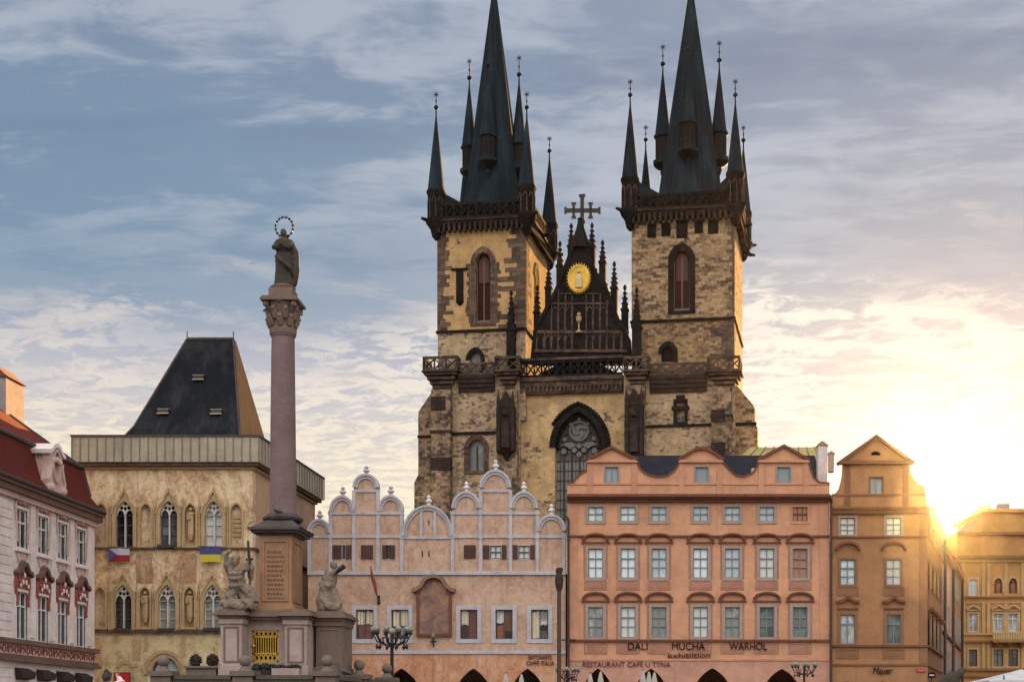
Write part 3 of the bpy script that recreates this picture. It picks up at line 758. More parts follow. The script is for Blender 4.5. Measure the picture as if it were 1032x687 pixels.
    for a, b, dx_, dy_ in ((u0, 0, -1, -1), (u1, 0, 1, -1), (u1, D, 1, 1), (u1, D * .5, 1, 0)):
        gg.tube([(a, b, zc + .9), (a + dx_ * 1.1, b + dy_ * .9, zc + 1.0), (a + dx_ * 1.45, b + dy_ * 1.1, zc + 1.1)], [.26, .19, .12], 6)
    if not L: gg.tube([(u1 + .4, D * .75, zc - .6), (u1 + 1.0, D * .75, zc - 1.2), (u1 + 1.6, D * .75, zc - 1.3)], [.35, .22, .12], 6)
    each(gg, 'gargoyle', 'black_stone', body)
    # --- oriel turrets half way up the spire
    zo0 = [z(163), z(150), z(126)] if L else [z(152), z(141), z(114)]
    for dx_, dy_ in ((-1, 0), (1, 0), (0, -1), (0, 1)):
        ro = 2.75 if L else 3.0
        tu, tv = cu + dx_ * ro, cv + dy_ * ro
        k0, k1, k2 = zo0; r = .84 if L else .88
        m = MB(); m.lathe([(.06, k0 - .7), (.3, k0), (.22, k0 + .25), (r * .7, k1 - .7), (r * 1.2, k1 - .3), (r * 1.2, k1 + .1), (r * .9, k1 + .15), (r * .9, k2 - .25), (r * 1.15, k2 - .1), (r * 1.15, k2)], tu, tv, 8, pi / 8)
        ot = m.build('oriel_turret', 'spire_lead', spire)
        om = MB()
        for k in range(8):
            an = k * pi / 4; om.xf = lambda x, y, zz, an=an: (tu + cos(an) * y - sin(an) * x, tv + sin(an) * y + cos(an) * x, zz)
            rr = r * .9 * cos(pi / 8)
            om.box(-.19, .19, rr, rr + .03, k1 + .4, k2 - .35)
        om.build('opening', 'void_dark', ot)
        zt = z(54) if L else z(39)
        spirelet(tu, tv, k2, zt, r * .95).build('spirelet', 'spire_slate', ot)
        finial(tu, tv, zt, zt + 1.9, ot, .26)
    return body
TL = tower('L'); TR = tower('R')

# --- lower front
zg = lambda py, u=0: CH.z(py, u)
uL0, uL1, uR0, uR1 = CH.u(436), CH.u(524), CH.u(629), CH.u(741)
zgal = (zg(378), )[0]
lw = MB(); wl = arch(CH.u(480.5), .82, zg(474, -9), zg(452, -9), zg(442.5, -9))
lw.plate(rect(uL0, uL1, 0, zgal), [wl], -.15, .7); lw.shell(uL0, uL1, .7, 11.3, 0, zgal)
low_l = lw.build('front_wall', 'rubble_worn', church)
gothic_window(None, low_l, 'window', CH.u(480.5), .82, zg(474, -9), zg(452, -9), zg(442.5, -9), -.15, 'sooty_stone', 'church_glass', .4, .5, 2)
lw = MB(); cu_ = CH.u(686); zz0, zz1 = zg(427, 10), zg(401, 10)
cross_win = rect(cu_ - .58, cu_ + .58, zz0, zz1 - .3)
lw.plate(rect(uR0, uR1, 0, zgal), [cross_win], -.15, .7); lw.shell(uR0, uR1, .7, 11.3, 0, zgal)
low_r = lw.build('front_wall', 'rubble_worn', church)
m = MB(); m.plate(cross_win, [], .15, .2); cwn = m.build('window', 'pane_dark', low_r)
m = MB(); m.box(cu_ - .05, cu_ + .05, .02, .14, zz0, zz1); m.box(cu_ - .8, cu_ + .8, .0, .13, zz0 + 1.45, zz0 + 1.6); m.build('mullion', 'tracery_grey', cwn)
m = MB(); m.strip(cross_win, .3, -.24, .1, True); m.box(cu_ - .9, cu_ + .9, -.28, .0, zz0 + 1.35, zz0 + 1.75); m.box(cu_ - .45, cu_ + .45, -.22, .1, zz1 - .2, zz1 + .25); m.build('surround', 'black_stone', cwn)
# centre bay with the great window
GW = arch(CH.u(582.5, .5), CH.u(606, .5) - CH.u(582.5, .5), zg(540), zg(449), zg(413))
cb = MB(); cb.plate(rect(uL1, uR0, 0, zgal), [GW], .5, 1.8); cb.shell(uL1, uR0, 1.8, 60, 0, zgal - .05)
bay = cb.build('nave_wall', 'ochre_worn', church)
m = MB(); wcx, whw = CH.u(582.5, .5), CH.u(606, .5) - CH.u(582.5, .5)
m.strip(arch(wcx, whw + .26, zg(540), zg(449), zg(410.5))[1:], .6, .36, .8)
m.strip(arch(wcx, whw - .12, zg(540), zg(449), zg(416))[1:], .3, .9, 1.3)
for k in range(26):   # crockets along the hood
    pts = arch(wcx, whw + .78, zg(540), zg(449), zg(405.5), 16)[1:]
    p = pts[min(len(pts) - 1, 1 + k)] if k < 33 else pts[-1]
    m.sphere((p[0], .42, p[1]), .24, 6, 5)
bigf = m.build('great_window', 'black_stone', bay)
m = MB(); m.plate(GW, [], 1.5, 1.55); m.build('pane', 'church_glass', bigf)
m = MB(); zs = zg(453)
for i in range(1, 6):
    x = wcx - whw + 2 * whw * i / 6; m.box(x - .075, x + .075, 1.2, 1.45, zg(540), zs)
for i in range(6):
    x = wcx - whw + 2 * whw * (i + .5) / 6; m.strip(arch(x, whw / 6 - .02, zs - .3, zs, zs + .8)[1:], .11, 1.22, 1.43)
    m.strip([(x, zg(540)), (x, zs)], .035, 1.40, 1.46)
for k in range(9): m.strip([(wcx - whw, zg(540) + k * 1.0), (wcx + whw, zg(540) + k * 1.0)], .04, 1.38, 1.46)
m.plate(GW[2:], [circ(wcx, zg(431.5), 1.05, 24)] + [circ(wcx + dx_, zg(py_), r_, 14) for dx_, py_, r_ in ((0, 447.2, .25), (-.48, 451.5, .25), (.48, 451.5, .25), (0, 457, 0.0) [:0] or (0, 455.3, .22))]
        + [[(wcx + s * a, zg(b)) for a, b in ((.35, 446.5), (.85, 444), (1.5, 444.4), (1.95, 447), (1.3, 448.6), (.95, 450.5))][::s] for s in (-1, 1)]
        + [[(wcx + s * a, zg(b)) for a, b in ((1.3, 440.5), (1.25, 433), (1.55, 437), (1.85, 442.5))][::s] for s in (-1, 1)]
        + [circ(wcx + s * 1.55, zg(452.5), .27, 12) for s in (-1, 1)], 1.18, 1.46)
tracery = m.build('tracery', 'tracery_dark', bigf)
m = MB(); R0 = zg(432)
for k in range(3):
    a = k * 2 * pi / 3 + .3; m.strip([(wcx + .78 * cos(a + t * 1.9) * (1 - t * .75), R0 + .78 * sin(a + t * 1.9) * (1 - t * .75)) for t in [i / 8 for i in range(9)]], .26, 1.08, 1.17)
m.strip(circ(wcx, R0, .98, 24), .16, 1.05, 1.17, True)
for dx_, py_, r_ in ((0, 447.0, .27), (-.5, 451.3, .27), (.5, 451.3, .27), (0, 455.8, .27), (-1.62, 452.3, .3), (1.62, 452.3, .3), (-1.55, 440.0, .22), (1.55, 440.0, .22), (0, 419.5, .16), (-.95, 424, .2), (.95, 424, .2)): m.prism(circ(wcx + dx_, zg(py_), r_, 12), 1.08, 1.175)
for s in (-1, 1): m.prism([(wcx + s * a, zg(b)) for a, b in ((.28, 446.3), (.75, 443.4), (1.35, 443.2), (2.05, 446.5), (1.5, 446.8), (1.2, 448.2), (1.0, 450.2), (.62, 448.2))][::s], 1.08, 1.176)
for i in range(6):
    x = wcx - whw + 2 * whw * (i + .5) / 6; m.prism(arch(x, whw / 6 - .13, zs - .9, zs - .15, zs + .55), 1.46, 1.485)
m.build('tracery_bars', 'tracery_grey', bigf)

# gallery band across the front
def gallery(u0, u1, v, D, parent, band=.0):
    z0, z1 = zg(377, (u0 + u1) / 2), zg(361.5, (u0 + u1) / 2)
    m = MB(); xpanel(m, u0, u1, z0, z1, v, v + .22)
    for e in (u0, u1 - .22): xpanel(m, v + .22, v + .22 + D, z0, z1, e, e + .22, True)
    m.build('gallery', 'sooty_stone', parent)
    m = MB()
    for k in range(5): m.box(u0 + .12 + .25 * k, u1 - .12 - .25 * k, v + .1 + .22 * k, v + D + .4, z0 - .3 - .42 * k, z0 - .42 * k - .001)
    m.box(u0 - .12, u1 + .12, v - .12, v + D + .3, z0 - .001, z0 + .12)
    m.build('gallery_corbel', 'sooty_stone', parent)
gallery(CH.u(426, -1.2), CH.u(461, -1.2), -1.25, 2.6, low_l)
gallery(CH.u(498.5, -1.2), CH.u(523.5, -1.2), -1.25, 1.6, low_l)
gallery(CH.u(628.5, -1.2), CH.u(654, -1.2), -1.25, 1.6, low_r)
gallery(CH.u(712.5, -1.2), CH.u(746, -1.2), -1.25, 2.8, low_r)
m = MB()
for a, b, par in ((461.5, 498, low_l), (654.5, 712, low_r)):
    m = MB(); ua, ub = CH.u(a, -.5), CH.u(b, -.5); z0, z1 = zg(379, (ua + ub) / 2), zg(366.5, (ua + ub) / 2)
    xpanel(m, ua, ub, z0, z1, -.55, -.36); m.build('gallery', 'sooty_stone', par)
    m = MB(); m.box(ua, ub, -.65, -.16, z0 - .35, z0 - .002)
    for k in range(3): m.box(ua, ub, -.55 + .12 * k, -.16, z0 - .8 - .45 * k, z0 - .351 - .45 * k)
    m.build('gallery_corbel', 'cornice_stone', par)
ua, ub = CH.u(524, .2), CH.u(628, .2); z0, z1 = zg(379), zg(362)
m = MB(); xpanel(m, ua, ub, z0, z1, -.05, .18, module=.75); m.build('gallery', 'black_stone', bay)
m = MB(); m.box(ua, ub, -.15, 1.5, z1 - .001, z1 + .25); m.box(ua, ub, -.2, .49, z0 - .4, z0 - .002); m.box(ua, ub, -.02, .49, z0 - .95, z0 - .401); m.box(ua, ub, .1, .49, z0 - 1.7, z0 - .951)
for i in range(24):
    x = ua + (i + .5) * (ub - ua) / 24; m.box(x - .09, x + .09, -.1, .1, z0 - 1.55, z0 - .952)
m.build('gallery_corbel', 'sooty_stone', bay)
# string courses
m = MB(); m.box(CH.u(453.6), CH.u(500), -.3, -.15, zg(437.5, -9), zg(434.8, -9)); m.build('string_course', 'black_stone', low_l)
m = MB(); m.box(CH.u(650), CH.u(717), -.3, -.15, zg(430.5, 10), zg(428, 10)); m.build('string_course', 'black_stone', low_r)
# piers and buttresses
def pier(a, b, vf, mat, parent, ztop, name='pier', extra=None):
    m = MB(); ua, ub = CH.u(a, vf), CH.u(b, vf); m.box(ua, ub, vf, -.151, 0, ztop)
    o = m.build(name, mat, parent); return o, ua, ub
p1, a, b = pier(434.5, 453.5, -1.15, 'pier_stone', low_l, zg(394, -12), 'buttress')
m = MB()
for y0, y1 in ((401, 415), (462, 475)): m.box(a - .04, b + .04 - (.5 if y0 == 401 else 0), -1.2, -.5, zg(y1, -12), zg(y0, -12))
m.box(a - .12, b + .12, -1.27, -.2, zg(437.5, -12), zg(435, -12)); each(m, 'dark_course', 'cornice_stone', p1)
for lo, (a_, b_, top, bot, par) in enumerate(((500.5, 521, 400, 457, low_l), (629.5, 650, 397, 461, low_r))):
    p2, a, b = pier(a_, b_, -1.0, 'pier_stone', par, zg(392, 0), 'pier')
    m = MB(); u_ = (a + b) / 2; zt, zb_ = zg(top, u_), zg(bot, u_)
    m.box(a + .08, b - .08, -1.5, -1.0, zb_, zt - 1.4)
    m.lathe([(.1, zb_ - .9), (.55, zb_ - .2), (.85, zb_)], u_, -1.05, 8)
    for s in (-1, 1):
        m.lathe([(.2, zb_), (.2, zt - .9), (.02, zt + .4)], u_ + s * .75, -1.55, 6)
    m.add([(a + .1, -1.55, zt - 1.4), (b - .1, -1.55, zt - 1.4), (u_, -1.55, zt + .3), (a + .1, -1.0, zt - 1.4), (b - .1, -1.0, zt - 1.4), (u_, -1.0, zt + .3)], [(0, 1, 2), (3, 5, 4), (0, 2, 5, 3), (1, 4, 5, 2)])
    m.sphere((u_, -1.6, (zt + zb_) / 2 + .9), .3, 8, 6); m.lathe([(.5, zb_ + .3), (.42, zb_ + 1.4), (.45, zb_ + 2.6), (.2, zb_ + 3.0)], u_, -1.55, 10, 0, 1, .6)
    m.build('canopied_niche', 'cornice_stone', p2)
    # corner pinnacle above the pier
    pinnacle(CH.u(515 if lo == 0 else 641.5, -.6), -.5, zg(376, u_), zg(335 if lo == 0 else 332, u_), zg(294 if lo == 0 else 291, u_), .42, par)
p3, a, b = pier(717, 737, -1.15, 'pier_stone', low_r, zg(392, 14), 'buttress')
m = MB()
for y0, y1 in ((415, 428), (448, 462)): m.box(a - .04, b - .6, -1.2, -.5, zg(y1, 14), zg(y0, 14))
m.box(a - .12, b + .12, -1.27, -.2, zg(422.5, 14), zg(420, 14)); each(m, 'dark_course', 'cornice_stone', p3)
# flank buttresses seen in outline
def flank(pts, v0, v1, par, mat):
    poly = [CH.p(x, y, v0) for x, y in pts]; poly = [(poly[0][0], 0)] + poly + [(poly[-1][0], 0)]
    m = MB(); m.prism(poly, v0, v1); return m.build('flank_buttress', mat, par)
fb = flank([(417.5, 690), (417.5, 486), (421.5, 478), (421.5, 415), (435.8, 394)], .6, 2.8, low_l, 'pier_stone')
m = MB(); m.box(CH.u(420.5, .5), CH.u(436, .5), .5, .6, zg(439, -13), zg(436.5, -13)); m.build('string_course', 'black_stone', fb)
fb = flank([(741.2, 388), (745, 391), (760.5, 410), (761, 427), (763.5, 431), (763.5, 690)], .6, 2.8, low_r, 'tower_ashlar')
m = MB(); m.box(CH.u(741.2, .5), CH.u(762.5, .5), .48, .6, zg(428, 15), zg(425, 15)); m.build('string_course', 'black_stone', fb)

# --- gable between the towers
V = .9
gp = lambda x, y: CH.p(x, y, V)
outline = [(536, 366), (539.5, 334), (545, 321), (555, 304), (562, 289), (566, 279), (572.5, 262), (577, 250), (583.5, 238), (590, 250), (594.5, 261), (601, 276), (608.5, 283), (614, 300), (621, 317), (626.5, 331), (632.5, 340), (634.5, 366)]
m = MB(); m.prism([gp(*p) for p in outline[::-1]], V, V + 1.1); gable = m.build('gable', 'black_stone', church)
m = MB()   # moulded panels
def ln(a, b, w=.16): m.strip([gp(*a), gp(*b)], w, V - .12, V)
for y in (334.5, 341.5 + 12): ln((537, y), (634, y), .3)
ln((553, 306), (614, 306), .2); ln((565, 296), (603, 296), .12)
for x in (541, 549, 556, 563, 570, 577, 591, 598, 605, 612, 619, 627): ln((x, 335), (x, 353), .13)
for x, y in ((556, 306), (563, 291), (570, 296), (577, 296), (591, 296), (598, 296), (605, 296), (612, 303)): ln((x, y), (x, 334), .13)
for x in (545, 552.5, 559.5, 566.5, 573.5, 594.5, 601.5, 608.5, 615.5, 623):
    m.strip([q for q in arch(gp(x, 340)[0], .27, gp(x, 352)[1], gp(x, 342)[1], gp(x, 337.5)[1], 5)[1:]], .09, V - .1, V)
for x in (559.5, 566.5, 573.5, 594.5, 601.5, 608.5):
    m.strip([q for q in arch(gp(x, 320)[0], .27, gp(x, 332)[1], gp(x, 314)[1], gp(x, 309)[1], 5)[1:]], .09, V - .1, V)
m.build('blind_tracery', 'sooty_stone', gable)
m = MB(); edge_ = [gp(*p) for p in outline]
m.strip(edge_, .35, V - .18, V + 1.2)
for i in range(len(edge_) - 1):
    A, B = Vector(edge_[i]), Vector(edge_[i + 1]); k = max(1, int((B - A).length / .8))
    for j in range(k):
        q = A.lerp(B, (j + .5) / k); m.sphere((q.x, V + .4, q.y + .12), .24, 6, 4)
m.build('crocketed_coping', 'black_stone', gable)
m = MB(); c = gp(583.8, 234)
m.lathe([(1.15, c[1] - 1.6), (.75, c[1] - .4), (.42, c[1] + .6), (.2, c[1] + 1.5)], c[0], V + .5, 8)
m.lathe([(.2, c[1] + 1.4), (.34, c[1] + 1.5), (.2, c[1] + 1.65)], c[0], V + .5, 8)
m.build('gable_spirelet', 'black_stone', gable)
m = MB(); cx, cz = gp(586, 210.5); k = 148 / F
def bar(x0, y0, x1, y1, w): m.strip([gp(x0, y0), gp(x1, y1)], w, V + .38, V + .62)
bar(586, 228, 586, 196, .40); bar(569.5, 210.5, 603, 210.5, .40)
for x, y in ((586, 195.5), (569.2, 210.5), (603.4, 210.5)):
    q = gp(x, y); m.box(q[0] - (.33 if y < 200 else .13), q[0] + (.33 if y < 200 else .13), V + .36, V + .64, q[1] - (.13 if y < 200 else .33), q[1] + (.13 if y < 200 else .33))
for x in (577.5, 594.5):
    bar(x, 203.5, x, 217.5, .30)
    for y in (203.5, 217.5): q = gp(x, y); m.box(q[0] - .25, q[0] + .25, V + .37, V + .63, q[1] - .1, q[1] + .1)
bar(583, 222, 589, 222, .3)
m.build('cross', 'iron', gable)
for x, yb, ys, yt in ((563.4, 300, 268, 241.5), (574.8, 268, 248, 223.5), (595.8, 268, 248, 223), (606.5, 290, 264, 240.5), (618.3, 318, 290, 262), (629, 345, 312, 285.5), (552, 315, 290, 262), (540.5, 340, 315, 286)):
    q = gp(x, yb); pinnacle(q[0], V + .5, q[1] - 2, gp(x, ys)[1], gp(x, yt)[1], .33, gable)
m = MB(); q = gp(584, 281.5)
m.plate(circ(q[0], q[1], 1.18, 28, 1.45), [], V - .35, V - .05, True)
for i in range(28):
    a = 2 * pi * i / 28; m.tube([(q[0] + 1.1 * cos(a), V - .3, q[1] + 1.36 * sin(a)), (q[0] + 1.36 * cos(a), V - .25, q[1] + 1.66 * sin(a))], [.1, .03], 5)
med = m.build('gilt_medallion', 'gilding', gable)
m = MB(); m.lathe([(.42, q[1] - .95), (.40, q[1] - .2), (.28, q[1] + .35), (.12, q[1] + .5)], q[0], V - .38, 10, 0, 1, .5); m.sphere((q[0], V - .42, q[1] + .68), .2, 8, 6); m.build('relief_figure', 'lamp_ball', med)
m = MB(); m.strip(circ(q[0], q[1], 1.0, 28, 1.25), .1, V - .42, V - .34, True); m.build('medallion_rim', 'gilding', med)
m = MB(); q = gp(583.8, 327)
m.lathe([(.32, q[1] - .9), (.28, q[1] - .75), (.08, q[1] - .6), (.07, q[1] + .1), (.26, q[1] + .3), (.32, q[1] + .75), (.28, q[1] + .75)], q[0], V - .25, 12); m.sphere((q[0], V - .25, q[1] + 1.0), .2, 8, 6)
m.build('gilt_chalice', 'sandstone_trim', gable)
# nave roof
m = MB(); zr = zg(345); m.add([(uL1, 2.2, zgal), (uR0, 2.2, zgal), ((uL1 + uR0) / 2, 4, zr), (uL1, 60, zgal), (uR0, 60, zgal), ((uL1 + uR0) / 2, 60, zr)], [(0, 1, 2), (0, 2, 5, 3), (1, 4, 5, 2), (3, 5, 4)])
m.build('nave_roof', 'spire_slate', church)
# ================================================================ HOUSES ALONG THE SQUARE
def sash_window(parent, w, h, sur, surmat, sashmat, panemat, bars=(1, (.66,)), fw=.07, depth=.16, proud=.06, sillw=0.0, loc=(0, 0, 0), name='window', sides=(1, 1, 1, 1)):
    """window with its origin at the middle of the sill line: surround > sash, pane"""
    m = MB(); l, r, b, t = sides
    if l: m.box(-w / 2 - sur, -w / 2, -proud, .05, 0, h)
    if r: m.box(w / 2, w / 2 + sur, -proud, .05, 0, h)
    if t: m.box(-w / 2 - sur, w / 2 + sur, -proud - .002, .05, h, h + sur)
    if b: m.box(-w / 2 - sur, w / 2 + sur, -proud - .002, .05, -sur * b, 0)
    if sillw: m.box(-w / 2 - sur - .06, w / 2 + sur + .06, -proud - sillw, .05, -sur * b - .12, -sur * b - .001)
    o = m.build(name, surmat, parent, loc)
    s = MB()
    s.box(-w / 2, -w / 2 + fw, depth - .06, depth + .02, 0, h); s.box(w / 2 - fw, w / 2, depth - .06, depth + .02, 0, h)
    s.box(-w / 2 + fw, w / 2 - fw, depth - .06, depth + .02, 0, fw); s.box(-w / 2 + fw, w / 2 - fw, depth - .06, depth + .02, h - fw, h)
    n, tr = bars
    for i in range(1, n + 1):
        x = -w / 2 + w * i / (n + 1); s.box(x - fw * .6, x + fw * .6, depth - .065, depth + .015, fw, h - fw)
    for k, z in enumerate(tr): s.box(-w / 2 + fw, w / 2 - fw, depth - .07, depth + .01, h * z - fw * (.75 if k == 0 else .3), h * z + fw * (.75 if k == 0 else .3))
    s.build('sash', sashmat, o)
    p = MB(); p.box(-w / 2, w / 2, depth + .03, depth + .06, 0, h); p.build('pane', panemat, o)
    return o

# ---------------------------------------------------------------- gabled house with white trim
SF = Frame(441, 104); S0 = SF.X0
school = SF.thing('gabled_house', 'wide peach house with scalloped double gable outlined in pale trim and white urns', 'house')
sp = SF.p; su = SF.u; sz = SF.z
lobes = [(310.5, 333, 537, 524.6), (333, 357, 515, 501), (356.5, 381.5, 491, 479), (381.5, 406, 515, 500.5), (406, 456, 540, 510.6),
         (456, 484, 512, 496.7), (484.3, 514.5, 491, 475), (514.7, 541.5, 512, 496.7), (541.7, 570, 535, 520)]
top = []
for i, (a, b, s, t) in enumerate(lobes):
    n = 14 if i != 4 else 22
    for k in range(n + 1):
        an = pi - pi * k / n
        top.append((su((a + b) / 2) + (su(b) - su(a)) / 2 * cos(an), sz(s) + (sz(t) - sz(s)) * sin(an)))
outer = [(su(310.5), 0)] + top + [(su(570), 0)]
outer = [p for i, p in enumerate(outer) if i == 0 or (Vector(p) - Vector(outer[i - 1])).length > 1e-4]
attic = [(345, 353, 336, 345.2, 354, 549, 563, 1), (364, 376, 364, 376, 376, 549, 563, 0), (386, 397.6, 386, 397.6, 397.6, 549, 563, 2),
         (467.5, 479.5, 0, 0, 0, 549, 562.5, 0), (494, 505, 0, 0, 0, 549.5, 562.5, 3), (522.5, 533.5, 0, 0, 0, 549.5, 562.5, 3)]
big = [(359, 376.5), (394.5, 411.5), (464, 481), (499.5, 516.5), (535.5, 552.5)]
holes = []
for a in attic:
    x0, x1 = (345, 348) if a[7] == 1 else (a[0], a[1]); 
    if a[7] != 0: holes.append(rect(su(x0), su(x1), sz(a[6]), sz(a[5])))
for a, b in big: holes.append(rect(su(a), su(b), sz(643.5), sz(614)))
for x in (425.5, 432.3):
    holes += [rect(su(x - .7), su(x + .7), sz(529), sz(524)), rect(su(x - .7), su(x + .7), sz(561), sz(555))]
arc_s = [(404.5, 22), (477, 21), (531.5, 20)]
for c, hw in arc_s: holes.append(arch(su(c), su(c + hw) - su(c), .02, 2.9, sz(673), 12))
m = MB(); m.plate([(x, z) for x, z in outer], holes, 0, .55); swall = m.build('wall', 'school_plaster', school)
m = MB(); m.shell(su(310.5), su(570), .55, 14, 0, sz(576)); m.build('house_body', 'school_plaster', school)
m = MB()
for a, b in ((311, 431), (433, 569.5)):
    A, B = su(a), su(b); m.add([(A, .6, sz(577)), (B, .6, sz(577)), ((A + B) / 2, .6, sz(500)), (A, 14, sz(577)), (B, 14, sz(577)), ((A + B) / 2, 14, sz(500))], [(0, 1, 2), (3, 5, 4), (0, 2, 5, 3), (1, 4, 5, 2)])
each(m, 'roof', 'roof_red_dark', school)
# lower plinth zone, separate colour below the white string
lowp = rect(su(310.4), su(570.1), 0.01, sz(657.5))
m = MB(); m.plate(lowp, [arch(su(c), su(c + hw) - su(c), .02, 2.9, sz(673), 12) for c, hw in arc_s], -.05, 0); m.build('base_wall', 'school_base', school)
tw = .27
for i, (a, b, s, t) in enumerate(lobes):
    m = MB(); A, B = su(a), su(b); c = (A + B) / 2; hw = (B - A) / 2; zs_, zt_ = sz(s), sz(t)
    pts = [(c + (hw - tw * .45) * cos(pi - pi * k / 20), zs_ + (zt_ - zs_ - tw * .3) * sin(pi - pi * k / 20)) for k in range(21)]
    m.strip(pts, tw * 1.15, -.12, 0)
    pts = [(c + (hw - .02) * cos(pi - pi * k / 20), zs_ + (zt_ - zs_ + .05) * sin(pi - pi * k / 20)) for k in range(21)]
    m.strip(pts, tw * .6, -.22, .3)
    o = m.build('lobe_trim', 'school_trim', swall)
m = MB(); yb = 576
for k, x in enumerate((312, 333.2, 356.8, 381.2, 405, 456.2, 484.4, 514.6, 541.6, 568.3)):
    ytop = (537, 517, 494, 494, 517, 517, 494, 494, 514, 537)[k]
    q = MB(); q.box(su(x - 1.75), su(x + 1.75), -.11, 0, sz(yb), sz(ytop)); q.box(su(x - 2.4), su(x + 2.4), -.15, 0, sz(542.5), sz(538.5)); 
    if ytop < 520: q.box(su(x - 2.4), su(x + 2.4), -.15, 0, sz(518.5), sz(515))
    q.build('pilaster', 'school_trim', swall)
q = MB(); q.box(su(429), su(429.02) + .02, -.01, 0, sz(530), sz(529)) 
for a, b in ((424.6, 424.6), (438.4, 438.4)):
    q = MB(); q.box(su(a - 1.5), su(a + 1.5), -.10, 0, sz(541), sz(515)); q.build('pilaster', 'school_trim', swall)
for (a, b, y) in ((310.5, 405, 540.5), (455, 570, 540.5), (334, 404, 517), (457, 541, 517), (357, 381, 494.5), (485, 514, 494.5), (407, 455, 541.5)):
    q = MB(); q.box(su(a), su(b), -.085, 0, sz(y + 1.3), sz(y - 1.3)); q.build('string_course', 'school_trim', swall)
q = MB(); q.box(su(310.2), su(570.2), -.16, 0, sz(579), sz(575.2)); q.build('string_course', 'school_trim', swall)
q = MB(); q.box(su(310.2), su(570.2), -.14, 0, sz(658.5), sz(655)); q.build('string_course', 'school_trim', swall)
# pale panels inside the gable fields
for x, y in ((322, 515.5), (345.3, 491.5), (369, 470.5), (393.7, 490.5), (432, 500), (470, 486.5), (399.5 + 100, 464.5), (528, 486.5), (555.8, 509)):
    yb_ = {322: 525, 432: 511}.get(x, None)
    zt = sz(y) + .12
    l = [q for q in lobes if q[0] <= x <= q[1]][0]; base = sz(l[3]) + .02
    q = MB(); h = zt - base
    q.lathe([(.30, base), (.28, base + .10 * h), (.13, base + .2 * h), (.11, base + .30 * h), (.25, base + .42 * h), (.23, base + .55 * h), (.09, base + .66 * h), (.16, base + .80 * h), (.12, base + .92 * h), (.02, zt)], su(x), .1, 12)
    q.build('urn', 'finial_white' if x > 400 else 'school_trim', swall)
# attic openings
def shut(a, b, y0, y1, par):
    q = MB(); q.box(su(a), su(b), -.08, -.02, sz(y1), sz(y0))
    for k in range(1, 6): zz = sz(y1) + (sz(y0) - sz(y1)) * k / 6; q.box(su(a) + .05, su(b) - .05, -.1, -.08, zz - .03, zz + .03)
    return q.build('shutter', 'shutter_brown', par)
for a in attic:
    y0, y1, k = a[5], a[6], a[7]
    if k == 0:
        o = shut(a[0], (a[0] + a[1]) / 2 - .2, y0, y1, swall); shut((a[0] + a[1]) / 2 + .2, a[1], y0, y1, swall); continue
    x0, x1 = (345, 348) if k == 1 else (a[0], a[1])
    w = su(x1) - su(x0); h = sz(y0) - sz(y1)
    o = sash_window(swall, w, h, .05, 'school_trim', 'sash_dark', 'pane_pale' if k != 2 else 'pane_dark', (1, (.5,)), .05, .14, .02, loc=(su((x0 + x1) / 2), 0, sz(y1)))
    if k == 1: shut(335.5, 344.4, y0, y1, swall); shut(348.6, 354.2, y0, y1, swall)
    if k == 2: shut(385.4, 389.5, y0, y1, swall); shut(394, 398.2, y0, y1, swall)
    if k == 3: shut(a[0] - 7, a[0] - .7, y0 - .5, y1 + .5, swall); shut(a[1] + .7, a[1] + 5.5, y0 - .5, y1 + .5, swall)
bw, bh = su(376.5) - su(359), sz(614) - sz(643.5)
for i, (a, b) in enumerate(big):
    o = sash_window(swall, bw, bh, .30, 'school_trim', 'sash_dark', 'pane_dark', (1, ()), .06, .2, .06, loc=(su((a + b) / 2), 0, sz(643.5)))
    # what shows behind each pane: pale blinds, terracotta curtains
    def patch(x0, x1, z0, z1, mt, nm='curtain'):
        q = MB(); k_ = 5
        for t in range(k_):
            xa = x0 + (x1 - x0) * t / k_; xb = x0 + (x1 - x0) * (t + .86) / k_; dz = random.uniform(-.05, .03)
            q.box((xa - .5) * bw * .9, (xb - .5) * bw * .9, .20 + .004 * t, .225, max(.02, z0 + dz * .6) * bh, max(z0 + .1, z1 + dz) * bh)
        q.build(nm, mt, o)
    if i == 0: patch(0, 1, .52, .97, 'pane_cream', 'blind'); patch(.1, .9, .04, .5, 'pane_terracotta')
    if i == 1: patch(.05, 1, .45, .97, 'pane_cream', 'blind'); patch(.1, .4, .1, .42, 'pane_terracotta'); patch(.55, .9, .15, .42, 'pane_teal')
    if i == 2: patch(.02, .48, .5, .97, 'pane_cream', 'blind'); patch(.52, .98, .04, .97, 'pane_terracotta'); patch(.1, .4, .04, .45, 'shutter_brown')
    if i == 3: patch(.02, .48, .55, .97, 'pane_pale', 'blind'); patch(.52, .98, .3, .95, 'pane_terracotta'); patch(.05, .45, .04, .5, 'pane_terracotta'); patch(.6, .95, .05, .25, 'pane_dark')
    if i == 4: patch(.02, .48, .04, .97, 'pane_cream', 'blind'); patch(.52, .98, .5, .97, 'pane_pale', 'blind'); patch(.55, .98, .05, .3, 'pane_teal')
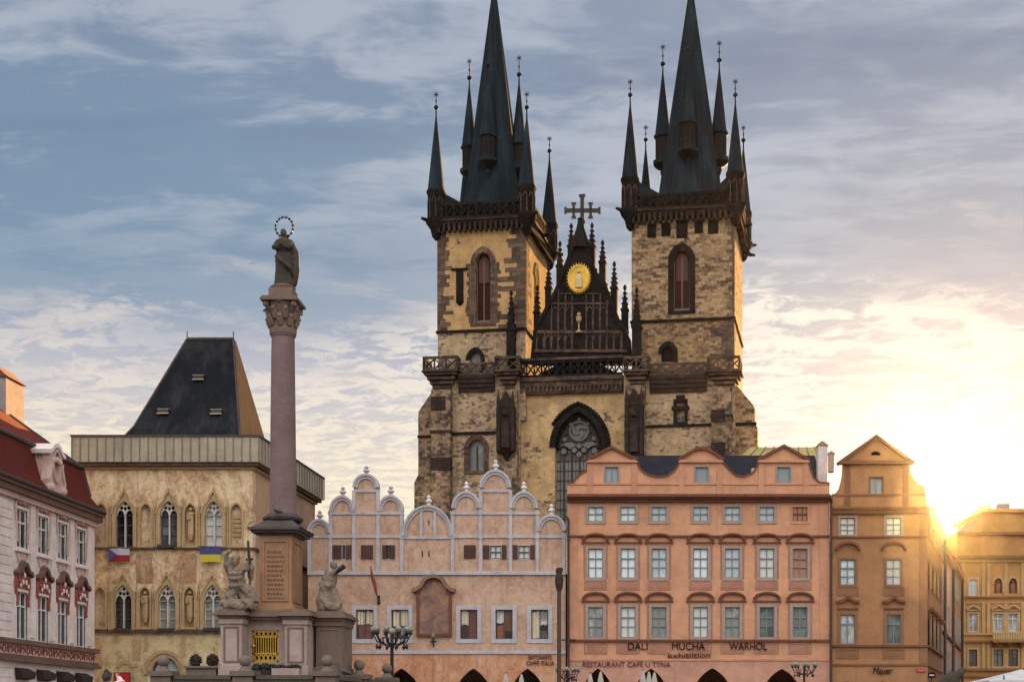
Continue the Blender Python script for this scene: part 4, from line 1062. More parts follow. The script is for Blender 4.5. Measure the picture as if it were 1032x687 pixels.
# framed wall painting
wp = thing('wall_painting', 'tall faded painting in a shouldered brown frame on the peach gabled house', 'painting', (su(437.5) + SF.X0, 103.9, sz(639.5)))
pz = lambda y: sz(y) - sz(639.5); pu = lambda x: su(x) - su(437.5)
prof = [(pu(421.5), 0), (pu(454), 0), (pu(454), pz(597))] + [(pu(437.5) + (pu(452) - pu(437.5)) * cos(t * pi / 12), pz(597) + (pz(583.5) - pz(597)) * sin(t * pi / 12)) for t in range(0, 13)] + [(pu(421.5), pz(597))]
m = MB(); m.plate(prof, [], -.06, .08); m.build('canvas', 'faded_fresco', wp)
m = MB(); m.strip(prof, .2, -.14, .08, True); fr_ = m.build('frame', 'pink_cornice', wp)
m = MB(); hoodp = [(pu(415.5), pz(595)), (pu(420), pz(594)), (pu(425), pz(590))] + [(pu(437.5) + (pu(449) - pu(437.5)) * cos(t), pz(590) + (pz(580.5) - pz(590)) * sin(t)) for t in [pi - pi * k / 10 for k in range(1, 10)]] + [(pu(450), pz(590)), (pu(455), pz(594)), (pu(459.5), pz(595))]
m.strip(hoodp, .26, -.35, .08); m.build('hood_moulding', 'hood_stone', wp)
wl_ = thing('wall_lantern', 'small iron bracket lantern under the faded wall painting', 'lantern', (su(437) + SF.X0, 103.93, sz(651)))
m = MB(); m.tube([(0, 0, 0), (0, -.12, .3), (0, -.2, .62)], .05, 6); m.tube([(-.22, -.15, .36), (.22, -.15, .36)], .04, 6); m.sphere((0, -.14, .36), .12, 8, 6); m.build('bracket', 'iron', wl_)
m = MB(); m.lathe([(.08, .6), (.14, .68), (.14, .85), (.03, .98)], 0, -.2, 8); m.build('lamp_glass', 'globe_glass', wl_)
fp = thing('flag_pole', 'slanted pole with a furled red and dark flag above two pale framed windows', 'flag', (su(382) + SF.X0, 103.9, sz(607)))
m = MB(); m.tube([(0, 0, .05), (-.12, -.7, 1.1), (-.32, -1.4, 2.5)], .04, 6); m.sphere((0, 0, .0), .13, 8, 6); m.tube([(0, .0, -.1), (.02, .0, .5)], .08, 6); m.build('pole', 'iron', fp)
m = MB(); m.tube([(-.07, -.4, .5), (-.14, -.8, 1.2), (-.25, -1.15, 1.75), (-.31, -1.38, 2.3)], [.06, .15, .13, .05], 8); m.build('furled_flag', 'palace_red', fp)
s1 = text('wall_lettering', 'RISTORANTE', .45, su(544.5), sz(662), -.10, 'lettering_brown', None, su(556) - su(533), loc=(SF.X0, 104, 0))
tag(s1, 'upper line of small brown wall lettering above the right arch of the peach house', 'lettering')
s2 = text('wall_lettering', 'CAFFÈ ITALIA', .42, su(544.5), sz(668), -.10, 'lettering_brown', None, su(559) - su(531), loc=(SF.X0, 104, 0))
tag(s2, 'lower line of small brown wall lettering above the right arch of the peach house', 'lettering')

# ---------------------------------------------------------------- salmon house
PF = Frame(704, 103.6)
pink = PF.thing('salmon_house', 'broad salmon house with three pedimented attic gables and four pointed arcade arches', 'house')
qu, qz = PF.u, PF.z
xs = [600.3, 633, 664.2, 706, 738, 772.8, 806.3]
gw = qu(607.7) - qu(593)
R1 = (sz(525.5), sz(511.5)); R2 = (qz(582), qz(552.5)); R3 = (qz(642), qz(611.4))
holes = []
for i, x in enumerate(xs):
    for lo, hi in (R1, R2, R3): holes.append(rect(qu(x) - gw / 2, qu(x) + gw / 2, lo, hi))
for c in (616.6, 707.3, 789.8): holes.append(rect(qu(c - 6.5), qu(c + 6.5), qz(485.5), qz(470.5)))
arc_p = [(602.5, 17, 673), (656, 18, 673), (718, 20.5, 672.7), (788, 20.5, 673.5)]
for c, hw, y in arc_p: holes.append(arch(qu(c), qu(c + hw) - qu(c), .02, 3.2, qz(y), 12))
def P_(l): return [(qu(a), qz(b)) for a, b in l]
topo = P_([(836, 487), (826, 486), (820, 481), (817, 473), (815, 464)]) + P_([(790, 449.7), (764.5, 463.5), (763, 471), (758, 477), (750, 480.3), (742, 479), (735, 473.5), (728.5, 464.5), (728, 464)])
seg = [(707 + 21 * cos(radians(a)), 464 - 12 * sin(radians(a)) * (1.0)) for a in (20, 45, 68, 90, 112, 135, 160)]
topo += P_([(728, 463), (721, 457.5), (713, 453.2), (707, 452.2), (701, 453.2), (693, 457.5), (685, 463.5), (684, 469), (680, 474), (673, 479), (665, 480.6), (657, 479.5), (650, 477), (645, 472.5), (642, 464)])
topo += P_([(616.4, 451.2), (591.6, 464), (591.5, 474), (586, 477), (580, 482.5), (577.5, 486), (571.7, 487)])
outer = [(qu(571.7), 0), (qu(836), 0)] + topo
m = MB(); m.plate(outer, holes, 0, .6); pwall = m.build('wall', 'pink_plaster', pink)
m = MB(); m.shell(qu(571.7), qu(836), .6, 15, 0, qz(500)); m.build('house_body', 'pink_plaster', pink)
m = MB(); zA, zB = qz(497), qz(457.5, 0, 6)
m.add([(qu(572), .62, zA), (qu(835), .62, zA), (qu(832), 6.5, zB), (qu(575) + 4, 6.5, zB), (qu(575) + 4, 9, zB), (qu(832), 9, zB), (qu(572), 15, zA), (qu(835), 15, zA)],
      [(0, 1, 2, 3), (3, 2, 5, 4), (4, 5, 7, 6), (0, 3, 4, 6), (1, 7, 5, 2)]); proof = m.build('roof', 'roof_navy', pink)
m = MB(); a_, b_ = 757, 763.5; t_ = .3; m.box(qu(a_, 2.2), qu(b_, 2.2), 1.6, 2.4, qz(476.5, 0, 2.2), qz(473, 0, 2.2)); m.build('skylight', 'tracery_pale', proof)
# ground storey and mezzanine band
m = MB(); m.plate(rect(qu(571.6), qu(836.1), .01, qz(664.4)), [arch(qu(c), qu(c + hw) - qu(c), .02, 3.2, qz(y), 12) for c, hw, y in arc_p], -.05, 0); m.build('base_wall', 'pink_ground', pink)
def band(y0, y1, pr, mat='pink_cornice', a=571.4, b=836.3, par=None, nm='string_course', fu=None, fz=None):
    fu = fu or qu; fz = fz or qz
    q = MB(); q.box(fu(a), fu(b), -pr, 0, fz(y1), fz(y0)); return q.build(nm, mat, par or pwall)
q = MB()
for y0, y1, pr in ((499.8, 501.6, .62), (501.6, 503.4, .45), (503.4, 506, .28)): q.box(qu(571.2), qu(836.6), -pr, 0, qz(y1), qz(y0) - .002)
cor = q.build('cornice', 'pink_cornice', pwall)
q = MB()
for i in range(88): x = qu(572) + (qu(836) - qu(572)) * (i + .5) / 88; q.lathe([(.1, qz(499.8)), (.1, qz(498.7)), (.02, qz(498.3))], x, -.5, 6)
t_ = q.build('roof_tiles', 'tile_cap', cor); t_['kind'] = 'stuff'
band(487, 488.3, .06, 'pink_pilaster'); band(539.2, 541.2, .14); band(644, 646.2, .18); band(663.6, 665.4, .1, 'pink_pilaster')
# pilaster strips
for a, b in ((572.5, 582.5), (826, 835)):
    q = MB(); q.box(qu(a), qu(b), -.045, 0, qz(644), qz(541.2)); q.build('pilaster', 'pink_pilaster', pwall)
    q = MB(); q.box(qu(a), qu(b), -.045, 0, qz(539.2), qz(506)); q.build('pilaster', 'pink_pilaster', pwall)
for x in (582.5 + 2, 612.5, 648.5, 685, 722, 755.2, 789.5, 822):
    pass
for ga, gb in ((591.7, 642), (684.5, 728), (764.5, 815)):
    for a, b in ((ga, ga + 5.5), (gb - 5.5, gb)):
        q = MB(); q.box(qu(a), qu(b), -.05, 0, qz(499.8), qz(488.3)); q.build('pilaster', 'pink_pilaster', pwall)
        q = MB(); q.box(qu(a), qu(b), -.05, 0, qz(486.9), qz(466)); q.build('pilaster', 'pink_pilaster', pwall)
    q = MB(); q.box(qu(ga - 1), qu(gb + 1), -.2, .1, qz(466), qz(463.6)); q.build('gable_cornice', 'pink_pilaster', pwall)
def rake(l):
    q = MB(); q.strip(P_(l), .19, -.2, .5); q.build('raking_cornice', 'pink_cornice', pwall)
rake([(590.5, 463.8), (616.4, 450.6), (643, 463.8)]); rake([(763.3, 463.5), (790, 449.2), (816, 463.8)])
rake([(683, 463.8), (693, 457.2), (701, 452.8), (707, 451.7), (713, 452.8), (721, 457.2), (729.5, 463.8)])
for l in ([(571.7, 486.8), (577.5, 485.8), (580, 482.3), (586, 476.8), (591.3, 473.8)], [(642.3, 466), (645, 472.3), (650, 476.8), (657, 479.3), (665, 480.4), (673, 478.8), (680, 473.8), (684, 467)], [(728.7, 466), (735, 473.3), (742, 478.8), (750, 480.1), (758, 476.8), (763, 470.8), (764.2, 466)], [(815.3, 466), (817, 473), (820, 481), (826, 486), (836, 486.8)]):
    q = MB(); q.strip(P_(l), .12, -.08, .5); q.build('wing_coping', 'pink_cornice', pwall)
# windows
sash_window(pwall, qu(623.1) - qu(610.1), qz(470.5) - qz(485.5), .12, 'grey_surround', 'sash_greygreen', 'pane_attic', (1, ()), .04, .12, .05, loc=(qu(616.6), 0, qz(485.5)), name='attic_window')
sash_window(pwall, qu(623.1) - qu(610.1), qz(470.5) - qz(485.5), .12, 'grey_surround', 'sash_greygreen', 'pane_attic', (0, ()), .04, .12, .05, loc=(qu(707.3), 0, qz(485.5)), name='attic_window')
sash_window(pwall, qu(623.1) - qu(610.1), qz(470.5) - qz(485.5), .12, 'grey_surround', 'sash_greygreen', 'pane_attic', (0, ()), .04, .12, .05, loc=(qu(789.8), 0, qz(485.5)), name='attic_window')
w1 = w2 = w3 = None
for i, x in enumerate(xs):
    if i == 6:
        sash_window(pwall, gw, R1[1] - R1[0], .2, 'pink_pilaster', 'pink_cornice', 'pane_blind', (2, (.5,)), .04, .08, .04, loc=(qu(x), 0, R1[0]), name='blind_window')
    elif w1 is None: w1 = sash_window(pwall, gw, R1[1] - R1[0], .2, 'grey_surround', 'sash_greygreen', 'pane_painted_sky', (1, (.5,)), .04, .14, .06, loc=(qu(x), 0, R1[0]))
    else: kids_copy(w1, pwall, (qu(x), 0, R1[0]))
    pm = 'pane_painted_sky' if i < 5 else 'pane_pale'
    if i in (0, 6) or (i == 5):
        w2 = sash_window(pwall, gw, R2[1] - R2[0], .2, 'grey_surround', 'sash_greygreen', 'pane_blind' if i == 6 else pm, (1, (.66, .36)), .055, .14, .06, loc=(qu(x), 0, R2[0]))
        w3 = sash_window(pwall, gw, R3[1] - R3[0], .22, 'grey_surround', 'sash_greygreen', 'pane_pale' if i < 5 else 'pane_teal', (1, (.66, .36)), .055, .14, .06, loc=(qu(x), 0, R3[0]))
        for wx, rr in ((w2, R2), (w3, R3)):
            pass
    else:
        w2 = kids_copy(w2, pwall, (qu(x), 0, R2[0])); w3 = kids_copy(w3, pwall, (qu(x), 0, R3[0]))
hood = None; apron = None
for i, x in enumerate(xs):
    for (lo, hi), hy, py0 in ((R2, 535.8, 588.5), (R3, 594.2, 657)):
        loc = (qu(x), 0, hi)
        if hood is None:
            m = MB(); e = .2
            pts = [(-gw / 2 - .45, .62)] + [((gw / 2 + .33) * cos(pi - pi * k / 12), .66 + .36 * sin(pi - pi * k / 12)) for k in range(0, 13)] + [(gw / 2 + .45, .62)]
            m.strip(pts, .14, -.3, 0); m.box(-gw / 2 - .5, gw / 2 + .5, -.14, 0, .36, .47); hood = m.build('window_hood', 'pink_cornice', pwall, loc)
            m = MB(); m.prism([(-gw / 2 - .2, .47)] + [(gw / 2 + .2, .47)] + [((gw / 2 + .2) * cos(pi * k / 10), .6 + .33 * sin(pi * k / 10)) for k in range(0, 11)], -.05, -.001); m.box(-gw / 2 - .34, gw / 2 + .34, -.05, -.001, .225, .36); m.build('hood_panel', 'pink_pilaster', hood)
        else: kids_copy(hood, pwall, loc)
    zt, zb_ = qz(583.6), qz(593)
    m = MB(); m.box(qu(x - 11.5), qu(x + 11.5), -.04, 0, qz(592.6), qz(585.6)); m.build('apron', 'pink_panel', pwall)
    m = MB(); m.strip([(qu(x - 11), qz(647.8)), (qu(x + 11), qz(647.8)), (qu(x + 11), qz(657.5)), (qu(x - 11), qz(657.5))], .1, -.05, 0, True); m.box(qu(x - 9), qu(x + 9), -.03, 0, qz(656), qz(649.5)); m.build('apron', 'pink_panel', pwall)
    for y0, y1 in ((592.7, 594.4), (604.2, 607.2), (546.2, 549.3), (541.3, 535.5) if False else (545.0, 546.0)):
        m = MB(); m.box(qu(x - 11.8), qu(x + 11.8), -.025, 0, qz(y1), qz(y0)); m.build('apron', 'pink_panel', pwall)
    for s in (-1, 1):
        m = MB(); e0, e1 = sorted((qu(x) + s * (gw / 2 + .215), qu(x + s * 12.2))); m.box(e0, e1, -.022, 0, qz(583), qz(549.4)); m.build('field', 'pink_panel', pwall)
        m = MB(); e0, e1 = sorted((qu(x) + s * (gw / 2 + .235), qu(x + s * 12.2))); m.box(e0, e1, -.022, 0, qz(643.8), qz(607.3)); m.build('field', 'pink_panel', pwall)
    # narrow darker field joining each tier
    m = MB(); m.box(qu(x - 10.8), qu(x + 10.8), -.03, -.0, qz(551), qz(549.8)); m.build('apron', 'pink_pilaster', pwall)
def wallword(body, x0, x1, y, size, label, mat='lettering_black', bold=0.0):
    o = text('wall_sign', body, size, qu((x0 + x1) / 2), qz(y), -.10, mat, None, qu(x1) - qu(x0), loc=(PF.X0, PF.Y0, 0), ext=.025, bold=bold); tag(o, label, 'sign'); return o
wallword('DALI', 633, 652.5, 651.2, .74, 'black four letter word, leftmost of the large names on the salmon house')
wallword('MUCHA', 677, 710, 651.2, .74, 'black five letter word with a lower case word under it on the salmon house')
wallword('exhibition', 673, 716, 660.2, .52, 'spaced lower case black lettering hanging under the middle name on the salmon house')
wallword('WARHOL', 735, 773, 651.2, .74, 'black six letter word, rightmost of the large names on the salmon house')
wallword('RESTAURANT CAFÉ U TÝNA', 587, 675.5, 669.3, .52, 'long thin brown lettering above the two left arches of the salmon house', 'lettering_brown', 0)
# neighbours behind the roof: white chimney and yellow metal roof
chm = PF.thing('chimney_stack', 'tall white chimney with a tiled cap at the right end of the salmon house roof', 'chimney')
m = MB(); m.box(qu(824.6, 2), qu(834, 2), 2, 3.0, qz(490, 0, 2), qz(449.5, 0, 2)); m.build('shaft', 'chimney_white', chm)
m = MB(); a, b = qu(823.6, 2), qu(835, 2); m.lathe([((b - a) * .7, qz(449.5, 0, 2)), ((b - a) * .72, qz(448, 0, 2)), (.1, qz(443, 0, 2))], (a + b) / 2, 2.5, 4, pi / 4, 1, .9); m.build('tiled_cap', 'tile_brown', chm)
chm2 = PF.thing('chimney_stack', 'short brown chimney just right of the tall white one', 'chimney')
m = MB(); m.box(qu(835.6, 4), qu(840.6, 4), 4, 4.6, qz(475, 0, 4), qz(458, 0, 4)); m.build('shaft', 'chimney_cream', chm2)
m = MB(); m.lathe([(.36, qz(458, 0, 4)), (.36, qz(456, 0, 4)), (.05, qz(453.5, 0, 4))], qu(838.1, 4), 4.3, 4, pi / 4); m.build('tiled_cap', 'tile_brown', chm2)
YR = Frame(790, 122)
yh = YR.thing('rear_house', 'house with a bright yellow metal roof peeping over the salmon house', 'house')
m = MB(); A, B = YR.u(738), YR.u(828)
m.box(A, B, 0, 10, 0, YR.z(467)); m.build('wall', 'chimney_cream', yh)
m = MB(); z0, z1 = YR.z(466.5), YR.z(450.5, 0, 5)
m.add([(A - .2, -.3, z0), (B + .2, -.3, z0), (B, 5, z1), (YR.u(756, 5), 5, z1), (A, 10.3, z0), (B, 10.3, z0)], [(0, 1, 2, 3), (3, 2, 5, 4), (0, 3, 4), (1, 5, 2)]); rf = m.build('roof', 'roof_yellow', yh)
m = MB()
for i in range(9):
    t = i / 8; x0 = A + (B - A) * t; x1 = YR.u(756, 5) + (B - YR.u(756, 5)) * t; m.tube([(x0, -.28, z0 + .05), (x1, 5, z1 + .05)], .05, 5)
m.build('roof_seams', 'tile_brown', rf)

# drain pipes
dp = PF.thing('drain_pipe', 'dark drain pipe in the joint between the peach and salmon houses', 'pipe')
m = MB(); x = qu(573.2); m.tube([(x - .25, -.3, qz(520)), (x - .1, -.32, qz(521.5)), (x, -.3, qz(524)), (x, -.3, 0)], .09, 8)
for y in (545, 580, 615, 650): m.lathe([(.13, qz(y)), (.13, qz(y - 1.2))], x, -.3, 8)
m.tube([(x - .5, -.2, qz(644.5)), (x + .5, -.2, qz(644.5))], .06, 6); m.build('pipe', 'pipe_dark', dp)
dp2 = PF.thing('drain_pipe', 'dark drain pipe in the joint between the salmon and orange houses', 'pipe')
m = MB(); x = qu(836.9); m.tube([(x, -.6, qz(503)), (x, -.3, qz(508)), (x, -.3, 0)], .1, 8)
for y in (525, 560, 600, 640): m.lathe([(.14, qz(y)), (.14, qz(y - 1.2))], x, -.3, 8)
m.build('pipe', 'pipe_dark', dp2)

# ---------------------------------------------------------------- orange house on the lane corner
OF = Frame(886, 103.8)
orange = OF.thing('orange_house', 'ochre orange house with one pedimented gable at the corner of the lane', 'house')
ou, oz = OF.u, OF.z
def O_(l): return [(ou(a), oz(b)) for a, b in l]
ox = [854.3, 900.6]
ow = ou(861.6) - ou(846.9)
Q1 = (oz(539), oz(521.5)); Q2 = (oz(589), oz(563.5)); Q3 = (oz(648.3), oz(619))
holes = [rect(ou(x) - ow / 2, ou(x) + ow / 2, lo, hi) for x in ox for lo, hi in (Q1, Q2, Q3)]
holes.append(rect(ou(877), ou(889.5), oz(497.5), oz(481)))
holes.append([(ou(882.7) + a, oz(457.2) + b) for a, b in ((-.36, -.1), (.36, -.1), (.3, .12), (0, .2), (-.3, .12))])
arc_o = [(854, 19, 686), (889, 19, 686)]
for c, hw, y in arc_o: holes.append(arch(ou(c), ou(c + hw) - ou(c), .02, 3.0, oz(y), 10))
outer = [(ou(837.6), 0), (ou(934.8), 0)] + O_([(934.8, 512), (933.4, 500), (932, 490), (926, 487.5), (921, 482.5), (917.5, 475), (916.5, 466.5), (919.5, 466), (882.7, 440.3), (846, 466.5), (850, 467.5), (849, 480), (846, 492), (841, 497.5), (837.6, 499)])
m = MB(); m.plate(outer, holes, 0, .6); owall = m.build('wall', 'orange_plaster', orange)
lx, ly = .273, 1.0; LL = 17.0                       # direction of the lane
zE = oz(509)
m = MB(); A, B = ou(837.6), ou(934.8)
def xl(b, y): return b + lx * (y)
m.add([(A, .6, 0), (A, .6, zE), (A + 3, LL, 0), (A + 3, LL, zE), (xl(B, LL), LL, 0), (xl(B, LL), LL, zE)], [(0, 1, 3, 2), (2, 3, 5, 4)])
m.build('house_body', 'orange_plaster', orange)
m = MB(); m.add([(B, .6, 0), (xl(B, LL), LL, 0), (xl(B, LL), LL, zE), (B, .6, zE)], [(0, 1, 2, 3)]); osd = m.build('lane_wall', 'orange_trim', orange)
m = MB(); zr = oz(446)
m.add([(A, .61, zE), (B, .61, zE), ((A + B) / 2, .61, zr), (A + 3, LL, zE), (xl(B, LL), LL, zE), ((A + 3 + xl(B, LL)) / 2, LL, zr)], [(0, 2, 5, 3), (1, 4, 5, 2), (3, 5, 4)]); m.build('roof', 'roof_red_dark', orange)
def oband(y0, y1, pr, mat='orange_trim', a=837.4, b=935.2, nm='string_course'):
    q = MB(); q.box(ou(a), ou(b), -pr, 0, oz(y1), oz(y0)); return q.build(nm, mat, owall)
oband(464.5, 468, .35, 'orange_trim', 845.5, 920); oband(497.5, 499.2, .08, 'orange_panel', 838, 933)
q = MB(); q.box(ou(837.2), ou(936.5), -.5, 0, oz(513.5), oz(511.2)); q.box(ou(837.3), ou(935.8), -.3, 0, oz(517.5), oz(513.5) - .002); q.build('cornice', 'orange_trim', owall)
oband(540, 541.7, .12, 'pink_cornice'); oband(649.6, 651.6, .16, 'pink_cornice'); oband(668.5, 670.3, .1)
q = MB(); q.strip(O_([(844.5, 467.2), (882.7, 439.8), (920.8, 466.8)]), .22, -.25, .5); q.build('raking_cornice', 'orange_trim', owall)
for a, b in ((851, 857), (909.5, 915.5)):
    q = MB(); q.box(ou(a), ou(b), -.05, 0, oz(511), oz(499.4)); q.build('pilaster', 'orange_trim', owall)
    q = MB(); q.box(ou(a), ou(b), -.05, 0, oz(497.4), oz(468.2)); q.build('pilaster', 'orange_trim', owall)
for y0, y1 in ((517.6, 540), (541.8, 649.5), (651.7, 668.4)):
    q = MB(); q.box(ou(926.5), ou(934.6), -.045, 0, oz(y1), oz(y0)); q.build('pilaster', 'orange_panel', owall)
m = MB(); m.plate([(ou(882.7) + a, oz(457.2) + b) for a, b in ((-.36, -.1), (.36, -.1), (.3, .12), (0, .2), (-.3, .12))], [], .2, .25); m.build('oculus', 'void_dark', owall)
sash_window(owall, ou(889.5) - ou(877), oz(481) - oz(497.5), .1, 'orange_panel', 'sash_greygreen', 'pane_attic', (1, ()), .05, .14, .05, loc=(ou(883.2), 0, oz(497.5)), name='attic_window')
for i, x in enumerate(ox):
    sash_window(owall, ow, Q1[1] - Q1[0], .17, 'grey_surround', 'sash_greygreen', 'pane_pale', (1, (.62, .3)), .055, .14, .06, loc=(ou(x), 0, Q1[0]))
    sash_window(owall, ow, Q2[1] - Q2[0], .17, 'orange_panel', 'sash_greygreen', 'pane_painted_sky', (1, (.66, .33)), .055, .14, .06, loc=(ou(x), 0, Q2[0]))
    sash_window(owall, ow, Q3[1] - Q3[0], .2, 'orange_panel', 'sash_greygreen', 'pane_teal' if i else 'pane_pale', (1, (.68,)), .055, .14, .06, loc=(ou(x), 0, Q3[0]))
    q = MB(); q.strip([(ou(x - 12.5), oz(554))] + [(ou(x) + (ou(x + 11) - ou(x)) * cos(pi - pi * k / 10), oz(553) + .45 * sin(pi - pi * k / 10)) for k in range(11)] + [(ou(x + 12.5), oz(554))], .17, -.28, 0); q.build('window_hood', 'pink_cornice', owall)
    q = MB(); q.strip([(ou(x - 11.5), oz(606.5)), (ou(x - 6), oz(605.5)), (ou(x), oz(601.5)), (ou(x + 6), oz(605.5)), (ou(x + 11.5), oz(606.5))], .19, -.3, 0); q.box(ou(x - 10.5), ou(x + 10.5), -.12, 0, oz(613.8), oz(612.2)); q.build('window_hood', 'pink_cornice', owall)
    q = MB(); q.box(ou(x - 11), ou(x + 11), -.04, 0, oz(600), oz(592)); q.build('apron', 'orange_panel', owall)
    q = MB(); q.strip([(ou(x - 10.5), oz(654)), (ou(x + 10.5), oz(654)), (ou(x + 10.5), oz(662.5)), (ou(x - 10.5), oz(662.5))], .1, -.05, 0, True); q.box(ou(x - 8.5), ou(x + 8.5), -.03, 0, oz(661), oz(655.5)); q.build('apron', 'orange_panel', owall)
sg = text('wall_sign', 'Mauer', .72, ou(888.5), oz(675.5), -.1, 'lettering_black', None, ou(899) - ou(878.5), shear=.35, loc=(OF.X0, OF.Y0, 0), ext=.03, bold=.0); tag(sg, 'slanted black script lettering above the arches of the orange corner house', 'sign')
pl = thing('street_plate', 'small red street name plate on the corner of the orange house', 'sign', (ou(928) + OF.X0, 103.74, oz(675)))
m = MB(); m.box(-.34, .34, -.03, .03, -.12, .12); m.build('plate', 'sign_red', pl)
t_ = text('lettering', 'Týnská', .17, 0, 0, -.04, 'flag_white', pl, .5, ext=.005)
# lane side: openings, bands and pipes on the flank, then a second house behind
def lane(bm_base, u_, v0, v1, z0, z1, off=.05):
    """slab lying on a wall that runs along the lane from bm_base"""
    p = lambda v: (bm_base + lx * v, v); nx, ny = 1 / sqrt(1 + lx * lx), -lx / sqrt(1 + lx * lx)
    vs = []
    for z in (z0, z1):
        for v in (v0, v1):
            a, b = p(v); vs += [(a + .005 * nx, b + .005 * ny, z), (a + off * nx, b + off * ny, z)]
    m = MB(); m.add(vs, [(0, 1, 3, 2), (4, 5, 7, 6), (0, 1, 5, 4), (2, 3, 7, 6), (1, 3, 7, 5), (0, 2, 6, 4)]); return m
for (y0, y1, pr, mt) in ((511.2, 514.5, .5, 'orange_trim'), (540, 541.7, .14, 'pink_cornice'), (649.6, 651.6, .18, 'pink_cornice'), (668.5, 670.3, .12, 'orange_trim')):
    lane(B, 0, 0.02, LL, oz(y1), oz(y0), pr).build('string_course', mt, osd)
for k in range(4):
    v = 2.2 + k * 4.0
    for lo, hi in (Q1, Q2, Q3):
        o = lane(B, 0, v - .2, v + 1.4, lo - .15, hi + .15, .06).build('window', 'orange_panel', osd)
        lane(B, 0, v, v + 1.2, lo, hi, .075).build('pane', 'pane_teal', o)
        lane(B, 0, v + .56, v + .64, lo, hi, .09).build('sash', 'sash_greygreen', o)
    lane(B, 0, v - .4, v + 1.6, Q3[1] + .35, Q3[1] + .6, .35).build('window_hood', 'pink_cornice', osd)
m = MB(); m.tube([(xl(B, LL - .2) + .25, LL - .2, zE), (xl(B, LL - .2) + .25, LL - .2, 0)], .14, 8); m.build('drain_pipe', 'pipe_dark', osd)
# two narrower houses further down the lane
cx0 = B + lx * (LL + .02); v0 = LL + .02
for j, (dep, top_, mt, lab) in enumerate(((13.0, oz(509) - .8, 'lane_mauve', 'mauve house in the lane directly behind the orange corner house'), (17.0, oz(509) - .2, 'lane_brown', 'brown house at the far end of the lane before the yellow palace'))):
    hs = thing('lane_house', lab, 'house', (OF.X0, OF.Y0, 0)); 
    m = MB(); a = cx0; b = cx0 + lx * dep; w = 10
    m.add([(a - w, v0, 0), (a, v0, 0), (b, v0 + dep, 0), (b - w, v0 + dep, 0), (a - w, v0, top_), (a, v0, top_), (b, v0 + dep, top_), (b - w, v0 + dep, top_)], [(0, 1, 5, 4), (1, 2, 6, 5), (2, 3, 7, 6), (3, 0, 4, 7)])
    wl2 = m.build('wall', mt, hs)
    m = MB(); m.add([(a - w, v0, top_), (a + .5, v0, top_ - .2), (b + .5, v0 + dep, top_ - .2), (b - w, v0 + dep, top_), ((a + a - w) / 2, v0, top_ + 3), ((b + b - w) / 2, v0 + dep, top_ + 3)], [(1, 2, 5, 4), (0, 4, 5, 3), (0, 1, 4), (2, 3, 5)]); m.build('roof', 'roof_red_dark', hs)
    base0 = cx0 - lx * v0
    lane(base0, 0, v0 + .05, v0 + dep, top_ - .7, top_ - .25, .45).build('cornice', 'lane_brown', wl2)
    for zz in (5.0, 9.0): lane(base0, 0, v0 + .05, v0 + dep - .05, zz, zz + .25, .2).build('string_course', 'string_dark', wl2)
    n = int(dep / 3.4)
    for k in range(n):
        v = v0 + 1.2 + k * 3.4
        for lo in (5.8, 9.8, 13.6):
            if lo + 2.2 > top_ - .8: continue
            o = lane(base0, 0, v - .2, v + 1.4, lo - .15, lo + 2.25, .07).build('window', 'chimney_cream', wl2)
            lane(base0, 0, v, v + 1.2, lo, lo + 2.1, .09).build('pane', 'pane_teal', o)
            lane(base0, 0, v + .56, v + .64, lo, lo + 2.1, .1).build('sash', 'sash_white', o)
    vv = v0 + dep - .4; m = MB(); m.tube([(base0 + lx * vv + .25, vv, top_), (base0 + lx * vv + .25, vv, 0)], .14, 8); m.build('drain_pipe', 'pipe_dark', wl2)
    cx0, v0 = b + lx * .02, v0 + dep + .02

# ---------------------------------------------------------------- yellow palace at the end of the lane
YF = Frame(1010, 152)
yel = YF.thing('yellow_palace', 'ornate yellow palace with balcony and arched niches at the end of the lane', 'house')
yu, yz = YF.u, YF.z
yrow = {'A': (600, 583.5), 'B': (636, 618), 'C': (671, 654)}
bays = [980.5, 1006, 1021, 1047, 1072, 1098]
holes = []
for x in bays:
    for k, (b_, t_) in yrow.items():
        if k == 'A' and x in (1006, 1021): continue
        hw = 4.2 if x == 980.5 else 4.8; holes.append(rect(yu(x - hw), yu(x + hw), yz(b_), yz(t_)))
for x in (1006, 1021): holes.append(rarch(yu(x), yu(x + 4) - yu(x), yz(597.5), yz(588), yz(581.5)))
m = MB(); m.plate(rect(yu(965), yu(1120), 0, yz(537)), holes, 0, .5); yw = m.build('wall', 'yellow_plaster', yel)
m = MB(); m.shell(yu(965), yu(1120), .5, 16, 0, yz(537)); m.build('house_body', 'yellow_plaster', yel)
m = MB(); m.box(yu(990), yu(1119), .2, 12, yz(537), yz(516)); m.box(yu(985), yu(1119), -.2, 12.4, yz(516) + .001, yz(512.5)); att = m.build('attic_storey', 'yellow_plaster', yel)
m = MB(); z0, z1 = yz(537), yz(513); m.add([(yu(966), .1, z0), (yu(989.8), .1, z0), (yu(966), 15, z0), (yu(989.8), 15, z0), (yu(976), 4, yz(527)), (yu(989.8), 4, z1 - .6), (yu(976), 11, yz(527)), (yu(989.8), 11, z1 - .6)], [(0, 1, 5, 4), (2, 6, 7, 3), (0, 4, 6, 2), (4, 5, 7, 6)]); m.build('roof', 'tile_brown', yel)
m = MB()
for x in (1000, 1019): m.box(yu(x - 6), yu(x + 6), 3, 4, yz(512.4, 0, 3), yz(507, 0, 3))
for c in each(m, 'chimney', 'chimney_cream', yel): pass
def yb(y0, y1, pr, mat='yellow_trim', a=964.6, b=1120.4, nm='string_course'):
    q = MB(); q.box(yu(a), yu(b), -pr, 0, yz(y1), yz(y0)); return q.build(nm, mat, yw)
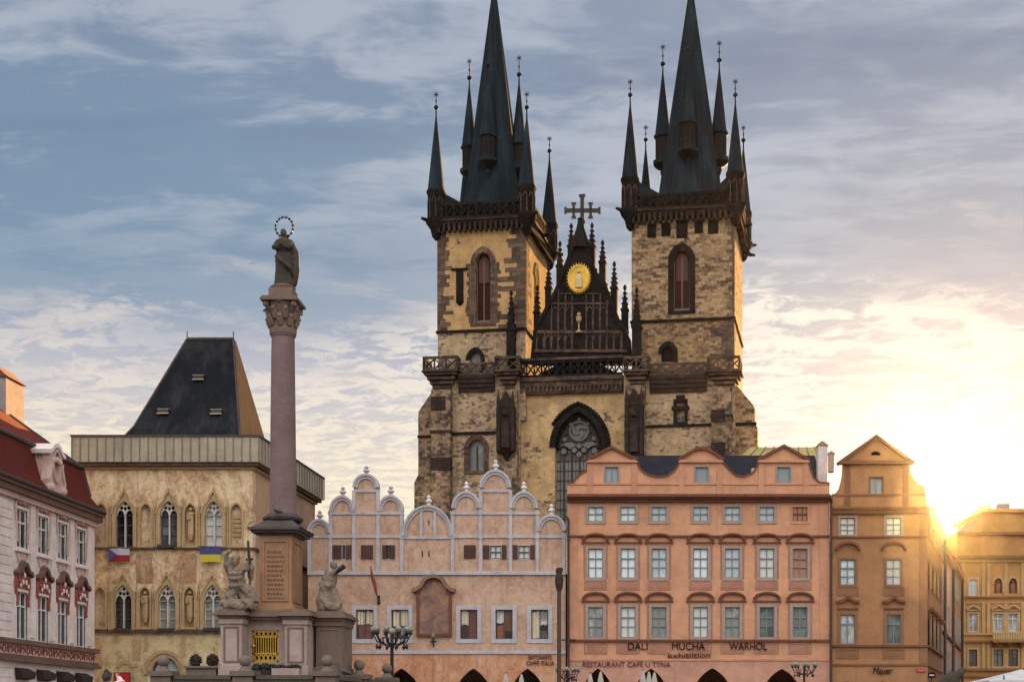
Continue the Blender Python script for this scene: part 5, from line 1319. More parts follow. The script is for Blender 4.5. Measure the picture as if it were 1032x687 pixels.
yb(560, 563, .7, 'yellow_cornice', nm='cornice'); yb(563.1, 566, .35, 'yellow_trim', nm='cornice'); yb(536, 539, .4, 'yellow_cornice')
yb(600.5, 602, .25, 'yellow_cornice'); yb(606.5, 607.5, .12); yb(637.5, 639.5, .2, 'yellow_trim'); yb(645, 647, .3, 'yellow_cornice'); yb(673, 675.5, .3, 'yellow_cornice'); yb(680, 682, .2, 'yellow_cornice')
for x in (971, 991, 996, 1013.5, 1030.5, 1035, 1059.5, 1085, 1110):
    for y0, y1 in ((566.1, 600.4), (607.6, 637.4), (647.1, 672.9)):
        q = MB(); q.box(yu(x - 1.6), yu(x + 1.6), -.12, 0, yz(y1), yz(y0)); q.build('pilaster', 'yellow_trim', yw)
for x in bays:
    hw = 4.2 if x == 980.5 else 4.8
    for k, (b_, t_) in yrow.items():
        if k == 'A' and x in (1006, 1021):
            q = MB(); q.strip(rarch(yu(x), yu(x + 4) - yu(x) + .12, yz(597.5), yz(588), yz(581.3))[1:], .2, -.1, .0); o = q.build('niche', 'yellow_trim', yw)
            q = MB(); q.plate(rarch(yu(x), yu(x + 4) - yu(x), yz(597.5), yz(588), yz(581.5)), [], .35, .4); q.build('niche_back', 'yellow_cornice', o)
            q = MB(); q.lathe([(.22, yz(597.5)), (.3, yz(594)), (.32, yz(589)), (.12, yz(587))], yu(x), .15, 8, 0, 1, .6); q.sphere((yu(x), .12, yz(585.8)), .16, 8, 6); q.build('niche_figure', 'orange_panel', o); continue
        sash_window(yw, yu(x + hw) - yu(x - hw), yz(t_) - yz(b_), .2, 'yellow_trim', 'sash_white' if k != 'C' else 'mullion_wood', {'A': 'pane_painted_sky', 'B': 'pane_pale', 'C': 'pane_teal'}[k], (1, (.72,)), .07, .16, .08, loc=(yu(x), 0, yz(b_)))
        if k == 'B':
            q = MB(); q.strip([(yu(x - 7), yz(613.8)), (yu(x), yz(609.5)), (yu(x + 7), yz(613.8))], .18, -.3, 0); q.box(yu(x - 7), yu(x + 7), -.2, 0, yz(615.2), yz(614)); q.build('window_hood', 'yellow_trim', yw)
bl = MB(); bl.box(yu(998), yu(1034), -1.3, -.001, yz(647.5), yz(645.5)); blo = bl.build('balcony', 'yellow_cornice', yw)
bl = MB(); bl.box(yu(998), yu(1034), -1.3, -1.1, yz(638.6), yz(637.2))
for i in range(15): x = yu(998.8) + i * (yu(1033.2) - yu(998.8)) / 14; bl.lathe([(.1, yz(645.5)), (.17, yz(642.5)), (.08, yz(638.6))], x, -1.2, 6)
bl.build('balcony_rail', 'yellow_trim', blo)
bl = MB()
for x in (1003, 1015, 1028): bl.add([(yu(x) - .2, -.01, yz(647.5)), (yu(x) + .2, -.01, yz(647.5)), (yu(x) - .2, -1.1, yz(647.5)), (yu(x) + .2, -1.1, yz(647.5)), (yu(x) - .2, -.01, yz(653)), (yu(x) + .2, -.01, yz(653))], [(0, 1, 3, 2), (2, 3, 5, 4), (0, 2, 4), (1, 5, 3)])
each(bl, 'bracket', 'yellow_cornice', blo)
# ================================================================ MEDIEVAL TOWER HOUSE (left of the column)
BF = Frame(168, 95)
bell = BF.thing('tower_house', 'medieval ochre tower house with traceried windows and a steep dark hipped roof', 'house')
bu, bz = BF.u, BF.z
uA, uB, Dp = bu(84), bu(254.6), 15.5
kx = .04                                    # the flank leans a little to the right as it runs back
wc = [125.6, 170.2, 215.4]; wc2 = [124.2, 168.5, 214.3]
nc = [102, 147, 191.8, 238.2]; nc2 = [101, 146, 190.8, 236]
T1 = (bz(551), bz(519), bz(504.5)); T2 = (bz(634), bz(605), bz(588.5)); whw_ = bu(134.6) - bu(125.6)
holes = []
for x in wc: holes.append(arch(bu(x), whw_, T1[0], T1[1], T1[2]))
for x in wc2: holes.append(arch(bu(x), whw_, T2[0], T2[1], T2[2]))
nhw = .37
for x in nc: holes.append(arch(bu(x), nhw, bz(550), bz(516), bz(507.5)))
for x in nc2: holes.append(arch(bu(x), nhw * .92, bz(632), bz(600), bz(591.5)))
holes.append(rarch(bu(166.5), bu(181) - bu(166.5), .02, bz(679), bz(662)))
m = MB(); m.plate(rect(uA, uB, 0, bz(472)), holes, 0, .7); bwall = m.build('wall', 'old_render', bell)
m = MB(); zt = bz(472); m.add([(uB, .7, 0), (uB + kx * Dp, Dp, 0), (uB + kx * Dp, Dp, zt), (uB, .7, zt)], [(0, 1, 2, 3)]); bsd = m.build('flank_wall', 'side_render', bell)
m = MB(); m.add([(uB + kx * Dp, Dp, 0), (uA, Dp, 0), (uA, Dp, zt), (uB + kx * Dp, Dp, zt), (uA, .7, 0), (uA, .7, zt), (uB, .7, zt)], [(0, 1, 2, 3), (1, 4, 5, 2), (5, 6, 3, 2)]); m.build('rear_wall', 'side_render', bell)
# pale ground zone and patches of bare brick between the windows
m = MB(); m.plate(rect(uA - .01, uB + .01, .01, bz(640)), [rarch(bu(166.5), bu(184.5) - bu(166.5), .02, bz(679), bz(657))], -.02, 0); m.build('base_wall', 'old_render_pale', bwall)
for x0, x1, y0, y1 in ((86, 106, 561, 581), (136.5, 153, 563, 590), (181, 198, 561, 588), (140.5, 152, 596, 600)):
    pass
def ragged(x0, x1, y0, y1, mt, seed, pr=.012):
    random.seed(seed); pts = []
    for (a, b), (c, d_) in (((x0, y1), (x1, y1)), ((x1, y1), (x1, y0)), ((x1, y0), (x0, y0)), ((x0, y0), (x0, y1))):
        for k in range(6):
            t = k / 6; pts.append((bu(a + (c - a) * t + random.uniform(-1.1, 1.1)), bz(b + (d_ - b) * t + random.uniform(-1.2, 1.2))))
    m = MB(); m.plate(pts, [], -pr, 0); return m.build('bare_masonry', mt, bwall)
ragged(86.5, 96, 556, 588, 'old_brick', 1); ragged(136.5, 154, 557, 588, 'old_brick', 2); ragged(181, 198, 557, 588, 'old_brick', 3); ragged(225, 246, 560, 586, 'old_brick', 4)
ragged(86, 94, 596, 632, 'old_brick', 5); ragged(86, 102, 643, 668, 'old_brick', 6, .03); ragged(133.5, 142, 644, 666, 'sandstone_trim', 7, .03); ragged(145, 150, 642, 657, 'sandstone_trim', 8, .03); ragged(86, 97, 508, 548, 'old_brick', 9); ragged(182, 187, 642, 663, 'sandstone_trim', 10, .03)
random.seed(11)
def traceried(x, T, panemat, light=True):
    """pointed two-light window: moulded jambs, ogee gable with finial, stone tracery, leaded panes"""
    c = bu(x); z0, zs, za = T; hw = whw_
    m = MB(); m.strip(arch(c, hw + .10, z0, zs, za + .12)[1:] + [(c - hw - .1, z0)], .24, -.10, .12)
    og = [(c - hw - .22, zs + .1), (c - hw - .15, zs + .5), (c - hw * .62, za - .02), (c - .17, za + .34), (c, za + .72), (c + .17, za + .34), (c + hw * .62, za - .02), (c + hw + .15, zs + .5), (c + hw + .22, zs + .1)]
    m.strip(og, .10, -.17, 0); m.sphere((c, -.12, za + .78), .08, 6, 5)
    for s in (-1, 1):
        m.lathe([(.07, z0), (.07, zs + .5), (.1, zs + .55), (.01, zs + 1.2)], c + s * (hw + .33), -.06, 6)
        for q in (.35, .65): m.sphere((c + s * (hw * .55 - hw * .3 * q), -.16, za + .1 + .45 * q), .07, 5, 4)
    o = m.build('window', 'sandstone_trim', bwall)
    t = MB(); t.box(c - .045, c + .045, .10, .24, z0, zs + .02)
    sub = hw / 2
    t.plate(arch(c, hw, zs - .02, zs, za, 10), [arch(c - sub, sub - .055, zs - .02, zs - .015, zs + .36, 6), arch(c + sub, sub - .055, zs - .02, zs - .015, zs + .36, 6),
            circ(c - .24, zs + .50, .12, 10), circ(c + .24, zs + .50, .12, 10), [(c, zs + .30), (c + .12, zs + .45), (c, zs + .62), (c - .12, zs + .45)][::1], circ(c, zs + .78, .10, 10)] if za - zs > .9 else [], .10, .22)
    t.build('tracery', 'tracery_pale', o)
    p = MB(); p.plate(arch(c, hw, z0, zs, za), [], .34, .38); p.build('pane', panemat, o)
    p = MB()
    for s in (-1, 1): p.strip(rect(c + (.05 if s > 0 else -hw + .03), c + (hw - .03 if s > 0 else -.05), z0 + .02, zs), .06, .26, .33, True)
    for k in (1, 2): p.box(c - hw, c + hw, .27, .33, z0 + (zs - z0) * k / 3 * (1.15 if k == 1 else 1.05) - .03, z0 + (zs - z0) * k / 3 * (1.15 if k == 1 else 1.05) + .03)
    p.build('sash', 'sash_dark' if panemat != 'pane_pale' else 'tracery_pale', o)
    return o
for x, pm in zip(wc, ('pane_dark', 'pane_teal', 'pane_pale')): traceried(x, T1, pm)
for x, pm in zip(wc2, ('pane_dark', 'pane_pale', 'pane_pale')): traceried(x, T2, pm)
def niche(x, hw, y0, ys, ya, fig):
    c = bu(x); m = MB(); m.strip(arch(c, hw + .05, bz(y0), bz(ys), bz(ya) + .06)[1:] + [(c - hw - .05, bz(y0))], .12, -.07, .05); m.box(c - hw - .15, c + hw + .15, -.18, .1, bz(y0) - .12, bz(y0))
    o = m.build('niche', 'sandstone_trim', bwall)
    p = MB(); p.plate(arch(c, hw, bz(y0), bz(ys), bz(ya)), [], .28, .32); p.build('niche_back', 'old_brick' if fig == 1 else 'old_render', o)
    if fig == 1:
        q = MB(); zb = bz(y0) + (bz(ya) - bz(y0)) * .3; zf = bz(ya) - .35
        q.lathe([(.1, zb - .45), (.22, zb - .1), (.24, zb)], c, .12, 8); q.lathe([(.2, zb), (.22, zb + .5), (.2, zb + .9), (.24, zf - .35), (.09, zf - .18)], c, .12, 10, 0, 1, .7); q.sphere((c, .1, zf), .13, 8, 6)
        q.lathe([(.1, zf - .42), (.27, zf - .3), (.2, zf - .2)], c, .1, 8, 0, 1, .6); q.tube([(c - .22, .05, zf - .35), (c - .18, -.02, zf - .7), (c + .05, -.05, zf - .62)], .06, 6); q.build('niche_figure', 'sandstone_trim', o)
    if fig == 2:
        q = MB(); zm = bz(y0) + (bz(ya) - bz(y0)) * .45
        for k in range(5): q.box(c - hw * .7, c + hw * .7, .2, .29, zm + .3 * k - .6, zm + .3 * k - .42)
        q.build('carved_relief', 'sandstone_trim', o)
for i, x in enumerate(nc): niche(x, nhw, 550, 516, 507.5, (0, 0, 1, 2)[i])
for i, x in enumerate(nc2): niche(x, nhw * .92, 632, 600, 591.5, (0, 1, 1, 1)[i])
def bband(y0, y1, pr, mt='string_dark', nm='string_course'):
    q = MB(); q.box(uA - .1, uB + .1, -pr, 0, bz(y1), bz(y0)); q.build(nm, mt, bwall)
    q = MB(); q.add([(uB, 0, bz(y1)), (uB + pr, 0, bz(y1)), (uB + kx * Dp + pr, Dp, bz(y1)), (uB + kx * Dp, Dp, bz(y1)), (uB, 0, bz(y0)), (uB + pr, 0, bz(y0)), (uB + kx * Dp + pr, Dp, bz(y0)), (uB + kx * Dp, Dp, bz(y0))], [(4, 5, 6, 7), (0, 1, 2, 3), (1, 2, 6, 5)]); q.build(nm, mt, bsd)
bband(551.5, 553.3, .2); bband(635, 637.5, .25)
for x, y in ((168, 551), (214, 634.5), (168, 635), (124, 635)):
    q = MB(); q.box(bu(x - 8), bu(x + 8), -.32, -.05, bz(y + 1), bz(y - 2.2)); q.build('window_box', 'canvas_dark', bwall)
# flank: lancet recesses
m = MB()
for v in (4.0, 9.5):
    for z0, z1 in ((bz(548), bz(520)), (bz(630), bz(600))):
        mm = MB(); mm.xf = lambda x, y, z, v=v: (uB + kx * v + .01 - y, v + x, z); mm.strip(arch(0, .55, z0, z1 - .9, z1)[1:], .16, -.07, 0); o = mm.build('niche', 'sandstone_trim', bsd)
        mm = MB(); mm.xf = lambda x, y, z, v=v: (uB + kx * v + .01 - y, v + x, z); mm.plate(arch(0, .5, z0, z1 - .9, z1), [], -.015, 0); mm.build('pane', 'pane_dark', o)
# portal
c = bu(166.5); r_ = bu(181) - bu(166.5)
m = MB()
for k, (e, w_, pr) in enumerate(((.34, .22, .16), (.12, .24, .08))):
    m.strip(rarch(c, r_ + e, 0, bz(679), bz(662) + e * 1.1)[1:], w_, -pr, .1)
po = m.build('portal', 'sandstone_trim', bwall)
m = MB(); m.plate(rarch(c, r_, 0, bz(679), bz(662)), [], .4, .44); m.build('lunette_pane', 'pane_painted_sky', po)
m = MB(); m.strip(rarch(c, r_ - .06, .1, bz(679), bz(662) - .06)[1:], .12, .3, .39); m.box(c - .05, c + .05, .3, .39, 3, bz(662)); m.box(c - r_, c + r_, .28, .39, bz(684), bz(682)); m.build('lunette_frame', 'sash_dark', po)
m = MB(); m.strip([(bu(119), bz(672)), (bu(121), bz(669)), (bu(125), bz(667)), (bu(130), bz(667.5)), (bu(134), bz(670.5)), (bu(139), bz(669.5))], .22, -.08, 0); m.build('worn_moulding', 'sandstone_trim', bwall)
# parapet and cornice
e = .55; za_, zb_ = bz(467), bz(441.5)
def ring(e0, z0, z1, name, mt, par, d0=-.0):
    q = MB(); f = lambda ex: [(uA - ex, -ex), (uB + ex, -ex), (uB + kx * Dp + ex, Dp + ex), (uA - ex, Dp + ex)]
    A_ = f(e0); q.add([(x, y, z) for z in (z0, z1) for x, y in A_], [(0, 1, 2, 3)[::-1], (4, 5, 6, 7)] + [(i, (i + 1) % 4, 4 + (i + 1) % 4, 4 + i) for i in range(4)]); return q.build(name, mt, par)
ring(.16, bz(472.8), bz(470) - .002, 'cornice', 'sandstone_trim', bell); co_ = ring(.42, bz(470), bz(466.6) - .002, 'cornice', 'string_dark', bell)
par_ = ring(e, bz(466.6), zb_, 'parapet', 'parapet_zinc', bell)
ring(e + .08, zb_ + .001, zb_ + .12, 'parapet_cap', 'cap_dark', par_)
m = MB(); n = 22
for i in range(n + 1):
    x = uA - e + (uB - uA + 2 * e) * i / n; m.box(x - .03, x + .03, -e - .05, -e, bz(466), zb_)
for i in range(n + 3):
    v = -e + (Dp + 2 * e) * i / (n + 2); x = uB + e + kx * v; m.box(x, x + .05, v - .03, v + .03, bz(466), zb_)
o = m.build('parapet_seam', 'parapet_seam', par_); o['kind'] = 'stuff'
# roof
ev = 1.6; r0 = (bu(188.5, 5.3), bu(235.2, 5.3)); zr0, zr1 = bz(444, 0, ev), bz(341.5, 0, 5.3)
zk = bz(430, 0, ev + 1.2)
bl_, br_ = bu(117, ev), bu(242.8, ev); yE = 9.4
lv = [[(bl_, ev, zr0 - .3), (br_, ev, zr0 - .3), (br_ + .4, yE, zr0 - .3), (bl_, yE, zr0 - .3)],
      [(bu(135.5, 2.5), 2.5, zk), (bu(241.2, 2.5), 2.5, zk), (br_ - .1, yE - .9, zk), (bu(135.5, 2.5), yE - .9, zk)],
      [(r0[0], 5.3, zr1), (r0[1], 5.3, zr1), (r0[1] + .02, 5.9, zr1), (r0[0], 5.9, zr1)]]
vs = [p for l in lv for p in l]
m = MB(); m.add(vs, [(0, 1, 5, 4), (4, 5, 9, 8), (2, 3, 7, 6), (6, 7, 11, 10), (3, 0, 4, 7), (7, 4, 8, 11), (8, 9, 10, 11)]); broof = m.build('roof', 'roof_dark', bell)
m = MB(); m.add(vs, [(1, 2, 6, 5), (5, 6, 10, 9)]); m.build('roof_flank', 'roof_sunlit', broof)
m = MB()
for a, b in ((5, 9), (1, 5), (4, 8), (0, 4)): m.tube([vs[a], vs[b]], .08, 5)
m.tube([vs[8], vs[9]], .12, 6)
for k in (8, 9): m.tube([vs[k], (vs[k][0], vs[k][1], vs[k][2] + .5)], .04, 5)
m.build('ridge_roll', 'cap_dark', broof)
def on_roof(px, py):
    # point of the front slope seen at px, py
    y = 2.5
    for _ in range(30):
        z = bz(py, 0, y); t = (z - zk) / (zr1 - zk); y = 2.5 + (5.3 - 2.5) * t
    return bu(px, y), y, z
for px, py in ((200.5, 381), (165, 415), (218.5, 415.5)):
    x, y, z = on_roof(px, py); m = MB(); m.box(x - .34, x + .34, y - .22, y + .3, z - .16, z + .16); s = m.build('roof_window', 'cap_dark', broof)
    m = MB(); m.box(x - .40, x + .40, y - .27, y - .221, z - .17, z - .09); m.box(x - .40, x + .40, y - .20, y + .1, z + .162, z + .20); m.build('frame', 'parapet_zinc', s)
# things on the tower house
def flag(name, label, px0, px1, y0, y1, cols):
    o = thing(name, label, 'flag', (bu((px0 + px1) / 2) + BF.X0, BF.Y0 - .3, bz(y0)))
    w = bu(px1) - bu(px0); h = bz(y0) - bz(y1)
    def cloth(nm, mt, poly):
        m = MB(); n = 10; vs = []; fs = []
        for i in range(n + 1):
            t = i / n; x = -w / 2 + w * t; wav = .035 * sin(t * 9) + .02 * sin(t * 21)
            a, b = poly(t)
            for z in (a, b):
                for dy in (0, .03): vs.append((x, wav + dy - .05, -h * z))
        for i in range(n):
            k = 4 * i; fs += [(k, k + 4, k + 6, k + 2), (k + 1, k + 3, k + 7, k + 5), (k, k + 1, k + 5, k + 4), (k + 2, k + 6, k + 7, k + 3)]
        m.add(vs, fs); m.build(nm, mt, o)
    for c_ in cols: cloth(*c_)
    m = MB(); m.tube([(-w / 2 - .05, -.04, .03), (w / 2 + .05, -.04, .03)], .025, 6); m.build('rail', 'iron', o)
flag('hung_flag', 'white and red flag with a navy wedge hung under the leftmost upper window', 111.5, 132.3, 552.8, 566.2,
     [('white_half', 'flag_white', lambda t: (0, .5)), ('red_half', 'flag_red', lambda t: (.5, 1)), ('navy_wedge', 'flag_navy', lambda t: ((0, 1) if t < .01 else (min(.5, t * 1.0), max(.5, 1 - t * 1.0)))) ][:2])
fo = bpy.data.objects['hung_flag']; w = bu(132.3) - bu(111.5); h = bz(552.8) - bz(566.2)
m = MB(); m.add([(-w / 2, -.09, 0), (-w / 2, -.09, -h), (-w / 2 + w * .42, -.10, -h / 2), (-w / 2, -.075, 0), (-w / 2, -.075, -h), (-w / 2 + w * .42, -.085, -h / 2)], [(0, 2, 1), (3, 4, 5), (0, 3, 5, 2), (1, 2, 5, 4), (0, 1, 4, 3)]); m.build('navy_wedge', 'flag_navy', fo)
flag('hung_flag', 'blue over yellow flag hung under the upper window beside the column', 203.3, 224, 551.5, 566.5, [('blue_half', 'flag_blue', lambda t: (0, .5)), ('yellow_half', 'flag_yellow', lambda t: (.5, 1))])
rs = thing('poster_board', 'plain red poster board on the tower house wall left of the portal', 'sign', (bu(123.5) + BF.X0, BF.Y0 - .1, bz(695)))
m = MB(); m.box(bu(115.8) - bu(123.5), bu(131.5) - bu(123.5), -.03, .06, 0, bz(677.5) - bz(695)); m.build('board', 'sign_red', rs)
m = MB(); m.strip(rect(bu(115.8) - bu(123.5), bu(131.5) - bu(123.5), 0, bz(677.5) - bz(695)), .04, -.05, .06, True); m.build('frame', 'louvre_red', rs)

# ================================================================ BAROQUE PALACE (far left)
KF = Frame(95, 93, -90)
pal = KF.thing('baroque_palace', 'baroque palace with red mansard roof and red stucco over tall white windows', 'house')
ku, kz = KF.u, KF.z
def kpt(px, py, v=0): u_ = ku(px, v); return u_, kz(py, u_, v)
UL, UR = -34.0, .05
wu = [(ku(a) + ku(b)) / 2 for a, b in ((16.4, 26.6), (36.4, 46.2), (58, 67.2), (76.6, 85.4))]
step_ = (wu[3] - wu[0]) / 3
wus = [wu[0] - 2.6 - step_ * k for k in range(1, 8)] + [wu[0] + step_ * k for k in range(4)]
kw = 1.5
k1 = (11.55, 13.75); k2 = (6.35, 9.05)
holes = [rect(x - kw / 2, x + kw / 2, lo, hi) for x in wus for lo, hi in (k1, k2)]
holes += [rect(x - kw / 2, x + kw / 2, 1.2, 3.7) for x in wus]
m = MB(); m.plate(rect(UL, UR, 0, 15.05), holes, 0, .6); kwall = m.build('wall', 'palace_white', pal)
m = MB(); m.shell(UL, UR, .6, 16, 0, 15.05); m.build('house_body', 'palace_white', pal)
# rusticated pier dividing the bays
for uc in (wu[0] - 1.7, ):
    m = MB()
    for z in [i * .52 for i in range(27)]:
        if 5.2 < z + .3 < 6.35: continue
        m.box(uc - 1.55, uc + .35, -.09, 0, z, z + .47)
    m.box(uc - 1.5, uc + .3, -.03, 0, 0, 14.1)
    o = m.build('rusticated_pier', 'palace_white', kwall)
for x in wus:
    nk = x + step_ / 2
    m = MB(); m.box(nk - .32, nk + .32, -.08, 0, 6.5, 14.19); m.build('pilaster', 'palace_white', kwall)
hd = None
for x in wus:
    if hd is None:
        q1 = sash_window(kwall, kw, k1[1] - k1[0], .13, 'palace_white', 'sash_white', 'pane_dark', (1, (.66,)), .07, .12, .07, .18, loc=(x, 0, k1[0]))
        q2 = sash_window(kwall, kw, k2[1] - k2[0], .13, 'palace_white', 'sash_white', 'pane_dark', (1, (.70,)), .07, .12, .07, 0, loc=(x, 0, k2[0]))
        # curled pediment with red stucco under it
        m = MB(); pts = [(-1.0, .95), (-.85, 1.12), (-.6, 1.15), (-.42, 1.3), (-.22, 1.55), (0, 1.62), (.22, 1.55), (.42, 1.3), (.6, 1.15), (.85, 1.12), (1.0, .95)]
        m.strip(pts, .2, -.32, 0); hd = m.build('pediment', 'palace_cornice', kwall, (x, 0, k2[1]))
        m = MB()
        m.prism([(-.78, .2), (.78, .2), (.8, .95), (.42, 1.2), (0, 1.45), (-.42, 1.2), (-.8, .95)], -.06, -.001)
        for s in (-1, 1): m.strip([(s * .78, .95), (s * .92, .5), (s * .85, .0), (s * .72, -.5), (s * .8, -.8)], .16, -.13, 0)
        for dx_, dz_, r in ((0, .75, .2), (-.4, .6, .15), (.4, .6, .15), (-.6, .85, .1), (.6, .85, .1), (0, 1.15, .14)): m.sphere((dx_, -.1, dz_), r, 8, 6, (1, .7, 1))
        m.build('red_stucco', 'palace_red', hd)
        m = MB()
        for dx_, dz_, r in ((-.2, .55, .1), (.2, .55, .1), (0, .95, .1), (-.5, .35, .08), (.5, .35, .08)): m.sphere((dx_, -.2, dz_), r, 8, 6, (1, .7, 1.6))
        m.build('white_stucco', 'palace_white', hd)
        m = MB(); 
        for s in (-1, 1): m.strip([(s * .72, -1.9), (s * .82, -.7), (s * .95, .1), (s * .7, .55), (s * .3, .3)], .14, -.12, 0)
        for dx_, dz_, r in ((0, .55, .28), (-.45, .5, .16), (.45, .5, .16), (0, .95, .17), (-.75, .75, .12), (.75, .75, .12)): m.sphere((dx_, -.1, dz_), r, 8, 6, (1, .6, 1))
        sc = m.build('window_stucco', 'palace_pink', kwall, (x, 0, k1[1]))
        m = MB(); m.prism([(-.7, .2), (.7, .2), (.8, .8), (.5, .95), (-.5, .95), (-.8, .8)], -.05, -.001); m.build('red_field', 'palace_red', sc)
        m = MB(); m.strip([(-.7, -.35), (-.55, -.62), (-.28, -.66), (0, -.48), (.28, -.66), (.55, -.62), (.7, -.35)], .13, -.1, 0)
        for dx_ in (-.45, 0, .45): m.sphere((dx_, -.06, -.72 if dx_ else -.62), .12, 7, 5, (1, .6, 1))
        sw_ = m.build('festoon', 'palace_pink', kwall, (x, 0, k1[0]))
        m = MB(); m.strip([(-.95, .35), (-.95, 0), (.95, 0), (.95, .35)], .12, -.5, 0)
        awn = MB(); awn.add([(-.9, -.02, 4.72), (.9, -.02, 4.72), (1.0, -.45, 4.5), (-1.0, -.45, 4.5), (.8, -.45, 4.12), (-.8, -.45, 4.12), (-.8, -.02, 4.05), (.8, -.02, 4.05)], [(0, 1, 2, 3), (3, 2, 4, 5), (0, 3, 5, 6), (1, 7, 4, 2), (6, 5, 4, 7)]); aw = awn.build('window_canopy', 'hood_dark', kwall, (x, 0, 0))
    else:
        for p_, l_ in ((q1, (x, 0, k1[0])), (q2, (x, 0, k2[0])), (hd, (x, 0, k2[1])), (sc, (x, 0, k1[1])), (sw_, (x, 0, k1[0])), (aw, (x, 0, 0))): kids_copy(p_, kwall, l_)
    sash_window(kwall, kw, 2.5, .13, 'palace_white', 'sash_white', 'pane_dark', (1, (.7,)), .06, .12, .06, 0, loc=(x, 0, 1.2)) if x in wus[-4:] else None
def kband(z0, z1, pr, mt, nm='cornice'):
    q = MB(); q.box(UL - .1, UR + pr * .3, -pr, 0, z0, z1); return q.build(nm, mt, kwall)
kband(14.85, 15.08, .62, 'palace_cornice'); kband(14.5, 14.848, .48, 'palace_cornice'); kband(14.2, 14.498, .28, 'palace_pink')
kband(6.05, 6.32, .32, 'palace_cornice'); kband(5.25, 5.45, .25, 'palace_cornice'); kband(5.05, 5.248, .4, 'palace_cornice')
q = MB(); q.box(UL, UR, -.05, 0, 5.46, 6.04); fz = q.build('frieze', 'palace_pink', kwall)
q = MB(); u_ = UL + .4; k = 0
while u_ < UR - .3:
    if k % 3 == 0: q.strip(circ(u_, 5.75, .19, 12), .07, -.1, -.05, True)
    elif k % 3 == 1: q.strip([(u_ - .18, 5.6), (u_ - .05, 5.92), (u_ + .06, 5.6), (u_ + .2, 5.9)], .08, -.1, -.05)
    else: q.strip([(u_ - .16, 5.9), (u_ + .02, 5.76), (u_ - .14, 5.58)], .08, -.1, -.05); q.sphere((u_ + .16, -.07, 5.74), .1, 7, 5)
    u_ += .52; k += 1
o = q.build('frieze_ornament', 'palace_red', fz); o['kind'] = 'stuff'
# mansard roof
zE_, zB_, vB = 15.09, 18.05, .77
def mans(v, z, hip): return [(UL, v, z), (UR + .3 - hip, v, z)]
zR_ = 21.85; vR = vB + 4.6
vs = [(UL, -.6, zE_), (UR + .05, -.6, zE_), (UL, .28, zE_ + 1.1), (UR, .28, zE_ + 1.1), (UL, vB, zB_), (UR - .05, vB, zB_), (UL, vR, zR_), (UR - 4.6, vR, zR_), (UR - .05, 14, zB_), (UR + .05, 16, zE_), (UL, 14, zB_), (UR - 4.6, vR + 4, zR_), (UL, vR + 4, zR_)]
m = MB(); m.add(vs, [(0, 1, 3, 2), (2, 3, 5, 4), (1, 9, 8, 5, 3)]); r1 = m.build('mansard_roof', 'roof_red_dark', pal)
m = MB(); m.add(vs, [(4, 5, 7, 6), (5, 8, 11, 7), (6, 7, 11, 12), (8, 10, 12, 11)]); m.build('upper_roof', 'roof_red', r1)
m = MB(); m.tube([(UL, vB - .05, zB_), (UR, vB - .05, zB_)], .14, 6); m.tube([(UR - .05, vB, zB_), (UR - 4.6, vR, zR_)], .11, 6); m.tube([(UR, .28, zE_ + 1.1), (UR - .05, vB, zB_)], .1, 6); m.build('roof_roll', 'cap_dark', r1)
m = MB(); m.tube([(UL, -.66, zE_ + .04), (UR + .08, -.66, zE_ + .04)], .12, 8); m.build('gutter', 'cap_dark', r1)
# dormer with volutes
ua_, ub_ = ku(28, .4), ku(59, .4); uc_ = (ua_ + ub_) / 2; hw_ = 1.0
zd0, zd1 = 15.2, 18.05
dm = MB()
dm.plate([(uc_ - hw_, zd0), (uc_ + hw_, zd0), (uc_ + hw_ * 1.15, zd0 + .8), (uc_ + hw_ * .8, zd0 + 1.6), (uc_ + hw_ * .82, zd1 - .9), (uc_ + hw_ * 1.0, zd1 - .4), (uc_ - hw_ * 1.0, zd1 - .4), (uc_ - hw_ * .82, zd1 - .9), (uc_ - hw_ * .8, zd0 + 1.6), (uc_ - hw_ * 1.15, zd0 + .8)],
         [circ(uc_, (zd0 + zd1) / 2 + .3, .42, 16, .85)], -.35, .1)
dm.shell(uc_ - hw_ * .8, uc_ + hw_ * .8, .1, 2.4, zd0, zd1 - .5)
dor = dm.build('dormer', 'palace_pink', pal)
q = MB(); q.strip(circ(uc_, (zd0 + zd1) / 2 + .3, .5, 16, .95), .16, -.45, -.25, True)
for s in (-1, 1): q.strip([(uc_ + s * hw_ * .95, zd0 + .1), (uc_ + s * hw_ * 1.1, zd0 + .8), (uc_ + s * hw_ * .72, zd0 + 1.6), (uc_ + s * hw_ * .74, zd1 - .9)], .2, -.49, -.25); q.sphere((uc_ + s * hw_ * .95, -.35, zd0 + .35), .3, 8, 6)
for dx_, dz_ in ((0, -.75), (-.45, -.85), (.45, -.85)): q.sphere((uc_ + dx_, -.37, zd1 + dz_), .2, 8, 6)
q.build('dormer_stucco', 'palace_pink', dor)
q = MB(); q.plate(circ(uc_, (zd0 + zd1) / 2 + .3, .42, 16, .85), [], -.1, -.06); q.build('pane', 'pane_teal', dor)
q = MB(); q.strip([(uc_ - hw_ * 1.15, zd1 - .42), (uc_ - hw_ * .8, zd1 - .3), (uc_ - .4, zd1 + .0), (uc_, zd1 + .12), (uc_ + .4, zd1 + .0), (uc_ + hw_ * .8, zd1 - .3), (uc_ + hw_ * 1.15, zd1 - .42)], .24, -.48, 1.6); q.build('dormer_hood', 'palace_white', dor)
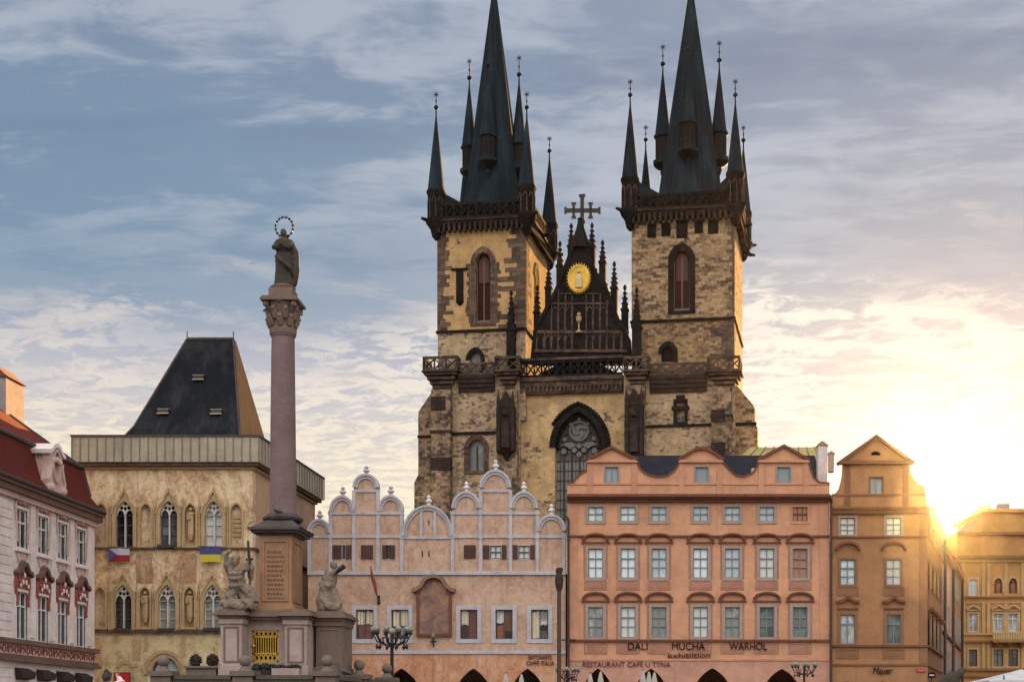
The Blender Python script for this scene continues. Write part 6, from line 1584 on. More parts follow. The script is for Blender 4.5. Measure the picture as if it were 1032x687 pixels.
# chimney
ch_ = thing('chimney_stack', 'broad pale chimney with a red tiled cap on the palace roof', 'chimney', (KF.X0, KF.Y0, 0), pi / 2)
vC = 4.0; ua_, ub_ = ku(6, vC), ku(24, vC); zt_ = kz(389, ub_, vC)
m = MB(); m.box(ua_, ub_, vC, vC + 1.6, 17, zt_); m.build('shaft', 'chimney_cream', ch_)
m = MB(); a, b = ua_ - .12, ub_ + .12; m.add([(a, vC - .15, zt_), (b, vC - .15, zt_), (b, vC + 1.75, zt_), (a, vC + 1.75, zt_), (a, vC + .8, zt_ + .85), (b, vC + .8, zt_ + .85)], [(0, 1, 5, 4), (2, 3, 4, 5), (0, 4, 3), (1, 2, 5), (0, 3, 2, 1)]); m.build('tiled_cap', 'tile_cap', ch_)

# ================================================================ COLUMN MONUMENT
MF = Frame(287, 37)
mon = MF.thing('column_monument', 'tall stone column with carved capital on a stepped pedestal with gilded grille', 'monument')
mu, mz = MF.u, MF.z
sc_ = 1449 / 37
pod = MB()
px0, px1 = mu(100, -7.5) , mu(420, 0)
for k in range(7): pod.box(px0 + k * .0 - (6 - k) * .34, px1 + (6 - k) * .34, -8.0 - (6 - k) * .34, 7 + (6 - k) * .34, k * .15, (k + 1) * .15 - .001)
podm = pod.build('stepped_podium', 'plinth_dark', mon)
PT = 1.05
# lower pedestal: central block and four piers
zl = mz(626); zs_ = mz(617)
cb0, cb1 = mu(246), mu(318)
m = MB(); m.plate(rect(cb0, cb1, PT, zl), [rect(mu(259.5), mu(286.3), mz(667.5), mz(636))], -.55, .1); m.shell(cb0, cb1, .1, 1.5, PT, zl); low = m.build('lower_pedestal', 'plinth_stone', mon)
m = MB(); m.box(mu(259), mu(287), .02, .06, mz(668), mz(635)); m.build('recess_back', 'void_dark', low)
g_ = MB(); a, b = mu(259.8), mu(286); z0, z1 = mz(667.3), mz(636.2)
zq0, zq1 = mz(659), mz(642.5)
for i in range(11): x = a + (b - a) * (i + .5) / 11; g_.box(x - .014, x + .014, -.49, -.46, zq0, zq1)
for za__, zb__ in ((z0, zq0), (zq1, z1)):
    n = 6
    for i in range(n):
        A, B_ = a + (b - a) * i / n, a + (b - a) * (i + 1) / n
        g_.strip([(A, za__), (B_, zb__)], .032, -.49, -.465); g_.strip([(A, zb__), (B_, za__)], .032, -.50, -.475)
for z in (z0 + .02, zq0, zq1, z1 - .02): g_.box(a, b, -.51, -.46, z - .022, z + .022)
for x in (a + .015, b - .015): g_.box(x - .025, x + .025, -.51, -.46, z0, z1)
g_.sphere((a + .03, -.53, (z0 + z1) / 2), .06, 8, 6)
g_.build('gilded_grille', 'gilding', low)
def mpier(a, b, v0, v1, name='pier', panel=True, mt='plinth_stone'):
    m = MB(); A, B_ = mu(a, v0), mu(b, v0); m.box(A, B_, v0, v1, PT, zl); m.box(A - .05, B_ + .05, v0 - .06, v1, PT, mz(672)); m.box(A - .04, B_ + .04, v0 - .05, v1, zl - .13, zl - .001)
    o = m.build(name, mt, low)
    if panel:
        q = MB(); q.strip(rect(A + .09, B_ - .09, mz(668), zl - .22), .04, v0 - .02, v0, True); q.build('panel_moulding', 'plinth_dark', o)
    return A, B_
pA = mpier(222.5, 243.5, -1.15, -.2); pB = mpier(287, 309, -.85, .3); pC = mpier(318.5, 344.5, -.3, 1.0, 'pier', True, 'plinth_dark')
m = MB(); m.box(mu(312, .3), mu(318, .3), -.5, .6, PT, zl); m.build('pier', 'plinth_stone', low)
# moulded table over it
m = MB()
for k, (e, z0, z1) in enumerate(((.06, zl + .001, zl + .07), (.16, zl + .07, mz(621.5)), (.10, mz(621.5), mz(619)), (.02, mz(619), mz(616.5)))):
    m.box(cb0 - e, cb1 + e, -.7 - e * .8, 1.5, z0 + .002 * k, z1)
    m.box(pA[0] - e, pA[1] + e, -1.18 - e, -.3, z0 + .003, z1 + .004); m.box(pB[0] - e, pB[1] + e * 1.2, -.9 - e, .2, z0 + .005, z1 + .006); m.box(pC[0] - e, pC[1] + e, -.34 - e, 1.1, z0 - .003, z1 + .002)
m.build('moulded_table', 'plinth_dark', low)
# upper pedestal
pu0, pu1 = mu(261.5, -.4), mu(294, -.4); W_ = pu1 - pu0; pd0, pd1 = -.42, .75
zp0, zp1 = mz(611), mz(541)
m = MB(); m.box(pu0, pu1, pd0, pd1, zp0, zp1); up = m.build('upper_pedestal', 'pedestal_stone', mon)
m = MB()
for e, z0, z1 in ((.14, mz(617), mz(614)), (.08, mz(614) + .001, mz(611.5)), (.04, mz(611.5) + .001, mz(609))): m.box(pu0 - e, pu1 + e, pd0 - e, pd1 + e, z0, z1)
m.build('base_moulding', 'pedestal_stone', up)
m = MB(); m.strip(rect(pu0 + .11, pu1 - .11, mz(606), mz(547)), .045, pd0 - .03, pd0, True)
m.build('tablet_moulding', 'pedestal_stone', up)
m = MB(); m.xf = lambda x, y, z: (pu1 - y, x, z); m.strip(rect(pd0 + .2, pd1 - .2, mz(606), mz(547)), .05, -.03, 0, True); m.build('tablet_moulding', 'pedestal_stone', up)
m = MB(); random.seed(5)
for k in range(11):
    z = mz(604 - k * 4.6); x = pu0 + .2
    while x < pu1 - .24:
        w = random.uniform(.03, .08); m.box(x, min(x + w, pu1 - .2), pd0 - .006, pd0, z - .035, z + .03); x += w + .022
o = m.build('inscription', 'inscription_brown', up); o['kind'] = 'stuff'
ccx, ccy = (pu0 + pu1) / 2 + .05, (pd0 + pd1) / 2
m = MB()
for e, z0, z1 in ((.06, zp1, mz(539)), (.17, mz(539) + .001, mz(536.5)), (.24, mz(536.5) + .001, mz(534))): m.box(pu0 - e, pu1 + e, pd0 - e, pd1 + e, z0, z1)
hw_ = W_ / 2 + .24
m.lathe([(hw_ * 1.4142, mz(534) + .001), (hw_ * 1.0, mz(529.5)), (hw_ * .72, mz(525)), (.52, mz(523.5))], ccx, ccy, 4, pi / 4, 1, (pd1 - pd0 + .48) / (2 * hw_))
m.lathe([(.50, mz(524)), (.52, mz(521.5)), (.46, mz(520)), (.42, mz(518.5)), (.37, mz(517))], ccx, ccy, 24)
m.build('pedestal_cap', 'cap_dark', up)
# shaft, capital
r0_, r1_ = .335, .29
m = MB(); zz0, zz1 = mz(518), mz(336)
m.lathe([(r0_ * 1.05, zz0), (r0_, zz0 + .12)] + [(r0_ + (r1_ - r0_) * (t / 8) ** 1.4, zz0 + .12 + (zz1 - zz0 - .2) * t / 8) for t in range(1, 9)] + [(r1_ * 1.1, zz1 - .04), (r1_ * 1.1, zz1)], ccx, ccy, 32)
shaft = m.build('shaft', 'shaft_stone', mon)
m = MB(); m.lathe([(r1_ * 1.16, zz1), (r1_ * 1.2, mz(331)), (r1_ * 1.05, mz(329)), (r1_ * 1.02, mz(325)), (r1_ * 1.2, mz(314)), (r1_ * 1.45, mz(306.5)), (r1_ * 1.5, mz(305.5))], ccx, ccy, 24)
for row, (z0, z1, out, n_) in enumerate(((mz(328), mz(317.5), .16, 8), (mz(321), mz(310), .2, 8))):
    for k in range(n_):
        a = 2 * pi * (k + row * .5) / n_; c_, s_ = cos(a), sin(a)
        rr = r1_ * 1.05
        for w0, pts in ((.1, [(rr, z0), (rr + .06, (z0 + z1) / 2), (rr + out * .6, z1 - .03), (rr + out * .95, z1 - .10)]),):
            m.tube([(ccx + c_ * r, ccy + s_ * r, z) for r, z in pts], [.08, .085, .065, .03], 6)
for k in range(4):
    a = pi / 4 + k * pi / 2; m.sphere((ccx + .50 * cos(a), ccy + .50 * sin(a), mz(308)), .085, 8, 6); m.tube([(ccx + .30 * cos(a), ccy + .30 * sin(a), mz(316)), (ccx + .5 * cos(a), ccy + .5 * sin(a), mz(308))], [.05, .06], 6)
    a = k * pi / 2; m.sphere((ccx + .42 * cos(a), ccy + .42 * sin(a), mz(304)), .085, 8, 6)
m.box(ccx - .48, ccx + .48, ccy - .48, ccy + .48, mz(305), mz(302.3)); m.box(ccx - .44, ccx + .44, ccy - .44, ccy + .44, mz(302.3) + .001, mz(300.5))
m.build('capital', 'plinth_dark', mon)
zc_ = mz(300.5)

# ---------------------------------------------------------------- crowning statue
st = thing('column_statue', 'robed stone figure with a ring halo standing on top of the column', 'statue', (MF.X0 + ccx, MF.Y0 + ccy, zc_))
m = MB(); m.box(-.30, .30, -.3, .3, 0, mz(291) - zc_); m.lathe([(.30, mz(291) - zc_), (.33, mz(288) - zc_), (.24, mz(286) - zc_)], 0, 0, 14); m.build('plinth', 'plinth_dark', st)
zf = mz(288.5) - zc_; zh = mz(229.5) - zc_; hh = zh - zf
def robed(m, h, lean=0.0, folds=7, sx=1.0):
    n = 28; prof = [(.27, .0), (.29, .04), (.26, .2), (.245, .38), (.25, .5), (.22, .6), (.235, .7), (.25, .78), (.20, .835), (.085, .865), (.07, .885)]
    vs = []; fs = []
    for i, (r, t) in enumerate(prof):
        for k in range(n):
            a = 2 * pi * k / n; f = 1 + (.10 if t < .7 else .03) * sin(folds * a + 3 * t) * (1 - t * .6)
            vs.append((r * f * cos(a) * sx * h / 1.55 + lean * t * h, r * f * sin(a) * .72 * h / 1.55, t * h))
    for i in range(len(prof) - 1):
        for k in range(n): fs.append((i * n + k, i * n + (k + 1) % n, (i + 1) * n + (k + 1) % n, (i + 1) * n + k))
    fs += [tuple(range(n))[::-1], tuple((len(prof) - 1) * n + k for k in range(n))]; m.add(vs, fs)
m = MB(); old = MB()
m.xf = lambda x, y, z: (x * .86 + .02, y, z + zf); robed(m, hh, 0, 9)
m.sphere((0, -.04, hh * .935), .10 * hh / 1.5, 12, 9, (.88, 1, 1.15))
m.tube([(-.17, 0, hh * .8), (-.26, -.10, hh * .68), (-.12, -.24, hh * .66), (.0, -.27, hh * .72)], [.085, .08, .065, .05], 8)
m.tube([(.17, 0, hh * .8), (.26, -.10, hh * .68), (.12, -.24, hh * .66), (.01, -.27, hh * .72)], [.085, .08, .065, .05], 8)
m.tube([(.16, .12, hh * .84), (.3, .12, hh * .62), (.32, .1, hh * .3), (.26, .08, hh * .06)], [.07, .12, .13, .1], 8)      # cloak
m.tube([(-.14, .14, hh * .84), (-.2, .14, hh * .5), (-.18, .1, hh * .1)], [.07, .1, .1], 8)
m.tube([(-.2, -.2, hh * .52), (.0, -.25, hh * .42), (.24, -.16, hh * .32), (.3, 0, hh * .2)], [.04, .06, .07, .05], 8)     # fold across
m.tube([(0, .06, hh * 1.0), (0, .12, hh * .9), (0, .14, hh * .8)], [.06, .12, .12], 8)
bd = fuse(m.build('figure', 'statue_dark', st), .016, True, .03)
m = MB(); hc = (0.02, .05, mz(226.2) - zc_); n = 13
for k in range(n + 1):
    a = -pi / 2 + .55 + (2 * pi - 1.1) * k / n; m.sphere((hc[0] + .225 * cos(a), hc[1], hc[2] + .26 * sin(a)), .034, 8, 6)
m.tube([(hc[0] + .225 * cos(-pi / 2 + .55 + (2 * pi - 1.1) * k / 30), hc[1], hc[2] + .26 * sin(-pi / 2 + .55 + (2 * pi - 1.1) * k / 30)) for k in range(31)], .012, 6)
m.build('halo', 'iron', st)

# ---------------------------------------------------------------- corner statues
sa = thing('angel_statue', 'weathered winged angel statue with raised sword on the left front pier', 'statue', (MF.X0 + mu(240, -.9), MF.Y0 - .85, mz(616)))
au = lambda x: mu(x, -.85) - mu(240, -.9); azz = lambda y: mz(y, 0, -.85) - mz(616)
m = MB()
m.lathe([(.42, 0), (.46, .12), (.36, .25)], 0, 0, 14, 0, 1, .8)
m.tube([(au(236), -.1, azz(612)), (au(233), -.16, azz(600)), (au(238), -.1, azz(590))], [.16, .15, .17], 9)           # striding leg
m.tube([(au(247), .05, azz(612)), (au(245), .02, azz(600)), (au(241), 0, azz(590))], [.12, .13, .16], 9)
m.tube([(au(240), 0, azz(592)), (au(239), -.03, azz(582)), (au(238), -.04, azz(571))], [.24, .22, .23], 12)           # cuirass
m.sphere((au(238), -.08, azz(562.5)), .115, 12, 9, (.9, 1, 1.15)); m.lathe([(.14, azz(560)), (.12, azz(557.5)), (.03, azz(555))], au(238), -.06, 10)
m.tube([(au(232), -.05, azz(571)), (au(227.5), -.12, azz(565)), (au(228), -.16, azz(556)), (au(233), -.18, azz(551))], [.1, .085, .07, .05], 8)
m.tube([(au(244), -.05, azz(571)), (au(251), -.12, azz(571)), (au(254.5), -.16, azz(562))], [.1, .085, .06], 8)
for k in range(6):   # feathered wings
    t = k / 5
    m.tube([(au(234), .12, azz(573)), (au(228 - 4 * t), .22, azz(566 - 8 * (1 - t))), (au(227 + 3 * t), .26, azz(578 + 8 * t))], [.07, .09, .035], 7)
    m.tube([(au(242), .12, azz(573)), (au(248 + 5 * t), .22, azz(562 - 2 * (1 - t) + 6 * t)), (au(251 - 1 * t), .26, azz(585 + 5 * t))], [.07, .09, .035], 7)
m.tube([(au(243), -.05, azz(588)), (au(250), .05, azz(594)), (au(256), .08, azz(606)), (au(252), .0, azz(613))], [.14, .2, .18, .12], 9)   # cloak
m.tube([(au(231), -.1, azz(592)), (au(228), -.12, azz(602)), (au(231), -.05, azz(613))], [.12, .14, .12], 9)
m.tube([(au(228), -.25, azz(611)), (au(236), -.34, azz(609)), (au(246), -.3, azz(612)), (au(256), -.1, azz(610))], [.1, .15, .13, .06], 9)  # beaten demon
m.sphere((au(227), -.26, azz(608)), .11, 9, 7); m.tube([(au(246), -.3, azz(611)), (au(250), -.36, azz(604)), (au(253), -.34, azz(609))], [.07, .06, .05], 7)
for y in (589, 581, 576): m.tube([(au(232), -.2, azz(y)), (au(239), -.27, azz(y + 1)), (au(246), -.17, azz(y - 1))], [.05, .06, .05], 7)
fuse(m.build('figure', 'statue_stone', sa), .018, True, .06)
m = MB(); m.tube([(au(254.5), -.17, azz(566)), (au(253), -.18, azz(541))], [.05, .028], 6); m.tube([(au(250.5), -.17, azz(561.5)), (au(258.5), -.17, azz(560.5))], .03, 6); m.build('sword', 'iron', sa)
sa.scale = (.9, .92, .94)
sb = thing('angel_statue', 'weathered leaning robed statue with one arm stretched out on the right pier', 'statue', (MF.X0 + mu(333, .2), MF.Y0 + .25, mz(622)))
bu_ = lambda x: mu(x, .25) - mu(333, .2); bzz = lambda y: mz(y, 0, .25) - mz(622)
m = MB()
m.lathe([(.36, 0), (.4, .12), (.3, .28)], 0, 0, 14, 0, 1.05, .8)
m.tube([(bu_(331), -.05, bzz(618)), (bu_(328.5), -.1, bzz(604)), (bu_(330), -.05, bzz(594)), (bu_(332), 0, bzz(584)), (bu_(334.5), 0, bzz(576))], [.26, .24, .19, .2, .17], 12)
m.tube([(bu_(337), 0, bzz(618)), (bu_(338), -.05, bzz(606)), (bu_(333), 0, bzz(594))], [.2, .19, .16], 10)
m.sphere((bu_(337), -.06, bzz(569.5)), .105, 12, 9, (.95, 1, 1.1))
m.tube([(bu_(335.5), -.08, bzz(578)), (bu_(341), -.16, bzz(576)), (bu_(347), -.2, bzz(572.5))], [.09, .07, .045], 8)
m.tube([(bu_(330), -.06, bzz(580)), (bu_(325), -.12, bzz(588)), (bu_(328), -.2, bzz(596))], [.1, .085, .06], 8)
for k in range(5):
    t = k / 4; m.tube([(bu_(330), .14, bzz(583)), (bu_(325 - 1.5 * t), .2, bzz(582 + 8 * t)), (bu_(323 + 1 * t), .2, bzz(598 + 8 * t))], [.07, .08, .03], 7)
m.tube([(bu_(325), -.2, bzz(614)), (bu_(332), -.32, bzz(610)), (bu_(341), -.25, bzz(613)), (bu_(344), -.1, bzz(606))], [.1, .13, .12, .07], 9)
for a, b, c in ((326, 600, 336), (328, 608, 340), (329, 590, 336)): m.tube([(bu_(a), -.18, bzz(b)), (bu_((a + c) / 2), -.27, bzz(b + 2)), (bu_(c), -.15, bzz(b - 1))], [.04, .055, .04], 7)
fuse(m.build('figure', 'statue_stone', sb), .018, True, .06)
m = MB(); m.tube([(bu_(340.5), -.2, bzz(577.5)), (bu_(349), -.24, bzz(571))], [.045, .07], 7); m.sphere((bu_(345), -.24, bzz(574)), .07, 7, 5); m.build('torch', 'iron', sb)

# ---------------------------------------------------------------- balustrade round the monument
bal = thing('stone_balustrade', 'weathered stone balustrade with ball topped posts round the column monument', 'balustrade', (0, 0, 0))
def wp(px, Y): return (px - CX) / F * Y
xL, xM, xR = wp(164.6, 35), wp(247, 35), wp(329.7, 35)
posts = [(xL, 35), (xM, 35), (xR, 35), (wp(362, 37.6), 37.6), (wp(390, 40.1), 40.1), (xL - .05, 37.6), (xL - .1, 40.1)]
zR0 = H + (CY - 680) / F * 35; zb0 = PT + .45
m = MB(); pp = None
P0 = MB(); P0.box(-.24, .24, -.24, .24, PT, zR0 - .02); P0.box(-.29, .29, -.29, .29, PT, PT + .5); P0.box(-.30, .30, -.30, .30, zR0 - .02, zR0 + .1)
P0.lathe([(.18, zR0 + .1), (.12, zR0 + .17), (.09, zR0 + .22)], 0, 0, 12)
post = P0.build('post', 'balustrade_stone', bal)
B0 = MB(); B0.sphere((0, 0, zR0 + .35), .145, 18, 12); ball = B0.build('ball_finial', 'balustrade_stone', post)
for i, (x, y) in enumerate(posts):
    if i == 0: post.location = (x, y, 0)
    else: kids_copy(post, bal, (x, y, 0))
b1 = MB(); b1.lathe([(.09, zb0), (.09, zb0 + .06), (.05, zb0 + .1), (.10, zb0 + .35), (.06, zb0 + .62), (.05, zR0 - .42), (.085, zR0 - .25), (.085, zR0 - .19)], 0, 0, 10); bproto = None
for (a, b) in ((0, 1), (1, 2), (2, 3), (3, 4), (0, 5), (5, 6)):
    A, B_ = Vector(posts[a]), Vector(posts[b]); d_ = (B_ - A); L_ = d_.length; d_.normalize(); an = atan2(d_.y, d_.x)
    rl = MB(); rl.xf = lambda x, y, z, A=A, an=an: (A.x + x * cos(an) - y * sin(an), A.y + x * sin(an) + y * cos(an), z)
    rl.box(.30, L_ - .30, -.17, .17, zR0 - .10, zR0); rl.box(.245, L_ - .245, -.12, .12, zR0 - .19, zR0 - .101); rl.box(.295, L_ - .295, -.16, .16, PT, zb0)
    rl.build('rail', 'rail_stone', bal)
    n = int((L_ - .6) / .24)
    for k in range(n):
        t = .3 + (L_ - .6) * (k + .5) / n; loc = (A.x + d_.x * t, A.y + d_.y * t, 0)
        if bproto is None: bproto = b1.build('baluster', 'balustrade_stone', bal, loc)
        else: link('baluster', bproto.data, bal, loc)
# stone boxes with clipped shrubs, flower boxes behind the rail
random.seed(3)
def clump(m, c, r, n, leaf, sq=(1, 1, 1)):
    for _ in range(n):
        a, b = random.uniform(0, 2 * pi), math.acos(random.uniform(-1, 1)); q = r * random.uniform(.55, 1.05)
        p = Vector((c[0] + q * sin(b) * cos(a) * sq[0], c[1] + q * sin(b) * sin(a) * sq[1], c[2] + q * cos(b) * sq[2]))
        t = Vector((random.gauss(0, 1), random.gauss(0, 1), random.gauss(0, 1))).normalized(); s_ = t.orthogonal().normalized() * leaf * .5; t *= leaf
        m.add([tuple(p), tuple(p + t * .5 + s_), tuple(p + t), tuple(p + t * .5 - s_)], [(0, 1, 2, 3)])
pb = thing('stone_planter', 'pale stone trough carrying two round shrubs behind the balustrade', 'planter', (wp(205, 36), 36.0, PT))
hbox = H + (CY - 673) / F * 36 - PT
m = MB(); m.box(-.37, .37, -.2, .2, 0, hbox); m.box(-.42, .42, -.25, .25, hbox + .001, hbox + .05); m.build('trough', 'balustrade_stone', pb)
for px, lb in ((197.2, 'left of two dark round clipped shrubs on the pale stone trough'), (214.2, 'right of two dark round clipped shrubs on the pale stone trough')):
    sh = thing('round_shrub', lb, 'shrub', (wp(px, 36), 36.0, PT + hbox + .05))
    m = MB(); m.tube([(0, 0, -.02), (0, 0, .1)], .03, 6); m.build('stem', 'tile_brown', sh)
    m = MB(); clump(m, (0, 0, .15), .135, 900, .05); m.build('foliage', 'leaf_brown', sh)
fb1 = thing('flower_box', 'dark flower box with low plants under the gilded grille', 'planter', (wp(265, 35.7), 35.7, PT)); hb = H + (CY - 674.5) / F * 35.7 - PT
m = MB(); m.box(-.22, .22, -.15, .15, 0, hb); m.build('box', 'hood_dark', fb1)
m = MB()
for k in range(9): clump(m, (-.2 + .05 * k, 0, hb + .05), .08, 60, .06)
m.build('foliage', 'leaf_dark', fb1)
fb2 = thing('flower_box', 'pale stone flower box with a strip of dark plants right of the gilded grille', 'planter', (wp(289, 35.7), 35.7, PT)); hb = H + (CY - 673) / F * 35.7 - PT
m = MB(); m.box(-.34, .34, -.16, .16, 0, hb); m.build('box', 'plinth_stone', fb2)
m = MB()
for k in range(12): clump(m, (-.30 + .055 * k, 0, hb + .02), .06, 50, .05)
m.build('foliage', 'leaf_dark', fb2)
def pigeon(px, py, Y, rz, label):
    o = thing('pigeon', label, 'bird', (wp(px, Y), Y, H + (CY - py) / F * Y), rz, 'pigeons on the monument')
    m = MB(); m.tube([(-.20, 0, .06), (-.1, 0, .10), (.0, 0, .13), (.09, 0, .17), (.12, 0, .22), (.135, 0, .27)], [.015, .055, .075, .06, .035, .032], 10)
    m.sphere((.14, 0, .285), .034, 8, 6); m.tube([(.165, 0, .285), (.2, 0, .275)], [.012, .003], 5)
    for s in (-1, 1): m.tube([(.05, s * .055, .16), (-.05, s * .065, .13), (-.19, s * .03, .08)], [.03, .035, .008], 7)
    for s in (-1, 1): m.tube([(.0, s * .03, .08), (.01, s * .03, 0), (.04, s * .03, 0)], .008, 5)
    m.build('body', 'feather_grey', o); return o
p1 = pigeon(347, 680, 36.2, pi * .96, 'dark pigeon perched on the balustrade rail between two stone balls')
p1.location.z = zR0; 
p2 = pigeon(279.5, 518.5, 36.55, pi * .9, 'dark pigeon perched at the foot of the column shaft'); p2.scale = (.8, .8, .8)

# ================================================================ STREET FURNITURE
def lamp(px, Y, ytop, yarm, half, n, label):
    x = wp(px, Y); o = thing('street_lamp', label, 'street lamp', (x, Y, 0), 0, 'many armed lamps on the square')
    zt = H + (CY - ytop) / F * Y; za = H + (CY - yarm) / F * Y; R_ = half / F * Y
    m = MB(); m.lathe([(.28, 0), (.28, .3), (.2, .5), (.14, 1.1), (.085, 1.4), (.07, za - .6), (.1, za - .5), (.07, za - .35), (.06, za + .1)], 0, 0, 12); m.build('post', 'iron', o)
    ga = None
    for k in range(n):
        a = 2 * pi * k / n + .2; c, s = cos(a), sin(a)
        m = MB(); m.tube([(0, 0, za - .35), (c * R_ * .35, s * R_ * .35, za - .45), (c * R_ * .8, s * R_ * .8, za - .3), (c * R_, s * R_, za - .02)], .03, 6)
        m.tube([(c * R_ * .5, s * R_ * .5, za - .42), (c * R_ * .62, s * R_ * .62, za - .2), (c * R_ * .45, s * R_ * .45, za - .12)], .022, 5)
        m.lathe([(.05, za - .02), (.11, za + .03), (.1, za + .06)], c * R_, s * R_, 8); m.lathe([(.02, za - .62), (.07, za - .52), (.02, za - .4)], c * R_ * .8, s * R_ * .8, 6); arm = m.build('arm', 'iron', o)
        m = MB(); r = min(.145, R_ * .17); m.sphere((c * R_, s * R_, za + .06 + r), r, 14, 10); m.build('globe', 'globe_glass', arm)
    m = MB(); m.sphere((0, 0, zt - .15), .15, 14, 10); m.build('globe', 'globe_glass', o)
    return o
lamp(395, 58, 632, 638.5, 18.5, 10, 'many armed lamp with pale globes in front of the peach house')
lamp(572, 92, 672, 676.5, 11, 7, 'many armed lamp at the joint of the peach and salmon houses')
lamp(810.5, 92, 667.5, 672, 12, 7, 'many armed lamp in front of the right arcade arch of the salmon house')
fpole = thing('banner_pole', 'tall dark pole with a wrapped top standing before the peach house', 'pole', (wp(563.5, 80), 80, 0))
zt = H + (CY - 571.5) / F * 80; zb_ = H + (CY - 594) / F * 80
m = MB(); m.lathe([(.2, 0), (.14, .5), (.12, 4), (.11, zb_ + .2), (.06, zt - .5)], 0, 0, 12); m.build('pole', 'pipe_dark', fpole)
m = MB(); m.lathe([(.11, zb_ - .1), (.2, zb_ + .15), (.24, zb_ + .5), (.2, zb_ + .8), (.16, zt - .35), (.2, zt - .22), (.17, zt - .05), (.04, zt)], 0, 0, 14); m.sphere((.1, -.06, zt - .12), .13, 8, 6); m.build('wrapped_top', 'hood_dark', fpole)
# folded parasols before the arcades
def parasol(px, ytop, Y, label):
    o = thing('folded_parasol', label, 'parasol', (wp(px, Y), Y, 0), 0, 'folded parasols before the arcades')
    zt = H + (CY - ytop) / F * Y
    m = MB(); m.tube([(0, 0, 0), (0, 0, zt - .1)], .04, 8); m.box(-.35, .35, -.35, .35, 0, .08); m.build('pole', 'iron', o)
    n = 16; vs = []; fs = []; prof = [(.05, zt - .02), (.10, zt - .25), (.17, zt - .7), (.22, zt - 1.3), (.24, zt - 1.9), (.15, zt - 2.2)]
    for r, z in prof:
        for k in range(n):
            a = 2 * pi * k / n; f = 1 + .22 * (1 if k % 2 else -1) * (z < zt - .1); vs.append((r * f * cos(a), r * f * sin(a), z))
    for i in range(len(prof) - 1):
        for k in range(n): fs.append((i * n + k, i * n + (k + 1) % n, (i + 1) * n + (k + 1) % n, (i + 1) * n + k))
    fs += [tuple(range(n))]; m = MB(); m.add(vs, fs); m.build('canopy', 'canvas_white', o)
    m = MB(); m.sphere((0, 0, zt), .06, 8, 6); m.build('knob', 'iron', o)
for px, y, lb in ((509.8, 677.5, 'left of two folded white parasols before the right arch of the peach house'), (525.5, 678.5, 'right of two folded white parasols before the right arch of the peach house'),
                  (595, 677.5, 'left of two folded white parasols in the first arch of the salmon house'), (605.3, 675.8, 'right of two folded white parasols in the first arch of the salmon house'),
                  (648, 674.5, 'leftmost of three folded white parasols in the second salmon arch'), (654, 676, 'middle of three folded white parasols in the second salmon arch'), (659.5, 676.5, 'rightmost of three folded white parasols in the second salmon arch')):
    parasol(px, y, 96, lb)
# signs and canopies on the right
so_ = thing('street_sign', 'small dark sign with a pale bar at the mouth of the lane', 'sign', (wp(938.8, 103), 103, 0))
m = MB(); m.tube([(0, 0.05, 0), (0, 0.05, H + (CY - 676) / F * 103)], .04, 6); m.build('post', 'iron', so_)
zz = H + (CY - 679.8) / F * 103; m = MB(); m.box(-.27, .27, -.03, .03, zz - .2, zz + .2); m.build('board', 'lettering_black', so_)
m = MB(); m.box(-.17, .17, -.045, -.031, zz - .05, zz + .05); m.build('bar', 'flag_white', so_)
tt = thing('market_tent', 'pale grey sloping tent roof at the lower right corner', 'tent', (wp(1030, 60), 60, 0)); tX = lambda x: wp(x, 60) - wp(1030, 60); tZ = lambda y: H + (CY - y) / F * 60
m = MB(); a, c = tX(996.5), tX(1075); ap = (tX(1046), 2.6, tZ(671.5))
n = 14; vs = [ap]; fs = []
ring_ = [(a, 0), (c, 0), (c, 5), (a, 5)]; rows = 6; grid = []
for e in range(4):
    A, B_ = Vector(ring_[e]), Vector(ring_[(e + 1) % 4])
    for i in range(n):
        base = A.lerp(B_, i / n); grid.append(base)
N_ = len(grid); vs = []
for r in range(rows + 1):
    t = r / rows
    for q in grid: vs.append((q.x + (ap[0] - q.x) * t, q.y + (ap[1] - q.y) * t, tZ(685) + (ap[2] - tZ(685)) * t ** 1.12))
for r in range(rows):
    for k in range(N_): fs.append((r * N_ + k, r * N_ + (k + 1) % N_, (r + 1) * N_ + (k + 1) % N_, (r + 1) * N_ + k))
o0 = len(vs); vs += [(q.x, q.y, tZ(691)) for q in grid]
for k in range(N_): fs.append((k, o0 + k, o0 + (k + 1) % N_, (k + 1) % N_))
m.add(vs, fs); m.build('canopy', 'canvas_grey', tt)
m = MB()
for q in ring_: m.tube([(q[0], q[1], 0), (q[0], q[1], tZ(687))], .05, 6)
each(m, 'pole', 'iron', tt)
m = MB(); m.tube([(tX(1013), .2, tZ(686)), (tX(1013), .2, tZ(680))], .03, 5); m.build('strut', 'iron', tt)
dc = thing('tilted_parasol', 'dark half folded parasol tilted to the right beside the lane', 'parasol', (wp(960, 70), 70, 0)); dX = lambda x: wp(x, 70) - wp(960, 70); dZ = lambda y: H + (CY - y) / F * 70
m = MB(); m.tube([(dX(958), 0, 0), (dX(958.5), 0, dZ(682)), (dX(960), 0, dZ(674))], .05, 8); m.build('pole', 'iron', dc)
m = MB(); prof = [(941, 691), (946, 686), (952, 679.5), (957, 676), (962, 676.5), (966, 674), (970, 671.8), (973.2, 672.6), (972, 677), (968.5, 680.5), (966.8, 686), (967, 692)]
pts = [(dX(x), dZ(y)) for x, y in prof]
n = len(pts); vs = []; fs = []
for y, k in ((-.55, .55), (-.4, .9), (0, 1.0), (.4, .9), (.55, .55)):
    cx_, cz_ = dX(958), dZ(684)
    for q in pts: vs.append((cx_ + (q[0] - cx_) * k, y, cz_ + (q[1] - cz_) * k))
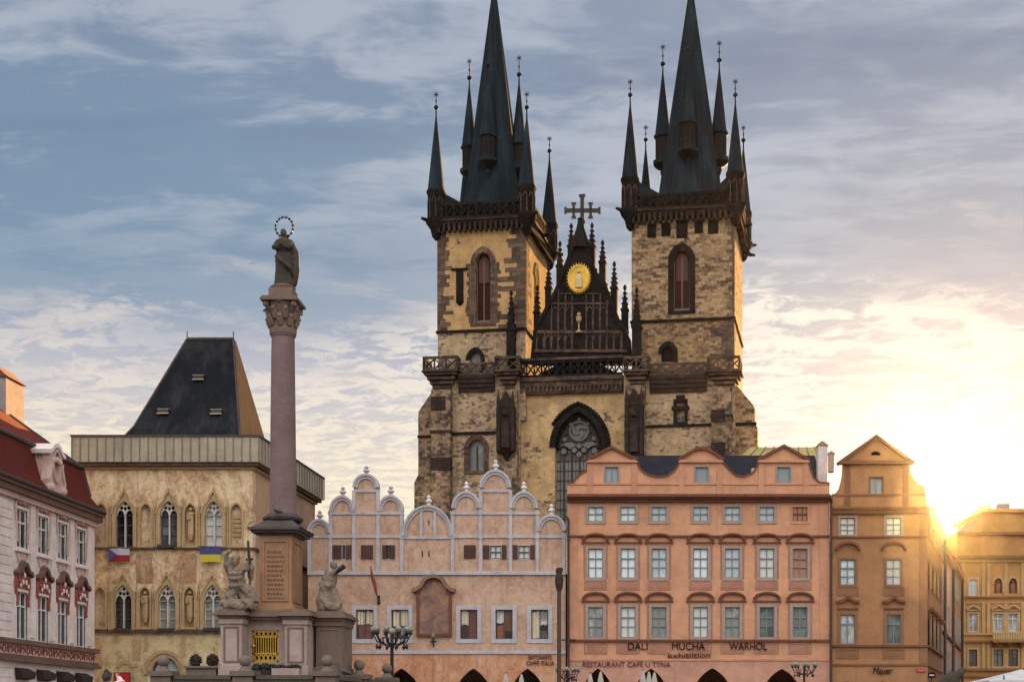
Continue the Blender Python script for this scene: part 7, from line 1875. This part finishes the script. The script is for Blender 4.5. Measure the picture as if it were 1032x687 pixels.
for i in range(4):
    for k in range(n): fs.append((i * n + k, i * n + (k + 1) % n, (i + 1) * n + (k + 1) % n, (i + 1) * n + k))
fs += [tuple(range(n))[::-1], tuple(4 * n + k for k in range(n))]
m.add(vs, fs); m.build('canopy', 'canvas_dark', dc)

# ================================================================ PERSON on the podium steps
def person(x, y, z, rz):
    o = thing('person', 'dark haired person in a pale pink top standing before the red poster board', 'person', (x, y, z), rz)
    m = MB()      # body: head, neck, arms and hands in one surface
    m.sphere((0, -.01, 1.57), .098, 16, 12, (.82, 1.0, 1.22)); m.tube([(0, .01, 1.34), (0, .005, 1.50)], [.062, .052], 10)
    m.tube([(0, -.10, 1.575), (0, -.122, 1.545), (0, -.105, 1.535)], [.012, .018, .012], 6)
    m.sphere((0, -.092, 1.505), .03, 8, 6, (1, .5, .45))
    for s in (-1, 1):
        m.sphere((s * .083, .0, 1.56), .024, 8, 6, (.5, .8, 1.3))
        up = s < 0                         # the arm away from the column is lifted to the hair
        el, wr = (Vector((s * .40, -.04, 1.45)), Vector((s * .20, -.06, 1.61))) if up else (Vector((s * .24, -.02, 1.07)), Vector((s * .17, -.26, 1.0)))
        m.tube([(s * .17, .01, 1.36), el], [.05, .042], 9); m.tube([el, el.lerp(wr, .5), wr], [.042, .036, .026], 9)
        h = wr + Vector((0, -.02, .03 if up else .005)); m.sphere(h, .042, 9, 7, (.75, 1.1, .55))
        for k, L in enumerate((.062, .075, .07, .055)):
            dx_ = -.027 + .018 * k; m.tube([h + Vector((dx_, -.035, .0)), h + Vector((dx_ * 1.1, -.035 - L * .5, .004)), h + Vector((dx_ * 1.1, -.035 - L * .85, -.02))], [.0095, .009, .007], 6)
        m.tube([h + Vector((-s * .03, -.005, .0)), h + Vector((-s * .055, -.03, .01)), h + Vector((-s * .055, -.055, .005))], [.012, .010, .008], 6)
    fuse(m.build('body', 'skin', o), .009)
    m = MB()
    m.tube([(0, .01, .84), (0, .01, .98), (0, .0, 1.12), (0, .0, 1.26), (0, .01, 1.36), (0, .01, 1.41)], [.17, .165, .145, .165, .15, .075], 16)
    for s in (-1, 1): m.tube([(s * .08, .01, 1.37), (s * .17, .01, 1.35), (s * .29, -.01, 1.40), (s * .40, -.04, 1.45), (s * .27, -.055, 1.55)] if s < 0 else [(s * .08, .01, 1.37), (s * .17, .01, 1.35), (s * .225, .005, 1.2), (s * .245, -.01, 1.08), (s * .225, -.09, 1.02)], [.085, .09, .085, .078, .065], 12)
    fuse(m.build('blouse', 'cloth_pink', o), .015)
    m = MB()
    for s in (-1, 1): m.tube([(s * .075, .01, .9), (s * .09, .0, .5), (s * .09, .02, .1)], [.105, .075, .055], 12)
    m.sphere((0, .01, .88), .16, 14, 9, (1, .8, .7)); fuse(m.build('trousers', 'cloth_dark', o), .015)
    m = MB()
    for s in (-1, 1): m.tube([(s * .09, .06, .045), (s * .09, -.06, .045), (s * .095, -.17, .03)], [.045, .048, .035], 9)
    each(m, 'shoe', 'hair', o)
    m = MB(); m.sphere((0, .022, 1.605), .108, 16, 12, (.92, 1.0, 1.1)); m.tube([(0, .05, 1.62), (0, .075, 1.53), (0, .07, 1.46)], [.09, .085, .05], 12)
    for s in (-1, 1): m.tube([(s * .06, -.02, 1.66), (s * .09, .03, 1.58), (s * .075, .05, 1.49)], [.04, .035, .025], 9)
    m.sphere((.0, .05, 1.70), .06, 10, 8)
    fuse(m.build('hair', 'hair', o), .012, True, .02)
    m = MB()
    for s in (-1, 1): m.sphere((s * .034, -.093, 1.575), .012, 8, 6)
    each(m, 'eye', 'flag_white', o)
    return o
person(wp(108.5, 34), 34, PT + .12, radians(160))
